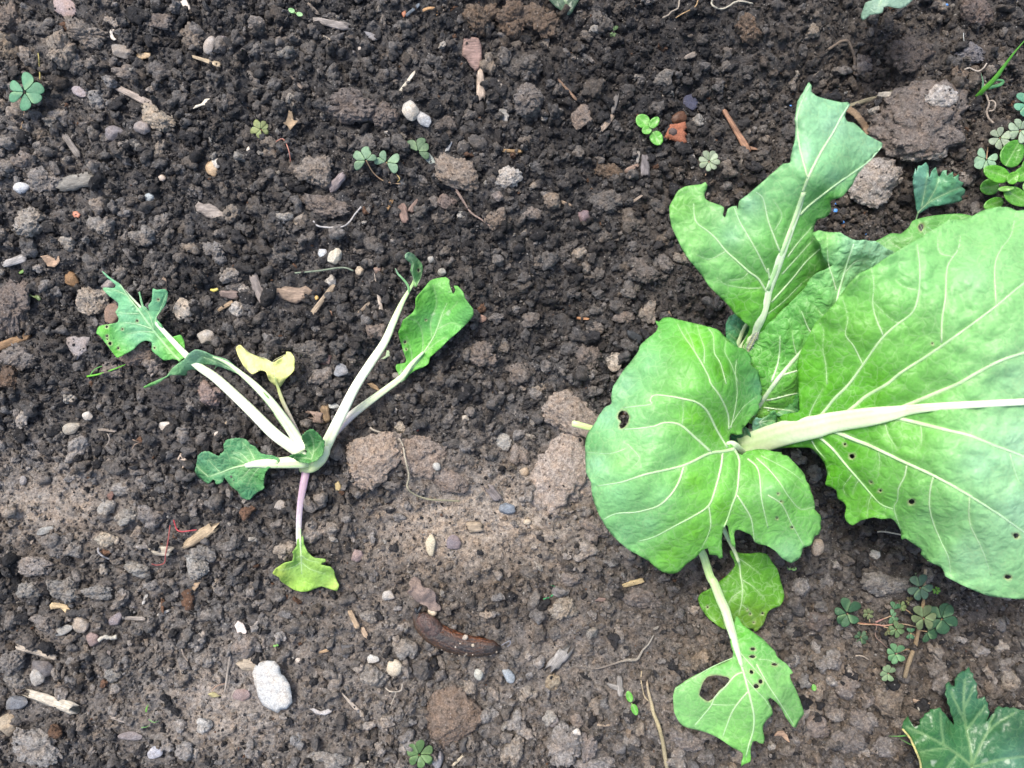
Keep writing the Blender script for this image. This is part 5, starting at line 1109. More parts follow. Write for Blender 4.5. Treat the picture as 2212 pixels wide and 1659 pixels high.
    stone(1,2,900,320,120,85,-20,(.19,.15,.11),"mossy brown clod under the purple leaf stalk",style='clod',name='large_clod',cat='clod')
    stone(1,2,1810,295,40,34,20,(.40,.36,.29),"small tan stone right of the red seed",style='stone')
    stone(1,2,2140,490,60,70,0,(.44,.43,.39),"pale folded flake of stone left of the tan lump",style='rock',name='gritty_stone',cat='stone')
    stone(1,2,1560,712,34,36,0,(.42,.42,.38),"small silvery pebble beyond the root string",style='pebble',name='pebble')
    stone(1,2,996,812,30,24,0,(.40,.36,.29),"small buff pebble at the foot of the large tan lump",style='pebble',name='pebble')
    stone(1,2,870,1490,65,60,10,(.30,.235,.22),"rosy angular stone right of the yellow-green leaf",style='stone')
    stone(1,2,215,1045,58,46,-10,(.34,.31,.27),"pale stone under the dark curled leaf",style='stone')
    stone(1,2,775,1172,28,25,0,(.46,.36,.20),"tiny yellow pebble on the crusted soil",style='pebble',name='pebble')
    stone(1,2,470,1290,110,100,0,(.32,.28,.24),"grey tan clod right of the purple leaf stalk",style='clod',name='large_clod',cat='clod')
    stone(1,2,1395,388,17,25,-10,(.40,.11,.07),"tiny red seed on the soil above the tan lump",style='pebble',name='seed',cat='seed')
    stone(1,2,2170,1080,75,50,10,(.20,.23,.26),"blue grey stone near the left side of the round leaf",style='stone')
    stone(1,2,1640,340,60,50,0,(.11,.105,.10),"blackish crumb clod right of the red seed",style='clod',name='large_clod',cat='clod')
    stone(2,2,110,758,44,38,0,(.40,.33,.24),"small tan pebble left of the pale craggy lump",style='pebble',name='pebble')
    stone(2,2,130,1192,34,26,0,(.50,.45,.35),"cream pebble with a white chip, left of the round leaf",style='pebble',name='pebble')
    stone(1,1,690,565,70,85,20,(.52,.50,.41),"cream stone touching the pale blue one in the middle",style='stone',name='white_stone')
    stone(1,1,580,540,48,46,0,(.50,.54,.56),"pale blue flat stone above the brown bark flake",style='stone',name='white_stone')
    stone(1,1,900,680,42,44,0,(.42,.36,.27),"tan pebble right of the cream stone",style='stone')
    stone(1,1,1046,672,36,34,0,(.28,.20,.16),"reddish brown stone left of the curled leaf tip",style='stone')
    stone(1,1,525,915,18,23,0,(.56,.38,.14),"tiny yellow seed beside the bark stick",style='pebble',name='seed',cat='seed')
    stone(1,1,660,775,56,52,0,(.42,.41,.37),"round pale speckled stone at the top of the bark stick",style='rock',name='gritty_stone',cat='stone')
    stone(1,1,640,1050,26,24,0,(.36,.22,.14),"tiny reddish pebble below the bark stick",style='stone',name='pebble',cat='pebble')
    stone(1,1,740,1545,66,62,10,(.26,.27,.28),"grey stone with a white cap between the leaf stalks",style='stone')
    stone(1,1,1215,1585,42,28,10,(.42,.39,.32),"small pale pebble between the two right leaf stalks",style='pebble',name='pebble')
    stone(1,1,480,1380,135,95,0,(.16,.145,.13),"dark clod above the reddish angular stone",style='clod',name='large_clod',cat='clod')
    stone(1,1,600,1450,66,48,-20,(.22,.155,.135),"reddish angular stone between the yellow leaf and white stalk",style='stone')
    stone(1,1,715,1330,80,70,0,(.13,.125,.12),"round dark clod left of the white leaf stalk",style='clod',name='large_clod',cat='clod')
    stone(1,1,870,1340,55,60,0,(.12,.11,.105),"smaller round dark clod beside the white leaf stalk",style='clod',name='large_clod',cat='clod')
    stone(1,1,1040,1190,80,80,0,(.27,.215,.175),"tan clod left of the green seedling leaf",style='clod',name='large_clod',cat='clod')
    stone(1,1,560,1590,100,70,0,(.26,.225,.195),"brown clod behind the yellow leaf stalk",style='clod',name='large_clod',cat='clod')
    stone(1,1,650,120,250,110,8,(.21,.175,.15),"wide crusted clod above the pale string",style='clod',name='large_clod',cat='clod',sink=.4)
    stone(1,1,1530,80,48,55,0,(.19,.165,.145),"egg-shaped dark clod left of the thin dry root",style='rock',name='large_clod',cat='clod')
    stone(1,1,1650,90,75,60,0,(.22,.165,.14),"reddish brown clod beside the thin dry root",style='rock',name='large_clod',cat='clod')
    stone(1,1,2080,240,85,90,0,(.25,.20,.155),"tan clod under the little snail shell",style='clod',name='large_clod',cat='clod')
    stone(1,1,2090,35,48,40,0,(.24,.20,.175),"brown pebble at the top of the thin dry root",style='rock',name='pebble',cat='pebble')
    stone(1,1,1960,1410,130,110,0,(.22,.18,.15),"broad clod right of the green seedling leaf",style='clod',name='large_clod',cat='clod')
    stone(1,1,2080,1085,75,55,-10,(.23,.21,.195),"grey clod right of the tip of the green seedling leaf",style='clod',name='large_clod',cat='clod')
    stone(1,1,1950,1095,45,36,0,(.36,.24,.18),"pinkish tan pebble right of the green seedling leaf",style='stone',name='pebble',cat='pebble')
    stone(1,1,1510,580,30,36,0,(.36,.36,.33),"pale pebble right of the curled leaf tip",style='stone',name='pebble',cat='pebble')
    stone(1,1,1608,695,40,38,0,(.28,.29,.26),"grey angular stone over the green seedling leaf",style='stone')
    stone(2,1,345,80,75,65,60,(.25,.20,.15),"tan clod at the top of the dark crumbly middle",style='rock',name='large_clod',cat='clod')
    stone(2,1,820,100,150,110,0,(.17,.155,.14),"large dark clod above the dark crumbly middle",style='clod',name='large_clod',cat='clod')
    stone(2,1,160,185,90,60,0,(.24,.205,.18),"oblong brown clod in the dark crumbly middle",style='clod',name='large_clod',cat='clod')
    stone(2,1,625,210,60,60,0,(.20,.15,.155),"smooth purplish stone in the dark crumbly middle",style='stone')
    stone(2,1,1130,680,130,95,10,(.17,.15,.135),"long lumpy clod left of the upper cabbage leaf",style='clod',name='large_clod',cat='clod')
    stone(2,1,1300,620,90,75,30,(.21,.19,.175),"craggy grey clod left of the upper cabbage leaf",style='clod',name='large_clod',cat='clod')
    stone(2,1,1030,855,85,90,0,(.19,.175,.16),"dark clod with white flecks in the middle",style='clod',name='large_clod',cat='clod')
    stone(2,1,310,590,90,75,0,(.12,.115,.11),"smooth dark round clod in the middle",style='rock',name='large_clod',cat='clod')
    stone(2,1,650,1420,120,120,20,(.20,.17,.15),"large brown clod left of the round leaf top",style='clod',name='large_clod',cat='clod')
    stone(2,1,890,1465,65,75,0,(.46,.40,.32),"pale cream brown stone beside the round leaf top",style='rock',name='gritty_stone',cat='stone')
    stone(2,1,160,1100,75,75,0,(.21,.18,.155),"brown clod left of the orange straw bit",style='clod',name='large_clod',cat='clod')
    stone(2,1,50,1550,100,105,0,(.22,.185,.155),"brown clod right of the green seedling leaf stalk",style='clod',name='large_clod',cat='clod')
    stone(2,1,970,1090,95,70,10,(.26,.21,.175),"tan clod above the charcoal stick",style='clod',name='large_clod',cat='clod')
    stone(2,1,720,1180,75,60,0,(.24,.20,.165),"small brown clod left of the charcoal stick",style='clod',name='large_clod',cat='clod')
    # bottom
    chip(1,3,[(-35,850),(-10,780),(30,755),(90,738),(160,742),(200,785),(215,850),(245,870),(290,930),(305,1000),(316,1085),(270,1140),(215,1148),(190,1175),(110,1145),(60,1110),(20,1040),(-5,960)],.0042,(.43,.44,.43),"large flat whitish stone with scratches at the bottom left of centre",name='flat_white_stone',cat='stone',mat=M_STONE,rel=.10,tilt=(.03,-.05))
    stone(1,3,1195,790,70,75,0,(.56,.50,.38),"cream veined pebble above the brown porous lump",style='pebble',name='pebble')
    stone(1,3,1010,712,54,38,-10,(.54,.54,.49),"small white angular stone left of the cream veined pebble",style='stone',name='white_stone')
    stone(1,3,1145,165,60,50,10,(.42,.40,.36),"pale grey stone above the soil left of the slug head",style='stone')
    stone(1,3,1010,880,130,110,-10,(.30,.28,.25),"pale grey clod under the cream veined pebble",style='clod',name='large_clod',cat='clod')
    stone(1,3,1300,640,95,95,0,(.30,.275,.24),"greyish clod below the slug",style='clod',name='large_clod',cat='clod')
    stone(1,3,985,340,85,75,0,(.31,.28,.24),"pale clod right of the straw coloured husk",style='clod',name='large_clod',cat='clod')
    stone(1,3,1925,850,42,55,5,(.40,.42,.38),"milky green quartz pebble right below the slug tail",style='pebble',name='pebble')
    stone(1,3,2180,865,50,70,-30,(.32,.36,.38),"blue grey streaked pebble right of the milky one",style='stone',name='pebble',cat='pebble')
    stone(1,3,1290,-350 + 350,2,2,0,GREY,"",style='pebble') if False else None
    stone(1,3,2000,1220,95,85,0,(.29,.27,.25),"grey clod beside the brown porous lump",style='clod',name='large_clod',cat='clod')
    stone(1,3,370,1420,65,75,0,(.27,.265,.26),"blue grey clod near the bottom edge",style='clod',name='large_clod',cat='clod')
    stone(1,3,365,728,26,22,0,(.50,.46,.40),"tiny white shell on a tan patch above the flat white stone",style='pebble',name='snail_shell',cat='shell')
    stone(1,3,660,1590,210,80,5,(.32,.305,.28),"broad pale grey clod at the bottom edge",style='clod',name='large_clod',cat='clod')
    stone(1,3,1560,1590,60,75,0,(.27,.27,.28),"silvery stone beside the dark green clover",style='stone')
    stone(0,3,1595,1505,72,85,0,(.32,.30,.28),"round pale clod at the bottom left of the flat white stone",style='clod',name='large_clod',cat='clod')
    stone(0,3,320,1480,220,160,15,(.33,.31,.285),"large pale crusty clod in the bottom left corner",style='clod',name='large_clod',cat='clod')
    stone(0,3,65,1290,90,100,10,(.36,.30,.215),"tan stone at the bottom left edge",style='stone')
    stone(0,3,490,1350,70,65,0,(.17,.09,.045),"rust brown fibrous lump above the pale crusty clod",style='clod',name='large_clod',cat='clod')
    stone(0,3,570,130,150,120,20,(.28,.265,.24),"grey craggy clod near the lower left",style='clod',name='large_clod',cat='clod')
    stone(0,3,850,150,140,70,5,(.28,.27,.25),"low grey craggy clod right of its taller neighbour",style='clod',name='large_clod',cat='clod')
    stone(0,3,250,140,105,80,15,(.28,.265,.235),"pale clod above the cream leaf flake",style='clod',name='large_clod',cat='clod')
    stone(0,3,370,400,140,95,10,(.27,.24,.215),"broad brown clod below the cream leaf flake",style='clod',name='large_clod',cat='clod')
    stone(0,3,700,420,75,85,20,(.36,.325,.275),"pale wedge-shaped stone in the lower left gravel",style='stone')
    stone(0,3,545,470,90,38,-25,(.30,.31,.295),"grey sliver of stone in the lower left gravel",style='slab')
    stone(0,3,800,540,70,66,0,(.27,.205,.185),"reddish stone beside the pale twist of root",style='stone')
    stone(0,3,1000,370,80,50,-40,(.25,.225,.23),"purplish grey stone in the lower left gravel",style='stone')
    stone(0,3,1130,1385,115,42,0,(.22,.20,.195),"long grey flat stone near the bottom edge",style='slab')
    stone(0,3,2120,600,90,90,0,(.27,.225,.19),"brown stone left of the flat white stone",style='rock',name='gritty_stone',cat='stone')
    stone(0,3,1000,840,85,75,0,(.28,.27,.245),"grey clod with a white speck right of the pale sticks",style='clod',name='large_clod',cat='clod')
    stone(0,3,110,720,130,110,0,(.24,.22,.20),"rough grey clod left of the upper pale stick",style='clod',name='large_clod',cat='clod')
    stone(0,3,140,1100,110,70,-10,(.18,.19,.20),"blue black angular stone under the lower pale stick",style='stone')
    stone(0,3,330,880,75,75,20,(.34,.33,.30),"pale angular stone between the two pale sticks",style='stone')
    stone(0,3,130,890,100,100,0,(.27,.255,.23),"rounded grey clod at the left between the pale sticks",style='clod',name='large_clod',cat='clod')
    stone(0,3,370,800,110,85,0,(.15,.14,.135),"smooth dark stone under the upper pale stick",style='stone')
    stone(0,3,1770,1290,60,50,0,(.42,.41,.38),"crumbly white stone near the bottom edge",style='rock',name='white_stone',cat='stone')
    stone(0,3,1340,1525,70,55,-20,(.36,.38,.42),"flaky blue white stone near the bottom edge",style='slab',name='white_stone')
    stone(0,3,2090,1030,85,55,-5,(.26,.20,.185),"pinkish flat stone at the foot of the upright straw",style='slab')
    # bottom right
    stone(2,3,450,1450,160,185,-10,(.31,.285,.26),"large grey clod with a white spot left of the dry stem",style='clod',name='large_clod',cat='clod')
    stone(2,3,560,1350,45,35,0,(.60,.57,.50),"white spot of chalk on the large grey clod",style='stone',name='chalk_bit',cat='chalk',dz=.008,excl=False)
    stone(2,3,640,1480,80,120,10,(.27,.235,.215),"brown clod leaning on the large grey clod",style='clod',name='large_clod',cat='clod')
    stone(2,3,465,265,140,100,-15,(.36,.31,.24),"tan brown lump right of the slug tail",style='clod',name='large_clod',cat='clod')
    stone(2,3,350,920,55,60,10,(.34,.27,.17),"small ochre stone below the grey wood splinter",style='rock',name='gritty_stone',cat='stone')
    stone(2,3,350,1245,56,55,0,(.24,.22,.21),"smooth grey triangular stone above the large grey clod",style='stone')
    stone(2,3,570,1240,70,80,0,(.29,.24,.20),"tan clod right of the triangular stone",style='clod',name='large_clod',cat='clod')
    stone(2,3,10,1500,100,150,0,(.34,.29,.23),"pale tan clod at the bottom edge near the middle",style='clod',name='large_clod',cat='clod')
    stone(2,3,740,1620,200,70,0,(.31,.285,.265),"wide pale clod cut by the bottom edge",style='clod',name='large_clod',cat='clod')
    stone(2,3,1430,1580,110,90,0,(.29,.255,.22),"brownish clod right of the dry stem at the bottom",style='clod',name='large_clod',cat='clod')
    stone(2,3,1500,1420,180,80,20,(.26,.23,.21),"knobbly clod under the lowest eaten leaf",style='clod',name='large_clod',cat='clod')
    stone(2,3,1100,180,200,90,5,(.22,.185,.16),"wide brown clod below the tan straw",style='clod',name='large_clod',cat='clod',sink=.45)
    stone(2,3,500,40,110,70,0,(.28,.24,.21),"brown clod left of the tan straw",style='clod',name='large_clod',cat='clod')
    stone(3,3,1010,60,210,110,-5,(.24,.225,.205),"wide craggy grey lump under the edge of the huge leaf",style='clod',name='large_clod',cat='clod')
    stone(3,3,260,120,95,95,0,(.30,.275,.25),"pale craggy clod right of the low yellowish green leaf",style='clod',name='large_clod',cat='clod')
    stone(3,2,430,1410,58,80,10,(.40,.335,.26),"tan stone at the bite under the round leaf",style='pebble',name='pebble')
    stone(3,2,920,1470,50,42,10,(.36,.36,.33),"pale bluish stone in the dark soil under the huge leaf",style='stone')
    stone(3,2,240,620,95,70,0,(.26,.225,.195),"pale fragment glimpsed between the two biggest leaves",style='clod',name='large_clod',cat='clod')
    stone(3,3,430,385,110,85,0,(.19,.15,.125),"low brown lump under the dark green clover leaves",style='clod',name='large_clod',cat='clod')
    stone(3,3,1430,800,115,75,0,(.23,.20,.17),"brown clod right of the dry brown runner",style='clod',name='large_clod',cat='clod')
    stone(3,3,1470,940,80,90,0,(.26,.23,.205),"greyish clod above the tip of the dark lobed leaf",style='clod',name='large_clod',cat='clod')
    stone(3,3,2090,905,90,85,0,(.28,.24,.19),"tan round clod at the right edge above the lobed leaf",style='rock',name='large_clod',cat='clod')
    stone(3,3,2040,770,80,75,0,(.25,.22,.19),"grey brown clod above the tan round one at right",style='clod',name='large_clod',cat='clod')
    stone(3,3,1840,660,60,55,0,(.30,.275,.25),"pale pitted clod between the clover and the right edge",style='clod',name='large_clod',cat='clod')
    stone(3,3,1040,1040,150,150,0,(.25,.20,.145),"tan clod left of the dark lobed leaf",style='clod',name='large_clod',cat='clod')
    stone(3,3,650,960,110,100,0,(.25,.21,.18),"brown clod below the green wisps",style='clod',name='large_clod',cat='clod')
    stone(3,3,850,1050,75,75,0,(.26,.225,.195),"small grey brown clod left of the tan clod by the lobed leaf",style='clod',name='large_clod',cat='clod')
    stone(3,3,800,1230,140,110,0,(.27,.235,.205),"big craggy clod right of the lowest leaf tip",style='clod',name='large_clod',cat='clod')
    stone(3,3,680,1420,160,115,0,(.23,.205,.185),"big craggy clod at the bottom edge left of the lobed leaf",style='clod',name='large_clod',cat='clod')
    stone(3,3,1030,1460,120,90,0,(.25,.225,.205),"grey clod left of the yellow margin of the lobed leaf",style='clod',name='large_clod',cat='clod')
    stone(3,3,430,1300,110,90,20,(.26,.21,.175),"reddish brown clod right of the lowest leaf tip",style='clod',name='large_clod',cat='clod')
    stone(3,3,220,730,75,55,10,(.35,.34,.325),"pale flaky clod right of the lowest leaf shoulder",style='clod',name='large_clod',cat='clod')
    stone(3,3,520,740,110,100,0,(.29,.265,.24),"knobbly pale clod above the green wisps",style='clod',name='large_clod',cat='clod')
    # wood and bark
    stick(0,0,1645,480,1905,570,46,(.46,.37,.25),"tan sliver of wood near the top left",taper=(.5,1.1))
    a = stick(0,0,1000,750,1340,925,58,(.33,.28,.24),"jointed grey brown twig leaning on the pale gritty stone",name='twig',cat='twig')
    chip(0,0,[(1665,940),(1690,910),(1740,895),(1770,855),(1812,848),(1808,905),(1740,915),(1700,932)],.0006,(.62,.57,.46),"speckled cream flake with black spots near the top left",name='pale_flake',cat='flake',mat=M_SHELL)
    chip(0,0,[(1150,520),(1195,450),(1305,465),(1308,500),(1240,510),(1180,535)],.0006,(.50,.37,.22),"orange tan chip wedged between clods",name='pale_flake',cat='flake',mat=M_SHELL,tilt=(.1,.2))
    chip(0,0,[(1525,60),(1555,20),(1570,-5),(1610,-5),(1655,90),(1600,85)],.0007,(.62,.56,.50),"off white triangular flake at the top edge",name='pale_flake',cat='flake',mat=M_SHELL)
    chip(0,0,[(945,290),(960,262),(1000,258),(975,290),(985,318),(1012,345),(985,355),(955,330)],.0006,(.72,.66,.58),"crescent of white shell near the top left",name='shell_fragment',cat='shell',mat=M_SHELL,curl=.001)
    stick(0,0,545,1165,685,1350,62,(.20,.18,.16),"grey rotten wood piece at the upper left",jag=.8)
    stick(0,0,510,1590,815,1540,125,(.21,.20,.175),"banded chunk of grey bark near the left edge",name='bark_chunk',cat='bark',flat=.45)
    stick(1,0,510,170,790,232,66,(.25,.225,.205),"grey weathered wood piece below the top edge",jag=.7)
    stick(1,0,450,35,540,120,26,(.24,.20,.16),"small brown splinter above the grey weathered wood",name='splinter',cat='splinter')
    stick(1,0,582,312,668,354,16,(.44,.38,.30),"thin tan splinter near the top edge",name='splinter',cat='splinter')
    chip(1,0,[(930,268),(990,280),(1050,310),(1062,340),(1020,352),(970,325)],.0006,(.20,.20,.21),"narrow dark slate sliver shaped like a leaf",name='slate_sliver',cat='stone',mat=M_STONE)
    stick(1,0,1222,822,1372,622,26,(.60,.55,.44),"cream straw piece above the two white stones",name='straw',cat='straw')
    stick(1,0,1940,625,1950,850,88,(.42,.34,.27),"short square pale wood chip with straight grain",taper=(.85,1.05),jag=.6)
    stick(1,0,1832,655,1890,785,18,(.30,.26,.21),"thin splinter left of the square pale wood chip",name='splinter',cat='splinter')
    stick(1,0,2065,690,2148,782,46,(.26,.23,.20),"short grey splinter right of the square wood chip",name='splinter',cat='splinter')
    chip(1,0,[(1800,312),(1860,318),(1925,330),(1950,400),(1952,500),(1935,590),(1900,612),(1850,570),(1820,510),(1780,480),(1785,400)],.0016,(.25,.17,.145),"reddish brown bark chip with a white corner near the top",rel=.12)
    stick(1,0,2100,450,2300,360,62,(.12,.10,.08),"dark brown stick right of the reddish bark chip",name='stick',cat='stick')
    stick(1,0,265,625,402,772,24,(.19,.15,.12),"thin brown twig beside the dry weed remains",name='twig',cat='twig')
    string(1,0,[(1440,92),(1490,72),(1550,78),(1590,115),(1560,135)],26,(.42,.25,.12),"curled orange brown leaf scrap at the top edge",name='curled_scrap',cat='leaf scrap',flat=.4)
    chip(1,0,[(1255,110),(1290,90),(1300,125),(1275,152)],.0006,(.42,.17,.09),"small red orange scrap at the top edge",name='red_scrap',cat='scrap',mat=M_SHELL)
    stick(1,0,1290,130,1410,48,30,(.13,.155,.18),"blue black sliver beside the small red orange scrap",name='splinter',cat='splinter')
    stick(1,0,2118,1300,2300,1310,28,(.30,.20,.10),"curved orange brown husk above the white knobbly stone",name='husk',cat='husk')
    stick(1,0,1650,1310,1690,1220,34,(.42,.42,.41),"silvery upright splinter right of the dull weed",name='splinter',cat='splinter',taper=(1,.5))
    chip(1,0,[(2100,940),(2170,935),(2190,1000),(2170,1055),(2110,1045),(2095,990)],.0011,(.28,.27,.25),"flat striped grey chip under the grey splinter",name='stone_chip',cat='stone')
    stick(1,0,640,1640,760,1510,80,(.25,.21,.205),"purplish grey stone-like wood piece below the rough tan clod",jag=.3)
    b = stick(2,0,1830,950,2050,1315,46,(.33,.185,.115),"red brown twig with a splayed foot right of the terracotta bit",name='twig',cat='twig',flat=.85,taper=(.8,1.2),jag=.3)
    stick(2,0,2020,1270,2110,1290,34,(.34,.20,.13),"torn bark tatters at the foot of the red brown twig",name='bark_tatters',cat='bark',jag=.9,taper=(1.2,.5))
    stick(2,0,380,668,560,862,28,(.23,.15,.10),"reddish brown splinter in the dark soil near the top",name='splinter',cat='splinter',taper=(.5,1.2))
    stick(2,0,905,825,870,968,40,(.18,.165,.15),"short dark grey stick above the four-leaf seedling",name='stick',cat='stick')
    stick(2,0,882,990,770,1130,56,(.33,.26,.20),"frayed tan wood piece left of the four-leaf seedling",jag=.9)
    o = chip(2,0,[(1318,1185),(1365,1075),(1430,1068),(1495,1052),(1512,1110),(1490,1130),(1512,1160),(1498,1180),(1515,1225),(1490,1243),(1420,1225)],.0032,(.27,.105,.06),"orange terracotta fragment with a dark oval stain",name='terracotta_fragment',cat='brick bit',mat=M_BRICK,rel=.06,tilt=(.03,.06),lift=.0035)
    x, y, z = o.location
    px, py = T1(2,0,1388,1145); q = blob(px, py, 10, 8, 12); V, F = [], []
    me_pts = [(W(a, b, z)[0] - x, W(a, b, z)[1] - y) for a, b in q]
    V = [(a, b, .0018 + a * .05 + b * .12) for a, b in me_pts] + [(a, b, .0010 + a * .05 + b * .12) for a, b in me_pts]; n = len(q)
    F = [tuple(range(n))[::-1], tuple(range(n, 2 * n))] + [(i, (i + 1) % n, n + (i + 1) % n, n + i) for i in range(n)]
    st = mesh("stain", V, F, M_BRICK, True, None, o); st.color = (.10, .075, .07, 1)
    stone(2,0,1440,1020,72,52,-25,(.10,.05,.028),"dark brown oval seed case touching the terracotta",style='pebble',name='seed_case',cat='seed')
    chip(2,0,[(1480,850),(1500,825),(1550,810),(1590,830),(1608,880),(1600,930),(1560,958),(1500,920),(1475,890)],.0008,(.05,.055,.09),"dark slate blue petal-like flake above the terracotta",name='dark_flake',cat='flake',mat=M_STONE)
    stick(2,0,1488,510,1590,455,60,(.22,.19,.16),"pale brown shard in the dark upper soil",taper=(.6,1.1),jag=.3)
    stick(2,0,1560,1330,1555,1450,42,(.34,.32,.29),"split grey splinter left of the silvery clover",name='splinter',cat='splinter')
    stick(2,0,1145,1340,1150,1520,82,(.17,.155,.155),"dark grey pod-like wood piece below the seedling",jag=.2,taper=(.7,1))
    stick(2,0,1095,1315,1085,1410,30,(.34,.31,.27),"small pale splinter beside the pod-like wood piece",name='splinter',cat='splinter')
    stick(2,0,980,1480,1090,1430,40,(.24,.17,.13),"red brown splinter left of the pod-like wood piece",name='splinter',cat='splinter')
    stick(3,0,640,935,1080,800,34,(.25,.22,.14),"olive twig with a frayed pale end beside the upper leaf tip",name='twig',cat='twig',flat=.8,taper=(.8,1.2))
    stick(3,0,975,815,1085,822,52,(.58,.52,.42),"frayed cream tip of split wood on the olive twig",jag=.9,name='frayed_tip',lift=.003)
    string(3,0,[(690,940),(750,980),(800,1040),(840,1100),(870,1160)],62,(.22,.15,.09),"curled dry brown leaf behind the upper cabbage leaf",name='dry_leaf',cat='dry leaf',flat=.35)
    string(3,0,[(520,430),(580,390),(640,355),(690,360),(730,440),(750,520),(745,640)],24,(.15,.115,.085),"arched brown root above the upper leaf tip")
    stick(0,1,40,625,232,565,62,(.36,.345,.33),"grey ridged wood chip at the left edge",jag=.6)
    chip(0,1,[(1685,120),(1715,85),(1760,105),(1810,98),(1870,130),(1900,160),(1958,190),(1965,225),(1930,248),(1850,240),(1780,215),(1740,185),(1700,165)],.0012,(.27,.235,.205),"flat grey brown bark chip left of centre near the top",rel=.12)
    chip(0,1,[(545,1272),(600,1250),(650,1245),(680,1258),(720,1248),(778,1255),(772,1300),(745,1330),(752,1372),(700,1410),(662,1455),(625,1400),(590,1350),(570,1320)],.0012,(.25,.23,.225),"triangular flat grey chip below the jagged leaf",name='slate_chip',cat='stone',mat=M_STONE,rel=.1)
    stick(0,1,-60,1370,232,1238,64,(.27,.17,.09),"brown stick entering from the left edge",name='stick',cat='stick')
    chip(0,1,[(370,560),(420,545),(470,575),(520,555),(528,600),(480,650),(420,645)],.0008,(.36,.25,.17),"curled tan leaf scrap near the left edge",name='leaf_scrap',cat='leaf scrap',curl=.002)
    string(0,1,[(140,705),(180,695),(220,670),(258,650)],26,(.20,.33,.10),"small green leaf sliver at the left edge",name='green_sliver',cat='leaf scrap',flat=.4,taper=[.3,1,1,.3],mat=M_STALK,bumps=0)
    string(0,1,[(255,890),(290,905),(325,910),(345,935)],40,(.12,.17,.06),"tiny olive sprout at the left edge",name='sprout',cat='sprout',flat=.4,taper=[.5,.3,1,.6],mat=M_STALK,bumps=0)
    stick(0,1,1415,745,1430,860,44,(.24,.18,.13),"brown sliver above the right lobe of the jagged leaf",name='splinter',cat='splinter')
    stick(0,1,1885,1020,2010,950,40,(.33,.24,.15),"tan splinter left of the round pale stone",name='splinter',cat='splinter')
    stick(0,1,1895,880,2060,890,62,(.19,.145,.125),"dark brown chip above the round pale stone",jag=.3)
    string(0,1,[(1820,845),(1850,850),(1884,838)],30,(.60,.50,.12),"tiny bright yellow grub-like bit",name='yellow_bit',cat='bit',flat=.8,taper=[.7,1,.8],mat=M_STALK,bumps=0)
    chip(0,1,[(630,170),(665,165),(695,195),(680,225),(640,222),(625,195)],.0006,(.50,.20,.12),"small salmon red crumb of plastic at upper left",name='red_bit',cat='bit',mat=M_SHELL,rel=.6)
    chip(1,1,[(132,865),(180,835),(260,815),(330,825),(380,830),(430,810),(490,855),(480,885),(440,900),(410,930),(350,965),(290,950),(230,925),(170,910)],.0016,(.28,.21,.155),"leaf-shaped brown bark flake in the middle",rel=.18,tilt=(.02,.05))
    stick(1,1,480,1065,672,808,46,(.33,.26,.18),"spotted tan stick leaning on the pale speckled stone",name='stick',cat='stick',flat=.6,jag=.2)
    stick(1,1,1030,720,1082,1040,38,(.46,.39,.32),"shredded pale fibre strip in the middle",name='fibre_strip',cat='fibre',taper=(.3,1),jag=.9)
    stick(1,1,-20,720,90,965,84,(.23,.20,.18),"grey driftwood-like piece left of the brown bark flake",jag=.3,bend=-12)
    stick(1,1,868,1065,978,962,26,(.24,.19,.14),"thin brown blade left of the pale fibre strip",name='splinter',cat='splinter')
    string(1,1,[(335,700),(450,690),(560,678),(680,660),(770,655),(840,680)],15,(.20,.24,.17),"straight greyish green grass straw in the middle",name='grass_straw',cat='straw',bumps=.05,lift=.005)
    string(1,1,[(495,250),(530,290),(600,305),(680,305),(760,295),(815,250),(850,200),(910,128)],14,(.46,.44,.42),"pale beaded string curving like a smile",name='fibre_string',cat='string',lift=.005,bumps=.6)
    string(1,0,[(1700,1590),(1760,1680),(1830,1800)],14,(.24,.18,.15),"thin dry stem beginning under the smooth brown clod",name='dry_twig',cat='twig',excl=False)
    string(1,1,[(1730,-10),(1790,80),(1860,180),(1950,240),(2075,332)],16,(.30,.22,.18),"thin reddish dry root right of centre near the top",lift=.003)
    stone(1,1,1977,208,26,26,0,(.62,.60,.55),"tiny round white snail shell by the dry root",style='pebble',name='snail_shell',cat='shell',hz=.9)
    stick(1,1,1250,110,1300,265,78,(.20,.135,.11),"reddish brown wood chunk above the curled leaf tip",jag=.5)
    stick(1,1,1340,180,1390,60,60,(.20,.14,.115),"pointed reddish chunk right of the wood chunk",taper=(1.2,.4),jag=.2)
    stick(1,1,1175,60,1130,165,34,(.28,.17,.08),"orange brown splinter above the wood chunks",name='splinter',cat='splinter')
    stick(1,1,615,180,680,190,34,(.62,.52,.34),"tiny cream chip under the wide crusted clod",name='pale_chip',cat='chip')
    stick(2,1,555,1088,668,1100,22,(.42,.22,.11),"short orange straw bit in the middle",name='straw_bit',cat='straw')
    stick(2,1,1000,1215,1125,1290,72,(.045,.05,.055),"stub of black charcoal left of the round leaf",name='charcoal_stub',cat='charcoal',flat=.8)
    stick(2,1,1020,100,1120,30,24,(.33,.26,.20),"pale splinter left of the upper cabbage leaf",name='splinter',cat='splinter')
    stick(2,1,430,85,510,118,30,(.28,.21,.15),"tan splinter at the top of the middle soil",name='splinter',cat='splinter')
    stick(2,1,1345,1020,1375,1085,24,(.38,.28,.20),"tan sliver pointing up behind the round leaf top",name='splinter',cat='splinter')
    chip(0,2,[(1530,650),(1560,598),(1600,640),(1645,690),(1605,705),(1572,730),(1580,690),(1550,668)],.0007,(.50,.40,.31),"pale tan angular flake left of the dark curled leaf",name='pale_flake',cat='flake',mat=M_SHELL)
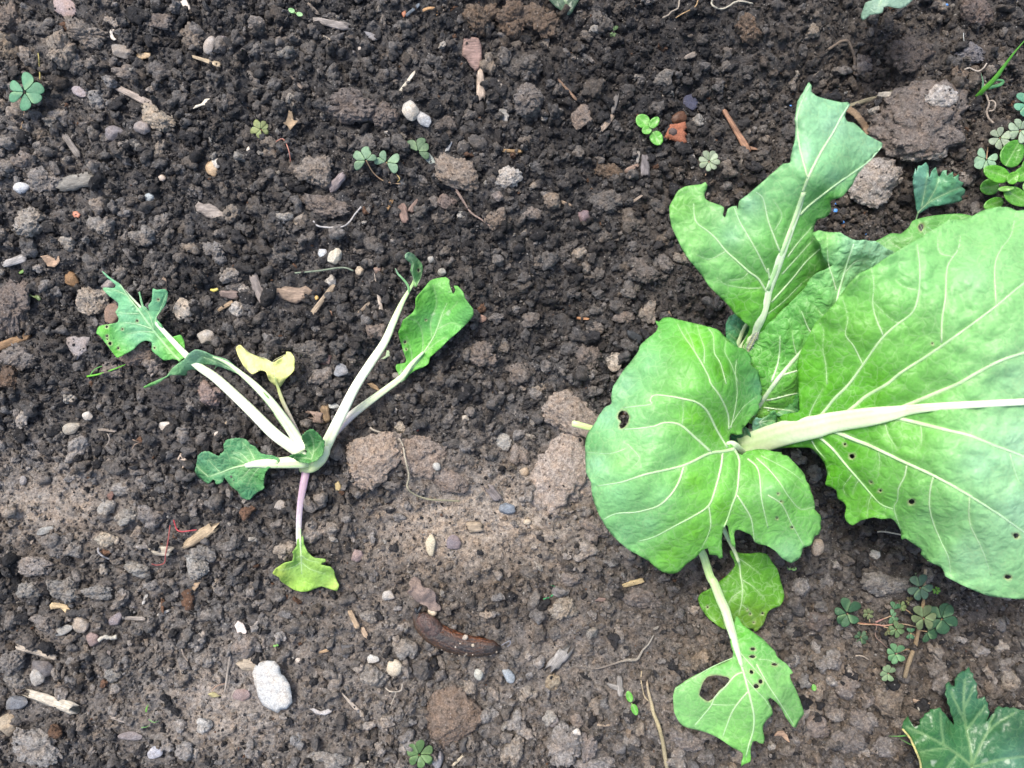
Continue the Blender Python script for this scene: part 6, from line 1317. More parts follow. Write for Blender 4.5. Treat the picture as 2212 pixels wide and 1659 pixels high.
    chip(0,2,[(920,960),(985,910),(985,960),(960,1010),(940,1005)],.0007,(.17,.10,.08),"small dark red brown flake beside the pale low clod",name='brown_flake',cat='flake')
    stick(0,2,1968,320,1915,410,24,(.50,.39,.26),"small tan splinter left of the white leaf stalk",name='splinter',cat='splinter')
    stick(0,2,845,395,1015,400,30,(.26,.22,.18),"long grey brown splinter on the crusted soil",name='splinter',cat='splinter')
    stick(0,2,1610,1390,1860,1225,92,(.40,.31,.20),"split tan wood chunk with deep grooves",jag=.9,flat=.6)
    stick(0,2,1320,1440,1475,1445,92,(.40,.35,.27),"layered pale wood flake crossed by a dark root",jag=.5)
    string(0,2,[(1500,1175),(1512,1215),(1530,1260),(1570,1275),(1640,1268),(1700,1260)],12,(.46,.07,.08),"curved crimson stem left of the purple stalk",name='red_shoot',cat='shoot',bumps=.1)
    string(0,2,[(1310,1555),(1360,1565),(1420,1545),(1432,1470),(1455,1340),(1470,1220)],11,(.30,.08,.07),"thin dark red stem over the layered wood flake",name='red_shoot',cat='shoot',bumps=.1,lift=.004)
    string(0,2,[(930,430),(945,470),(935,510),(900,555)],8,(.33,.29,.25),"fine pale rootlet near the forked one")
    string(0,2,[(1145,480),(1180,495),(1225,505),(1170,520),(1140,560)],9,(.26,.19,.14),"fine forked brown rootlet at left")
    string(0,2,[(850,1415),(850,1450),(890,1490),(950,1515)],16,(.30,.29,.29),"curved grey rootlet below the tan oblong stone")
    string(1,2,[(985,375),(1020,400),(1100,425),(1200,455),(1250,490),(1275,560),(1290,650),(1315,750),(1320,820),(1305,880),(1340,935),(1420,975),(1520,1000),(1640,1005),(1760,1012)],17,[(.34,.30,.24),(.38,.34,.27),(.28,.26,.18),(.20,.19,.12)],"long pale root string draped over the large tan lump",name='root_string',lift=.0075,excl=False)
    string(1,2,[(1900,1000),(1935,960),(1965,930)],15,(.16,.15,.13),"short dark end of root beyond the long root string",lift=.003)
    chip(1,2,[(680,860),(712,838),(735,880),(730,918),(690,920)],.0006,(.44,.34,.16),"small yellowish chip beside the tan lump",name='yellow_chip',cat='chip',mat=M_SHELL)
    stick(1,2,595,190,610,325,78,(.29,.20,.115),"brown papery husk between the leaf stalks",name='husk',cat='husk',jag=.3)
    stick(1,2,490,275,575,300,95,(.30,.215,.165),"frayed pinkish wood bit beside the papery husk",jag=.9)
    stick(1,2,1830,1235,1945,1235,92,(.33,.265,.19),"small ridged tan wood bit above the slate disc",jag=.3)
    stick(1,2,2000,880,2100,990,80,(.20,.175,.165),"grey fibrous wood near the pale craggy lump",jag=.8)
    chip(1,2,[(970,0),(1010,-10),(1050,20),(1078,70),(1040,50),(1000,35)],.0008,(.34,.23,.13),"small curled brown husk between the right stalks",name='husk',cat='husk',curl=.002)
    stick(0,3,160,588,478,722,58,(.48,.41,.32),"upper of the two pale broken sticks at lower left",name='stick',cat='stick',jag=.3)
    stick(0,3,228,1020,655,1130,112,(.50,.45,.36),"lower and thicker of the two pale broken sticks at lower left",name='stick',cat='stick',taper=(.6,1.1),jag=.7)
    stick(0,3,1992,575,1952,990,17,(.30,.265,.225),"upright grey straw left of the flat white stone",name='straw',cat='straw',jag=.1)
    stick(0,3,2080,755,2300,780,108,(.38,.32,.24),"peeling tan wood above the flat white stone",jag=.5)
    chip(0,3,[(440,250),(460,222),(520,235),(580,250),(612,290),(612,320),(590,342),(560,310),(520,280),(450,285)],.0007,(.50,.38,.22),"curled cream and orange leaf flake at lower left",name='leaf_scrap',cat='leaf scrap',curl=.0012)
    chip(0,3,[(2030,425),(2062,382),(2110,420),(2135,480),(2125,498),(2055,492)],.0007,(.68,.60,.54),"speckled white shell piece left of centre near the bottom",name='shell_fragment',cat='shell',mat=M_SHELL,curl=.0008)
    string(0,3,[(855,560),(900,525),(960,535),(1012,525)],36,(.48,.45,.38),"pale knobbly twist of root in the lower left gravel",name='root_twist',bumps=.7)
    stick(0,3,940,650,910,820,36,(.26,.22,.20),"grey brown splinter right of the two pale sticks",name='splinter',cat='splinter')
    stick(0,3,1060,365,1260,365,36,(.26,.23,.20),"grey splinter beside the purplish grey stone",name='splinter',cat='splinter')
    stick(0,3,1362,335,1460,302,26,(.46,.43,.38),"small white splinter near the lower left",name='splinter',cat='splinter')
    stick(0,3,955,1215,1100,1268,30,(.36,.31,.26),"tan splinter above the long grey flat stone",name='splinter',cat='splinter')
    stick(0,3,1270,160,1235,245,26,(.40,.39,.36),"pale splinter near the grey pebble at lower left",name='splinter',cat='splinter')
    string(0,3,[(1570,630),(1590,690),(1625,735)],14,(.30,.25,.20),"short curved brown rootlet at lower left")
    string(0,3,[(1830,995),(1860,960),(1900,940),(1945,930)],9,(.36,.24,.17),"thin tan rootlet meeting the upright straw")
    chip(0,3,[(1795,1020),(1840,1000),(1910,1035),(1870,1050),(1830,1050)],.0006,(.36,.32,.16),"olive yellow scrap at the foot of the upright straw",name='leaf_scrap',cat='leaf scrap')
    chip(0,3,[(1655,110),(1680,60),(1730,55),(1715,90),(1680,130)],.0006,(.42,.30,.19),"tan scrap beside the small blue bit",name='leaf_scrap',cat='leaf scrap')
    stick(1,3,755,1018,925,1222,44,(.50,.43,.35),"bundle of pale fibres below the cream veined pebble",name='fibre_strip',cat='fibre',taper=(.4,1),jag=.9)
    stick(1,3,815,310,880,455,48,(.38,.28,.18),"straw coloured rolled husk left of the pale clod",name='husk',cat='husk')
    stick(1,3,915,450,960,525,40,(.42,.31,.21),"small orange tan husk below the rolled one",name='husk',cat='husk')
    stick(1,3,545,665,625,640,26,(.38,.26,.15),"thin orange brown sliver left of the clods",name='splinter',cat='splinter')
    chip(1,3,[(465,1150),(500,1140),(560,1170),(620,1150),(665,1130),(650,1180),(600,1205),(520,1195)],.0010,(.38,.37,.36),"flaky white edged stone bit right of the flat white stone",name='stone_chip',cat='stone',mat=M_STONE)
    chip(1,3,[(735,600),(840,590),(838,640),(790,715),(750,700),(740,650)],.0014,(.085,.085,.088),"angular black chip left of the small white stone",name='slate_chip',cat='stone',mat=M_STONE)
    string(1,3,[(1120,970),(1155,995),(1210,1000),(1255,985),(1265,930)],12,(.42,.37,.30),"pale branching rootlet above the dark clover")
    string(1,3,[(1210,1000),(1190,1060),(1165,1110)],9,(.36,.32,.26),"fine side rootlet below the branching one")
    stick(1,3,1700,1640,1785,1555,26,(.48,.42,.31),"pale split husk near the bottom edge",name='husk',cat='husk')
    chip(1,3,[(915,1635),(930,1600),(978,1590),(970,1620),(930,1650)],.0007,(.52,.47,.38),"small cream curl at the bottom edge",name='pale_flake',cat='flake',mat=M_SHELL,curl=.0012)
    stick(2,3,965,78,1140,40,48,(.44,.34,.18),"hollow tan straw left of the round leaf stalk",name='straw',cat='straw')
    stick(2,3,340,790,465,630,105,(.28,.265,.245),"weathered grey wood splinter right of the milky pebble",jag=.8)
    stick(2,3,930,870,935,1030,46,(.26,.245,.225),"upright grey wood piece above the two-leaf seedling",jag=.5)
    stick(2,3,830,945,955,975,40,(.24,.225,.205),"leaning grey wood piece beside the upright one",jag=.5)
    string(2,3,[(1165,890),(1175,980),(1205,1100),(1225,1190),(1265,1290),(1300,1420),(1320,1540),(1345,1700)],36,[(.38,.30,.21),(.42,.36,.22),(.33,.28,.16),(.30,.26,.17)],"long dry tan stem running to the bottom edge",name='dry_twig',cat='twig',taper=[.4,.9,1,1],lift=.003,bumps=.15)
    string(2,3,[(1120,820),(1115,900),(1130,980),(1145,1040),(1180,1080)],12,(.38,.31,.2),"thin tan stem twisting beside the long dry one",name='dry_twig',cat='twig')
    string(2,3,[(520,780),(620,785),(730,800),(830,775),(920,745),(1000,725),(1080,720),(1130,640),(1180,590),(1225,510)],20,[(.20,.18,.15),(.20,.17,.14),(.28,.25,.2),(.3,.28,.24)],"crooked grey root with a fork below the tan straw",bumps=.5,taper=[.3,.6,.8,1.5,.8,.5])
    string(2,3,[(735,1285),(790,1292),(850,1285),(890,1265)],18,(.36,.28,.20),"small twisted rootlet above the wide pale clod")
    chip(2,3,[(715,215),(750,185),(812,190),(810,215),(760,225)],.0010,(.20,.14,.115),"reddish brown flake left of the wide brown clod",name='brown_flake',cat='flake')
    chip(3,3,[(50,1370),(80,1335),(130,1335),(165,1375),(178,1425),(150,1415),(120,1385),(70,1380)],.0008,(.36,.24,.16),"curled tan leaf scrap below the lowest leaf",name='leaf_scrap',cat='leaf scrap',curl=.0015)
    stick(3,3,1225,1070,1385,1105,32,(.36,.27,.20),"tan splinter left of the dark lobed leaf tip",name='splinter',cat='splinter')
    stick(3,3,1690,100,1560,190,38,(.22,.18,.14),"brown stick end under the huge leaf",name='stick',cat='stick')
    string(3,3,[(755,690),(810,690),(870,722)],11,(.44,.36,.27),"thin tan curl between the clover leaves")
    chip(3,3,[(1290,1130),(1320,1160),(1365,1175),(1360,1205),(1330,1235),(1300,1210),(1295,1170)],.0009,(.58,.56,.47),"small cream white flake at the edge of the lobed leaf",name='pale_flake',cat='flake',mat=M_SHELL,curl=.001)
    string(3,2,[(945,1278),(990,1275),(1060,1285),(1160,1305)],13,(.50,.45,.36),"pale curved straw under the edge of the huge leaf",name='straw',cat='straw',bumps=.1,lift=.004)
    string(3,2,[(250,555),(275,590),(290,640),(270,680)],10,(.46,.40,.28),"thin curled straw seen between the leaves",name='straw',cat='straw')
    # roots at top
    string(2,0,[(1742,-40),(1730,0),(1725,35),(1760,65),(1820,76),(1880,50),(1920,22),(1980,10),(2080,32)],15,(.45,.42,.33),"curved whitish root hanging in at the top edge",lift=.004,bumps=.15)
    string(2,0,[(1448,-30),(1442,40),(1430,75),(1380,100),(1350,130),(1300,155)],13,(.34,.29,.23),"thin grey root left of the curved whitish one",bumps=.15)
    string(2,0,[(1610,-10),(1590,50),(1540,85),(1470,120),(1415,155)],10,(.40,.27,.14),"thin orange brown root beside the grey one",bumps=.15)
    string(3,0,[(1700,600),(1740,588),(1810,615),(1860,590),(1890,545)],12,(.48,.42,.35),"thin white rootlet under the silvery lump")
    string(3,0,[(1880,700),(1865,760),(1890,830),(1910,900),(1890,960),(1905,1020),(1950,1065)],16,(.30,.25,.20),"tangled tan rootlet below the grass shoot")
    string(3,0,[(1900,880),(1940,870),(1965,900),(1950,950),(1910,960)],14,(.32,.27,.22),"loop of tan root below the grass shoot")
    string(3,0,[(1690,285),(1690,330),(1700,385)],7,(.40,.42,.40),"fine pale hair root above the silvery lump")
    # blue slug pellets
    for q in [(3,1,580,162,22),(3,1,643,260,18),(3,1,840,362,13),(3,1,590,100,13),(3,1,845,402,12)]:
        lab = {162:"largest bright blue pellet by the right edge of the upper leaf",260:"second largest bright blue pellet, below the largest",362:"small blue pellet just above the crinkled leaf edge",100:"small blue pellet just above the largest one",402:"small blue pellet nearest the crinkled leaf edge"}[q[3]]
        o = stone(*q[:4], q[4], q[4] * .85, 0, (.10, .30, .72), lab, style='pebble', name='blue_pellet', cat='pellet', hz=.8)
        o.data.materials[0] = M_PELLET; o["group"] = "blue slug pellets"
    for u, v, rr_, lab in [(195,915,12,"blue pellet left of the tip of the upper leaf"),(1545,42,15,"blue pellet near the top right corner"),(1147,160,13,"pale blue pellet under the grey green leaf scrap")]:
        o = stone(3,0,u,v,rr_,rr_*.8,0,(.10,.28,.66),lab,style='pebble',name='blue_pellet',cat='pellet',hz=.8); o.data.materials[0] = M_PELLET; o["group"] = "blue slug pellets"
EXCL.extend(STALKX)
debris()

# ------------------------------------------------------------------ the slug and what lies by its head
def slug():
    P = T(1,3,[(1385,300),(1400,345),(1440,400),(1500,460),(1570,510),(1650,550),(1740,580),(1840,602),(1940,615),(2040,618),(2105,622)])
    wd = [46, 110, 165, 190, 195, 192, 186, 176, 158, 120, 40]
    q = cr(P, 10); m = len(q); w = np.interp(np.linspace(0, 1, m), np.linspace(0, 1, len(wd)), wd) / 4 * S * .5
    base = np.mean([h1(a, b) for a, b in q]) + .002
    P3 = np.array([W(a, b, base + r * .62) for (a, b), r in zip(q, w)])
    n = 48
    V, F = tube_geo(P3, w, .74, n); V = np.array(V)
    i = np.arange(len(V)) // n; k = np.arange(len(V)) % n; t = i / (m - 1)
    # long wrinkles on the tail part
    ctrp = P3[i]
    rid = 1 + 1.8 * (.022 * np.sin(k * math.pi / 2 * 2.0 + 1.2 * vn(t * 9, k * .2, seed=2)) + .03 * vn(t * 22, k * .8, seed=4)) * np.clip((t - .25) * 8, 0, 1) + .02 * vn(t * 30, k * .5, seed=8)
    V = ctrp + (V - ctrp) * rid[:, None]
    a = 2 * math.pi * k / n
    # screen-up side of the body shows orange, crown dark brown, tail end black
    side = np.cos(a); top = np.sin(a)
    dark = np.array([.014, .009, .006]); br = np.array([.062, .026, .010]); org = np.array([.15, .045, .012])
    mixv = np.clip(.5 + .5 * vn(t * 14, k * .5, seed=12) + .25 * np.abs(side) - .1, 0, 1)[:, None]
    col = dark * (1 - mixv) + br * mixv
    og = np.clip((-side - .45) * 1.6, 0, 1)[:, None] * np.clip((t - .2) * 6, 0, 1)[:, None] * .8
    col = col * (1 - og) + org * og
    og2 = np.clip((side - .3) * 1.2, 0, 1)[:, None] * .7; col = col * (1 - og2) + np.array([.085, .042, .013]) * og2
    tl = np.clip((t - .8) * 5, 0, 1)[:, None]; col = col * (1 - tl) + np.array([.018, .014, .012]) * tl
    hd = np.clip((.12 - t) * 9, 0, 1)[:, None]; col = col * (1 - hd) + np.array([.02, .022, .027]) * hd
    gr = np.where((k + (3 * vn(t * 7, k * 0.0, seed=31)).astype(int)) % 3 == 0, .35, 1.25)[:, None]; gm = np.clip((t - .3) * 8, 0, 1)[:, None]
    col = col * (1 - gm + gr * gm)
    c0 = P3.mean(0); c0[2] = base - .001
    body = mesh("slug", V - c0, F, M_SLUG, True, col); body.location = c0
    tag(body, "glossy brown slug with orange flanks and grit stuck to its tail", "slug")
    # mantle: saddle over the front
    q2 = cr(T(1,3,[(1415,345),(1440,375),(1475,410),(1510,440),(1545,470),(1575,490)]), 8); m2 = len(q2)
    w2 = np.interp(np.linspace(0, 1, m2), [0, .15, .5, .85, 1], [70, 135, 175, 165, 90]) / 4 * S * .5
    P2 = np.array([W(a_, b_, base + r * .62 + .0012) for (a_, b_), r in zip(q2, w2)])
    V2, F2 = tube_geo(P2, w2, .80, 28); V2 = np.array(V2); kk = np.arange(len(V2)) % 28; tt = (np.arange(len(V2)) // 28) / (m2 - 1)
    V2 = P2[np.arange(len(V2)) // 28] + (V2 - P2[np.arange(len(V2)) // 28]) * (1 + .04 * vn(tt * 8, kk * .7, seed=6))[:, None]
    mc = np.array([.055, .026, .018]) * (1 + .7 * vn(tt * 8, kk * .6, seed=3))[:, None]
    mesh("mantle", V2 - c0, F2, M_SLUG, True, np.clip(mc, .008, 1), body)
    for u, v, e in [(1375, 280, -.2), (1425, 265, .3)]:
        p0 = np.array(W(*T1(1,3,1395,320), base + .004)); p1 = np.array(W(*T1(1,3,u,v), base + .0055))
        V3, F3 = tube_geo([p0, (p0 + p1) / 2, p1], [.0011, .0010, .0009], 1, 8)
        mesh("tentacle", np.array(V3) - c0, F3, M_SLUG, True, np.repeat([(.02, .025, .03)], len(V3), 0), body)
    rr = np.random.default_rng(8)
    for j in range(26):     # grit glued on the tail: individual grains
        tq = rr.uniform(.45, .98); ii = int(tq * (m - 1)); an = rr.uniform(-1.2, 1.9)
        pos = P3[ii] + (V[ii * n + int((an % 6.283) / 6.283 * n)] - P3[ii]) * 1.02
        vv, ff = lump(2, 60 + j, rough=.3, nod=0, fine=0); r_ = rr.uniform(.0003, .0009)
        g = mesh("grit_grain", vv * r_, ff, M_STONE, True, None, body); g.location = pos - c0; cc = rr.uniform(.18, .5); g.color = (cc, cc * .9, cc * .75, 1)
    for u, v, r_ in [(1810, 530, 26), (1875, 600, 16), (1770, 672, 15)]:
        x, y = T1(1,3,u,v); vv, ff = lump(3, int(u), rough=.2, nod=0, fine=.02)
        d = np.hypot(P3[:, 0] - W(x, y, base)[0], P3[:, 1] - W(x, y, base)[1]); jj = int(d.argmin()); zz = base + .62 * w[jj] + .74 * math.sqrt(max(0, w[jj] ** 2 - min(d[jj], w[jj]) ** 2))
        g = mesh("stuck_grain", vv * r_ / 4 * S, ff, M_STONE, True, None, body); g.location = np.array([*W(x, y, zz)[:2], zz]) - c0; g.color = (.36, .33, .28, 1)
    for px, py in q[::6]: EXCL.append((px, py, 20))
    # crumpled dead leaf touching the head
    ol = T(1,3,[(1325,60),(1350,20),(1385,5),(1425,35),(1430,75),(1470,100),(1530,125),(1560,180),(1555,225),(1590,255),(1600,300),(1560,300),(1500,290),(1480,260),(1420,240),(1370,210),(1350,180),(1305,140),(1345,110)])
    zz = base + .004
    o = empty("dead_leaf", W(*T1(1,3,1450,150), base)); tag(o, "crumpled pinkish brown dead leaf lying against the slug's head", "dead leaf")
    leaf(o, ol, [(x, y, zz) for x, y in ol[::3]] + [(*T1(1,3,1450,150), zz + .0035)], [(*ol[0], .22, .165, .135), (*ol[8], .26, .20, .17)], [], mat=M_ROOTY, step=2.6, puff=.0030, puffs=9, ruffle=.004, rufw=6, thick=.0006, name='blade')
    stone(1,3,1525,312,46,34,30,(.60,.54,.42),"cream coloured blob of slime between dead leaf and slug head",style='pebble',name='slime_blob',cat='slime',dz=.003)
    string(1,3,[(2120,600),(2160,575),(2195,560),(2195,590),(2170,612)],6,(.22,.23,.27),"shiny slime thread behind the slug tail",name='slime_thread',cat='slime',mat=M_SLIME,excl=False)
    EXCL.append((*T1(1,3,1440,140), 34))
M_ROOTY = plain("dead_leaf_skin", rough=.75, bump=.8, bs=1200, var=(.6, 1.3), dist=.0007)
slug()

# ------------------------------------------------------------------ weeds
def leaflet_heart(parent, ox, oy, oz, ang, L, col, org, tilt=0.0, name='leaflet', notch=.17, wid=.80, seed=0, mat=None):
    """heart-shaped leaflet whose base is at the clover centre; picture coordinates, ang in degrees"""
    a = math.radians(ang); rr = random.Random(seed)
    half = [(0, 0), (.16, .19), (.38, .42), (.62, .56), (.84, .58), (.98, .47), (1.03, .30), (1.0, .13), (1 - notch, 0)]
    def pt(l, w, s):
        k = wid / .58
        zx = oz + tilt * l * L * S - abs(w) * L * S * .28 + .0003 * math.sin(l * 5)
        px = ox + (l * math.cos(a) - s * w * k * math.sin(a)) * L; py = oy - (l * math.sin(a) + s * w * k * math.cos(a)) * L
        return np.array(W(px, py, zx)) - org
    V = []; F = []
    mid = [pt(l * (1 - notch), 0, 1) for l in np.linspace(0, 1, 5)]; mid = [m + np.array([0, 0, -.0004 * (1 - abs(i / 2 - 1))]) for i, m in enumerate(mid)]
    for s in (1, -1):
        b0 = len(V); V += mid; e0 = len(V); V += [pt(l, w, s) for l, w in half[1:-1]]
        ring = [b0] + list(range(e0, len(V))) + [b0 + 4, b0 + 3, b0 + 2, b0 + 1]
        cix = len(V); V.append(sum(V[i] for i in ring) / len(ring) + np.array([0, 0, .0004]))
        for i in range(len(ring)):
            t = (cix, ring[i], ring[(i + 1) % len(ring)]); F.append(t if s > 0 else t[::-1])
    cl = np.array([np.array(col) * rr.uniform(.9, 1.1) for _ in V])
    V = np.array(V)
    f0 = F[0]; nz = np.cross(V[f0[1]] - V[f0[0]], V[f0[2]] - V[f0[0]])[2]
    if nz < 0: F = [t[::-1] for t in F]
    o = mesh(name, V, F, mat or M_WEED, True, cl, parent)
    at = o.data.attributes.new("vein", 'FLOAT', 'POINT'); vv = np.zeros(len(V)); vv[:5] = .28; at.data.foreach_set("value", vv)
    md = o.modifiers.new("thick", 'SOLIDIFY'); md.thickness = .00035; md.offset = -1
    md2 = o.modifiers.new("smooth", 'SUBSURF'); md2.levels = 1; md2.render_levels = 1
    return o
def clover(c, r, u, v, R, rot, z, col, label=None, stem=None, parent=None, angs=(0, 120, 240), stemcol=(.40, .27, .16), tilt=.15, wid=.84):
    px, py = T1(c, r, u, v); L = R / 4.0
    zz = h1(px, py) + z
    loc = np.array(W(px, py, zz)); loc[2] -= z
    if parent is None:
        e = empty("clover", loc); tag(e, label, "clover"); org = loc
    else:
        e = bpy.data.objects.new("trifoliate_leaf", None); COL.objects.link(e); e.parent = parent; e.location = loc - worg(parent); e.empty_display_size = .005; org = loc
    for i, a in enumerate(angs):
        k = 1.0
        if isinstance(a, tuple): a, k = a
        rj = random.Random(int(px * 3 + py) + i); a += rj.uniform(-9, 9); k *= rj.uniform(.88, 1.08)
        leaflet_heart(e, px, py, zz + .0003 * i, rot + a, L * k, np.array(col) * (1 + .08 * (i - 1)), org, tilt + rj.uniform(-.22, .22), seed=int(px) + i, wid=wid * rj.uniform(.88, 1.05))
    if stem:
        pts = T(c, r, stem); q = [(px, py, zz - .0006)] + [(a, b, z0(a, b, .003 + z * .3 * (1 - (i + 1) / len(pts)))) for i, (a, b) in enumerate(pts)]
        s = tube("leaf_stem", q, [2.2, 2.2, 2.6], [stemcol], M_STALK, None, flat=1, n=6)
        s.parent = e; s.data.transform(Matrix.Translation(-Vector(org.tolist())))
    return e
def oval_leaf(parent, px, py, rx, ry, rot, z, cols, org=None, mat=None, name='leaf', cup=.002, seed=0, wavy=0, label=None):
    a = math.radians(rot); ol = []
    for t in np.linspace(0, 2 * math.pi, 15, endpoint=False):
        x, y = rx * math.cos(t), ry * math.sin(t) * (1 - .12 * math.cos(t)); ol.append((px + x * math.cos(a) + y * math.sin(a), py - x * math.sin(a) + y * math.cos(a)))
    tip = (px + rx * math.cos(a), py - rx * math.sin(a)); bs = (px - rx * math.cos(a), py + rx * math.sin(a))
    c3 = [(x, y, z + cup) for x, y in ol[::3]] + [(px, py, z)]
    L, _ = leaf(parent, ol, c3, [(px, py, *cols), (*tip, *(np.array(cols) * 1.1))], [([bs, (px, py), ((tip[0] * .9 + px * .1), (tip[1] * .9 + py * .1))], max(1.2, ry * .10), .6)], mat=mat or M_GLOSS, step=max(1.6, min(4, rx / 6)), puff=.0006 if rx > 15 else .0002, puffs=9, thick=.0004, seed=seed, name=name, grooved=.0003, label=label, veincol=(.36,.60,.22))
    return L
def weeds():
    gr = (.13, .30, .17)
    clover(0,0,210,795,148,-60,.010,(.10,.27,.15),"three-leaf blue green clover on a thin stem at the left edge",stem=[(215,900),(205,1000),(180,1120)],angs=(0,(112,.95),(232,.95)))
    string(0,0,[(345,690),(342,600),(335,500),(328,460)],10,(.42,.36,.12),"thin yellow stalk rising beside the blue green clover",name='thin_stalk',cat='stalk',lift=.004)
    e = clover(1,0,950,1385,115,178,.010,(.17,.28,.17),"folded grey green clover seen sideways near the top",stem=[(1020,1500),(1120,1570),(1250,1590)],angs=(0,(-125,.8),(-62,.95)))
    clover(1,0,1125,1400,105,0,.009,(.20,.32,.20),"pale half-folded clover right of the grey green one",stem=[(1180,1470),(1240,1540),(1225,1570)],angs=((0,1),(150,.9)),stemcol=(.4,.3,.12))
    clover(1,0,40,1115,84,40,.006,(.20,.23,.09),"little olive and red clover with a pink stem",stem=[(60,1190),(150,1230),(230,1200),(280,1290),(300,1400)],angs=((-40,.9),(50,.95),(120,1.05),(190,.9)),stemcol=(.46,.20,.15))
    chip(1,0,[(200,1055),(260,1050),(290,965),(318,975),(325,1040),(370,1050),(330,1090),(300,1130),(270,1085)],.0006,(.33,.24,.15),"withered tan weed star beside the little olive clover",name='withered_weed',cat='dry weed',curl=.002)
    clover(1,0,1400,1310,120,100,.005,(.10,.17,.09),"dull weed leaf between clods right of the folded clover",angs=((0,.9),(-100,.9)))
    chip(1,0,[(1435,1320),(1500,1325),(1545,1380),(1555,1455),(1520,1430),(1480,1400),(1455,1370)],.0006,(.24,.28,.25),"pale grey leaf flap hanging from the dull weed",name='leaf_scrap',cat='leaf scrap',mat=M_SHELL,curl=.001)
    clover(2,0,1705,1395,88,90,.008,(.30,.36,.25),"silvery patterned clover above the brown soil near the upper leaf",stem=[(1690,1460),(1670,1520)],angs=(0,(100,.95),(190,.95),(-65,1)),wid=.66)
    # corner clovers, right edge
    clover(3,0,2180,1125,105,80,.012,(.27,.36,.25),"pale clover at the right edge, upper of the pale ones",stem=[(2140,1280)],angs=(0,(110,1),(235,1)))
    clover(3,0,2004,1190,96,120,.010,(.28,.34,.24),"pale olive clover above the glossy rosette",stem=[(1980,1290)],angs=(0,(115,1),(238,1)))
    clover(3,0,1888,1375,108,150,.010,(.22,.37,.24),"speckled clover left of the glossy rosette",stem=[(1900,1265)],angs=(0,(95,.95),(195,.9)))
    clover(3,0,2235,900,100,100,.012,(.12,.33,.21),"blue green clover cut by the right edge",angs=(0,(120,1),(240,1)))
    # clover patch lower right
    p = empty("creeping_clover_plant", W(*T1(3,3,1250,450), h1(*T1(3,3,1250,450)))); tag(p, "creeping clover plant with many small leaves on reddish runners at lower right", "clover plant")
    bl, olv, dk = (.05,.135,.062), (.13,.17,.065), (.04,.12,.05)
    for q in [(685,325,112,75,.011,bl,[(780,410),(900,420)],((0,1.15),(115,1.05),(222,1.0))),(870,328,50,60,.005,(.20,.24,.11),[(880,400)],(0,120,240)),(1065,345,62,-60,.006,(.16,.33,.17),[(1000,370)],((0,1),(115,.95))),
              (1085,290,70,75,.006,(.09,.24,.11),None,((0,1),)),(1148,262,54,150,.006,(.20,.27,.11),[(1250,330)],(0,130,240)),(1315,100,125,100,.014,(.12,.22,.14),[(1340,200)],((0,1),(125,.9),(235,.9))),(1345,365,108,95,.013,(.16,.21,.095),[(1330,450)],((0,1.05),(112,.95),(240,1))),
              (1505,372,128,110,.012,bl,[(1420,420),(1310,440)],((0,1.1),(118,.9),(205,1.05),(-95,1))),(1375,480,98,-70,.009,dk,[(1310,470)],((0,1),(95,.9))),(1108,462,68,70,.007,(.15,.24,.10),[(1000,440)],(0,120,240)),(1030,470,48,-80,.005,(.20,.20,.09),None,((0,1),(90,.8))),
              (1232,495,54,80,.006,(.10,.25,.12),[(1290,520)],((0,1),(180,1))),(1105,672,90,70,.010,(.14,.31,.14),[(1180,640),(1250,615)],((0,1),(125,.9),(215,1.05))),(1038,842,74,60,.009,(.26,.38,.20),[(1090,900)],((0,1),(95,.85),(205,1))),
              (800,530,68,-80,.004,(.08,.16,.08),[(850,480)],((0,1),(110,1),(220,.8))),(1225,220,40,90,.003,(.16,.14,.06),None,((0,1),(120,.9)))]:
        u, v, R, rot, z, col, stem, an = q
        clover(3,3,u,v,R*.95,rot,z,tuple(np.array(col)*.72),None,stem,p,an)
    def runner(pts, w, col, name='runner', lift=.003):
        P = T(3,3,pts); tube(name, [(a, b, z0(a, b, lift)) for a, b in P], w, col, M_ROOT, p, flat=.9, n=8, bumps=.2)
    runner([(1362,-60),(1352,100),(1345,200),(1330,330),(1305,450),(1270,600),(1215,750),(1180,880)], [7,7,7,8,9,9,10,9], [(.40,.32,.22),(.36,.25,.14),(.26,.19,.11),(.20,.16,.10)], 'main_runner', .005)
    runner([(770,405),(850,415),(940,420),(1000,430),(1100,415),(1200,420),(1300,445)], [3,3,2.5], [(.44,.20,.11),(.42,.24,.18),(.4,.33,.2)])
    runner([(930,400),(1010,365)], [4,3], [(.36,.20,.17)]); runner([(940,430),(930,520),(990,580),(1030,620)], [2,1.6], [(.26,.18,.14)])
    runner([(1250,330),(1190,300),(1160,270)], [3,2], [(.34,.25,.10)]); runner([(1240,620),(1200,640)], [4,3], [(.46,.30,.10)])
    clover(3,3,1457,125,32,80,.004,(.16,.36,.05),"tiny bright green clover right of the dry brown runner",angs=(0,120,240))
    clover(1,3,1412,1545,118,0,.009,(.09,.17,.06),"dark green clover leaf near the bottom edge",stem=[(1360,1600),(1330,1670)],angs=((0,.95),(112,1.05),(190,.85),(-62,.95)),stemcol=(.40,.28,.12))
    clover(2,0,880,270,70,80,.003,(.10,.17,.07),"dull olive two-lobed seedling in the shaded soil at the top",angs=((0,.8),(180,.8)))
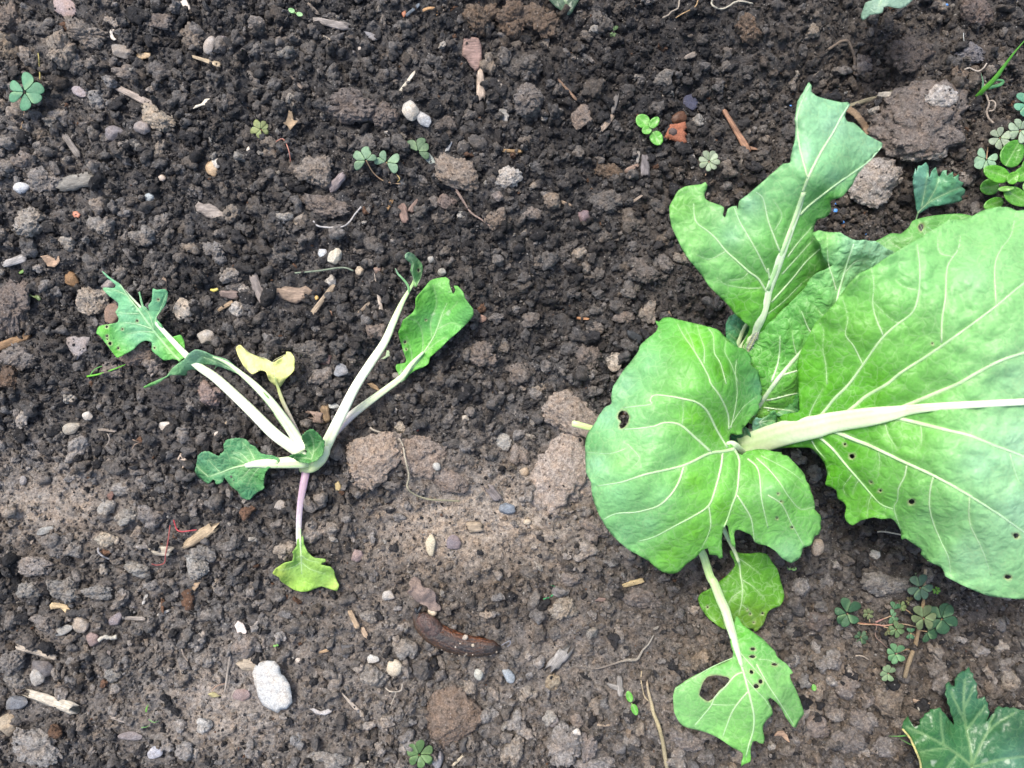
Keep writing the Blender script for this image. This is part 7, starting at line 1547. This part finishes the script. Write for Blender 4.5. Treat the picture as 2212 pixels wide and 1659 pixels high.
    # seedlings
    def seedling(c, r, u, v, label, parts, sc=(.14, .44, .06)):
        px, py = T1(c, r, u, v); e = empty("seedling", W(px, py, h1(px, py))); tag(e, label, "seedling")
        for i, (du, dv, rx, ry, rot, dz) in enumerate(parts):
            x, y = px + du / 4, py + dv / 4
            oval_leaf(e, x, y, rx / 4, ry / 4, rot, h1(px, py) + dz, sc, mat=M_GLOSS, seed=i + int(px), cup=.0006)
        tube("stem", [(px, py, h1(px, py) - .001), (px, py, h1(px, py) + .006)], [3, 3], [(.3, .5, .15)], M_STALK, e, flat=1, n=6)
    seedling(2,0,1190,1112,"bright green seedling with four round leaves left of the terracotta",[(-62,-70,62,58,140,.010),(60,82,66,55,-60,.010),(40,-55,58,38,50,.013),(-25,10,44,38,200,.012)])
    seedling(2,3,1035,1105,"two-leaved bright green seedling near the bottom",[(-20,-62,50,28,108,.008),(26,52,50,28,-70,.008)])
    seedling(1,0,343,112,"tiny pale green two-leaved seedling near the top edge",[(-36,-22,30,20,150,.006),(34,10,28,18,-12,.006)],(.24,.48,.20))
    seedling(1,3,170,603,"speck-sized bright green seedling above the flat white stone",[(-10,2,12,9,170,.004),(12,-2,12,9,10,.004)])
    seedling(3,2,205,1600,"tiny green seedling below the tan stone under the round leaf",[(-22,-12,22,14,120,.004),(24,0,20,14,20,.004)],(.16,.38,.08))
    seedling(3,3,398,965,"tiny bright green shoot below the knobbly pale clod",[(0,0,30,20,100,.005)])
    # glossy rosette
    px, py = T1(3,0,2120,1560); e = empty("glossy_rosette", W(px, py, h1(px, py))); tag(e, "glossy bright green rosette of rounded leaves at the right edge", "weed")
    b = h1(px, py)
    for i, (u, v, rx, ry, rot, dz, cc) in enumerate([(2115,1325,125,98,60,.016,(.07,.27,.02)),(1975,1500,118,72,160,.022,(.10,.35,.025)),(2122,1535,62,48,40,.026,(.12,.38,.03)),(1915,1615,82,70,190,.010,(.08,.29,.025)),(2210,1500,90,60,30,.018,(.09,.32,.025)),(2150,1700,120,75,-30,.020,(.10,.32,.03)),(2290,1420,110,75,40,.014,(.08,.29,.025)),(2060,1630,70,22,5,.024,(.2,.46,.08)),(1950,1760,90,50,200,.012,(.10,.34,.03)),(2300,1620,100,70,-10,.018,(.09,.31,.03))]):
        oval_leaf(e, *T1(3,0,u,v), rx / 4, ry / 4, rot, b + dz, cc, seed=i + 3, cup=.0012, mat=M_GLOSS)
    tube("stem", [(px, py, b - .001), (px, py, b + .014)], [9, 8], [(.4, .5, .2)], M_STALK, e, flat=1, n=8)
    # parsley-like leaf
    ol = T(3,0,[(1255,1600),(1262,1510),(1275,1452),(1290,1490),(1298,1432),(1330,1430),(1365,1402),(1388,1440),(1392,1525),(1400,1540),(1412,1482),(1452,1448),(1465,1500),(1478,1532),(1512,1475),(1546,1470),(1540,1522),(1598,1482),(1600,1535),(1652,1502),(1645,1555),(1690,1582),(1672,1612),(1705,1640)]) + T(3,1,[(1700,20),(1672,42),(1680,75),(1600,100),(1450,122),(1400,130),(1340,170),(1302,190),(1285,150),(1280,80),(1262,0)])
    px, py = T1(3,0,1450,1600); hb = h1(px, py) + .012
    e = empty("scalloped_leaf", W(px, py, hb - .012)); tag(e, "blue green scalloped leaf lying between the porous rock and huge leaf", "leaf")
    leaf(e, ol, [(1975,398,hb+.003),(2000,358,hb+.004),(2075,400,hb+.004),(2082,425,hb-.002),(1984,458,hb-.006),(2020,410,hb)], [(1985,400,.15,.34,.25),(2040,400,.11,.32,.15),(2030,440,.07,.24,.13),(1985,440,.08,.26,.16)],
         [([(1984,458),(2010,435),(2050,415),(2075,405)], 2.4, .8), ([(1990,452),(1998,410),(2005,370)], 2.2, .8), ([(2000,443),(2020,410),(2028,385)], 1.8, .7)], mat=M_LOBED, step=3.4, puff=.0018, puffs=9, seed=83, ruffle=.003, rufw=8, name='blade', smooth=False)
    tube("leaf_stem", [(1984,458,hb-.006),(1980,470,hb-.009),(1975,490,hb-.012)], [3,3,2.5], [(.25,.42,.2)], M_STALK, e, flat=1)
    # leaf hanging into the frame at the top
    ol = [(1862,-40),(1880,-10),(1884,0)] + T(3,0,[(845,20),(820,80),(800,145),(815,175),(845,160),(880,130),(950,118),(990,105),(1000,60),(1030,50),(1080,62),(1150,70),(1200,48),(1240,10)]) + [(1990,-20),(1985,-70),(1920,-110),(1880,-90)]
    e = empty("grey_green_leaf", W(1920, -60, .02)); tag(e, "grey green leaf corner hanging in from the top edge at right", "leaf")
    leaf(e, ol, [(1860,40,.055),(1880,0,.060),(1920,-100,.045),(1975,0,.058),(1925,12,.062)], [(1880,20,.24,.38,.28),(1950,5,.26,.40,.30)], [([(1925,-100),(1915,-40),(1900,10)], 5, 2)], mat=M_LEAFS, step=5, seed=89, name='blade')
    tube("leaf_stalk", [(1925,-100,.045),(1945,-190,.02),(1950,-240,h1(1950,-240)-.001)], [7,9,10], [(.5,.6,.4)], M_STALK, e, flat=.8)
    # dark leaf peeping at top centre
    ol = T(2,0,[(280,-60),(330,10),(380,60),(440,100),(500,130),(545,60),(580,0),(590,-60)])
    e = empty("dark_leaf", W(650, -20, .004)); e.location = W(*T1(2,0,440,0), h1(*T1(2,0,440,0))); tag(e, "dark green leaf tip at the top edge near the middle", "leaf")
    hb = hmax(*T1(2,0,440,30), 30) + .004
    leaf(e, ol, [(x, y, hb) for x, y in ol[::2]], [(*ol[3], .045, .085, .05)], [([T1(2,0,430,-60), T1(2,0,480,60)], 2, 1)], mat=M_LOBED, step=5, seed=97, name='blade')
    # dark lobed leaf in the lower right corner
    ol = T(3,3,[(1155,1312),(1172,1250),(1205,1212),(1228,1255),(1262,1310),(1312,1282),(1310,1240),(1345,1215),(1350,1190),(1398,1170),(1402,1150),(1450,1148),(1490,1138),(1502,1165),(1535,1195),(1565,1240),(1612,1290),(1600,1230),(1580,1190),(1572,1130),(1550,1100),(1552,1060),(1530,1022),(1540,980),(1532,935),(1562,908),(1585,945),(1612,952),(1612,890),(1635,865),(1640,850),(1682,820),(1700,822),(1736,782),(1750,825),(1775,845),(1772,880),(1806,930),(1800,975),(1812,1010),(1808,1062),(1850,1050),(1872,1038),(1885,1080),(1902,1100),(1900,1140),(1915,1175),(1905,1215),(1888,1262),(1930,1205),(1955,1182),(1960,1150),(1992,1120),(2030,1140),(2062,1128),(2090,1140),(2125,1133),(2160,1150),(2212,1160),(2300,1180),(2400,1260),(2420,1400),(2480,1560),(2440,1720),(2300,1800),(2100,1850),(1900,1860),(1760,1800),(1600,1820),(1480,1860),(1380,1800),(1345,1700),(1335,1659),(1318,1590),(1300,1540),(1262,1450),(1220,1380),(1180,1345)])
    px, py = T1(3,3,1760,1659); b = h1(px, py)
    e = empty("lobed_leaf_plant", W(px, py, b)); tag(e, "dark green lobed toothed leaf filling the bottom right corner", "leaf")
    K = lambda *q: T(3,3,list(q))
    vs = [(K((1760,1650),(1750,1500),(1720,1350),(1695,1200),(1690,1050),(1700,900)), 4.5, 1.3), (K((1755,1640),(1650,1550),(1500,1450),(1350,1370),(1200,1300)), 4, 1.2), (K((1765,1640),(1830,1480),(1900,1350),(2000,1260),(2120,1190)), 4, 1.2), (K((1770,1650),(1950,1600),(2120,1570),(2350,1540)), 3.5, 1.2),
          (K((1700,1250),(1640,1130),(1580,1000)), 2, .8), (K((1720,1330),(1800,1220),(1880,1120)), 2, .8), (K((1520,1460),(1500,1330),(1490,1180)), 2, .8), (K((1560,1490),(1420,1500),(1320,1520)), 2, .8), (K((1900,1350),(1920,1270),(1950,1200)), 1.8, .7), (K((1640,1540),(1560,1640),(1500,1720)), 2.4, .9), (K((1690,1150),(1740,1050),(1770,960)), 1.8, .7)]
    zc = [(*T1(3,3,1760,1650), b+.030), (*T1(3,3,1735,790), b+.016), (*T1(3,3,1160,1300), b+.020), (*T1(3,3,1340,1700), b+.026), (*T1(3,3,2400,1300), b+.026), (*T1(3,3,1500,1330), b+.030), (*T1(3,3,1690,1150), b+.026), (*T1(3,3,2050,1350), b+.031), (*T1(3,3,1600,1290), b+.022), (*T1(3,3,1890,1260), b+.024), (*T1(3,3,2300,1750), b+.03)]
    leaf(e, ol, zc, [(*T1(3,3,1700,1000), .035,.12,.065), (*T1(3,3,1600,1400), .03,.13,.035), (*T1(3,3,1400,1400), .025,.12,.03), (*T1(3,3,1900,1500), .035,.13,.05), (*T1(3,3,2150,1300), .03,.10,.04), (*T1(3,3,2100,1600), .07,.18,.11), (*T1(3,3,1450,1180), .04,.14,.045), (*T1(3,3,1300,1560), .06,.16,.04)],
         vs, mat=M_LOBED, step=4, puff=.0014, puffs=12, seed=101, ruffle=.0015, rufw=12, name='blade', smooth=False, veincol=(.15,.28,.10))
    tube("leaf_stalk", [(px, py, b + .029), (px + 20, py + 60, b + .02), (px + 30, py + 130, b + .0)], [7, 8, 8], [(.3, .42, .2)], M_STALK, e, flat=.8)
    string(3,3,[(1160,1320),(1220,1390),(1255,1460),(1290,1540),(1312,1600),(1325,1680)],18,(.46,.42,.16),"dry yellow torn margin strip along the lobed leaf's left side",name='torn_strip',cat='leaf scrap',lift=.024,excl=False,flat=.6)
    # grass
    def blade(pts, w, col, parent, lift=(.002, .02), name='blade'):
        q = cr(pts, 6); m = len(q); ba = h1(*pts[0]); z = ba + np.linspace(lift[0], lift[1], m)
        R = np.interp(np.linspace(0, 1, m), [0, .4, 1], [w, w * .9, .25]) * S * .5
        P3 = np.array([W(a, b, c) for (a, b), c in zip(q, z)]); V, F = tube_geo(P3, R, .3, 6)
        return mesh(name, np.array(V) - worg(parent), F, M_STALK, True, np.repeat([col], len(V), 0), parent)
    g1 = T1(3,0,1815,835); e = empty("grass_shoot", W(*g1, h1(*g1))); tag(e, "green grass shoot slanting up to the right edge", "grass")
    blade(T(3,0,[(1805,840),(1870,770),(1960,680),(2050,560),(2140,440),(2280,280)]), 11, (.10,.34,.04), e, (.001,.03))
    blade(T(3,0,[(1870,765),(1940,750),(2010,730),(2030,700),(1990,690),(1960,695),(2020,640)]), 8, (.09,.28,.10), e, (.006,.008))
    blade(T(3,0,[(1850,780),(1858,710),(1840,630)]), 5, (.14,.30,.16), e, (.004,.008))
    g1 = T1(0,1,750,1592); e = empty("grass_sprig", W(*g1, h1(*g1))); tag(e, "two thin bright green grass blades below the jagged leaf", "grass")
    blade(T(0,1,[(750,1594),(850,1575),(960,1540),(1060,1500),(1118,1472)]), 4.2, (.12,.42,.03), e, (.003,.007))
    blade(T(0,1,[(780,1585),(810,1540),(880,1505),(970,1500),(1050,1510)]), 2.2, (.12,.36,.08), e, (.003,.006))
    g1 = T1(0,3,1270,1175); e = empty("grass_tuft", W(*g1, h1(*g1))); tag(e, "tiny green grass wisp above the long grey flat stone", "grass")
    blade(T(0,3,[(1262,1175),(1268,1140),(1285,1105)]), 4.5, (.14,.36,.05), e, (.003,.006)); blade(T(0,3,[(1285,1240),(1330,1265),(1375,1250)]), 2, (.14,.34,.08), e, (.003,.004)); blade(T(0,3,[(1220,1310),(1265,1305),(1300,1280)]), 1.8, (.14,.32,.08), e, (.003,.004))
    g1 = T1(2,3,270,200); e = empty("grass_curl", W(*g1, h1(*g1))); tag(e, "small bright green curl of grass right of the slug tail", "grass")
    blade(T(2,3,[(270,200),(330,180),(385,130),(375,95),(330,78)]), 3.2, (.05,.34,.12), e, (.003,.006))
    g1 = T1(3,3,1300,1400); e = empty("grass_wisps", W(*g1, h1(*g1))); tag(e, "green grass wisps left of the dark lobed leaf", "grass")
    blade(T(3,3,[(1330,1360),(1200,1378),(1120,1385),(1040,1382)]), 4, (.10,.32,.05), e, (.01,.006)); blade(T(3,3,[(1300,1480),(1220,1450),(1130,1400)]), 3, (.12,.34,.06), e, (.01,.005))
    stone(3,2,1300,1655,38,26,5,(.28,.38,.22),"small pale green round leaf at the edge of the huge leaf",style='pebble',name='green_disc',cat='leaf scrap',hz=.2)
    chip(1,1,[(1085,1440),(1120,1415),(1130,1370),(1165,1372),(1172,1410),(1140,1425),(1110,1445)],.0005,(.40,.52,.30),"small torn pale green leaf bit right of the white stalk",name='leaf_scrap',cat='leaf scrap',mat=M_SHELL,curl=.001)
weeds()
make_crumbs()
make_clods()
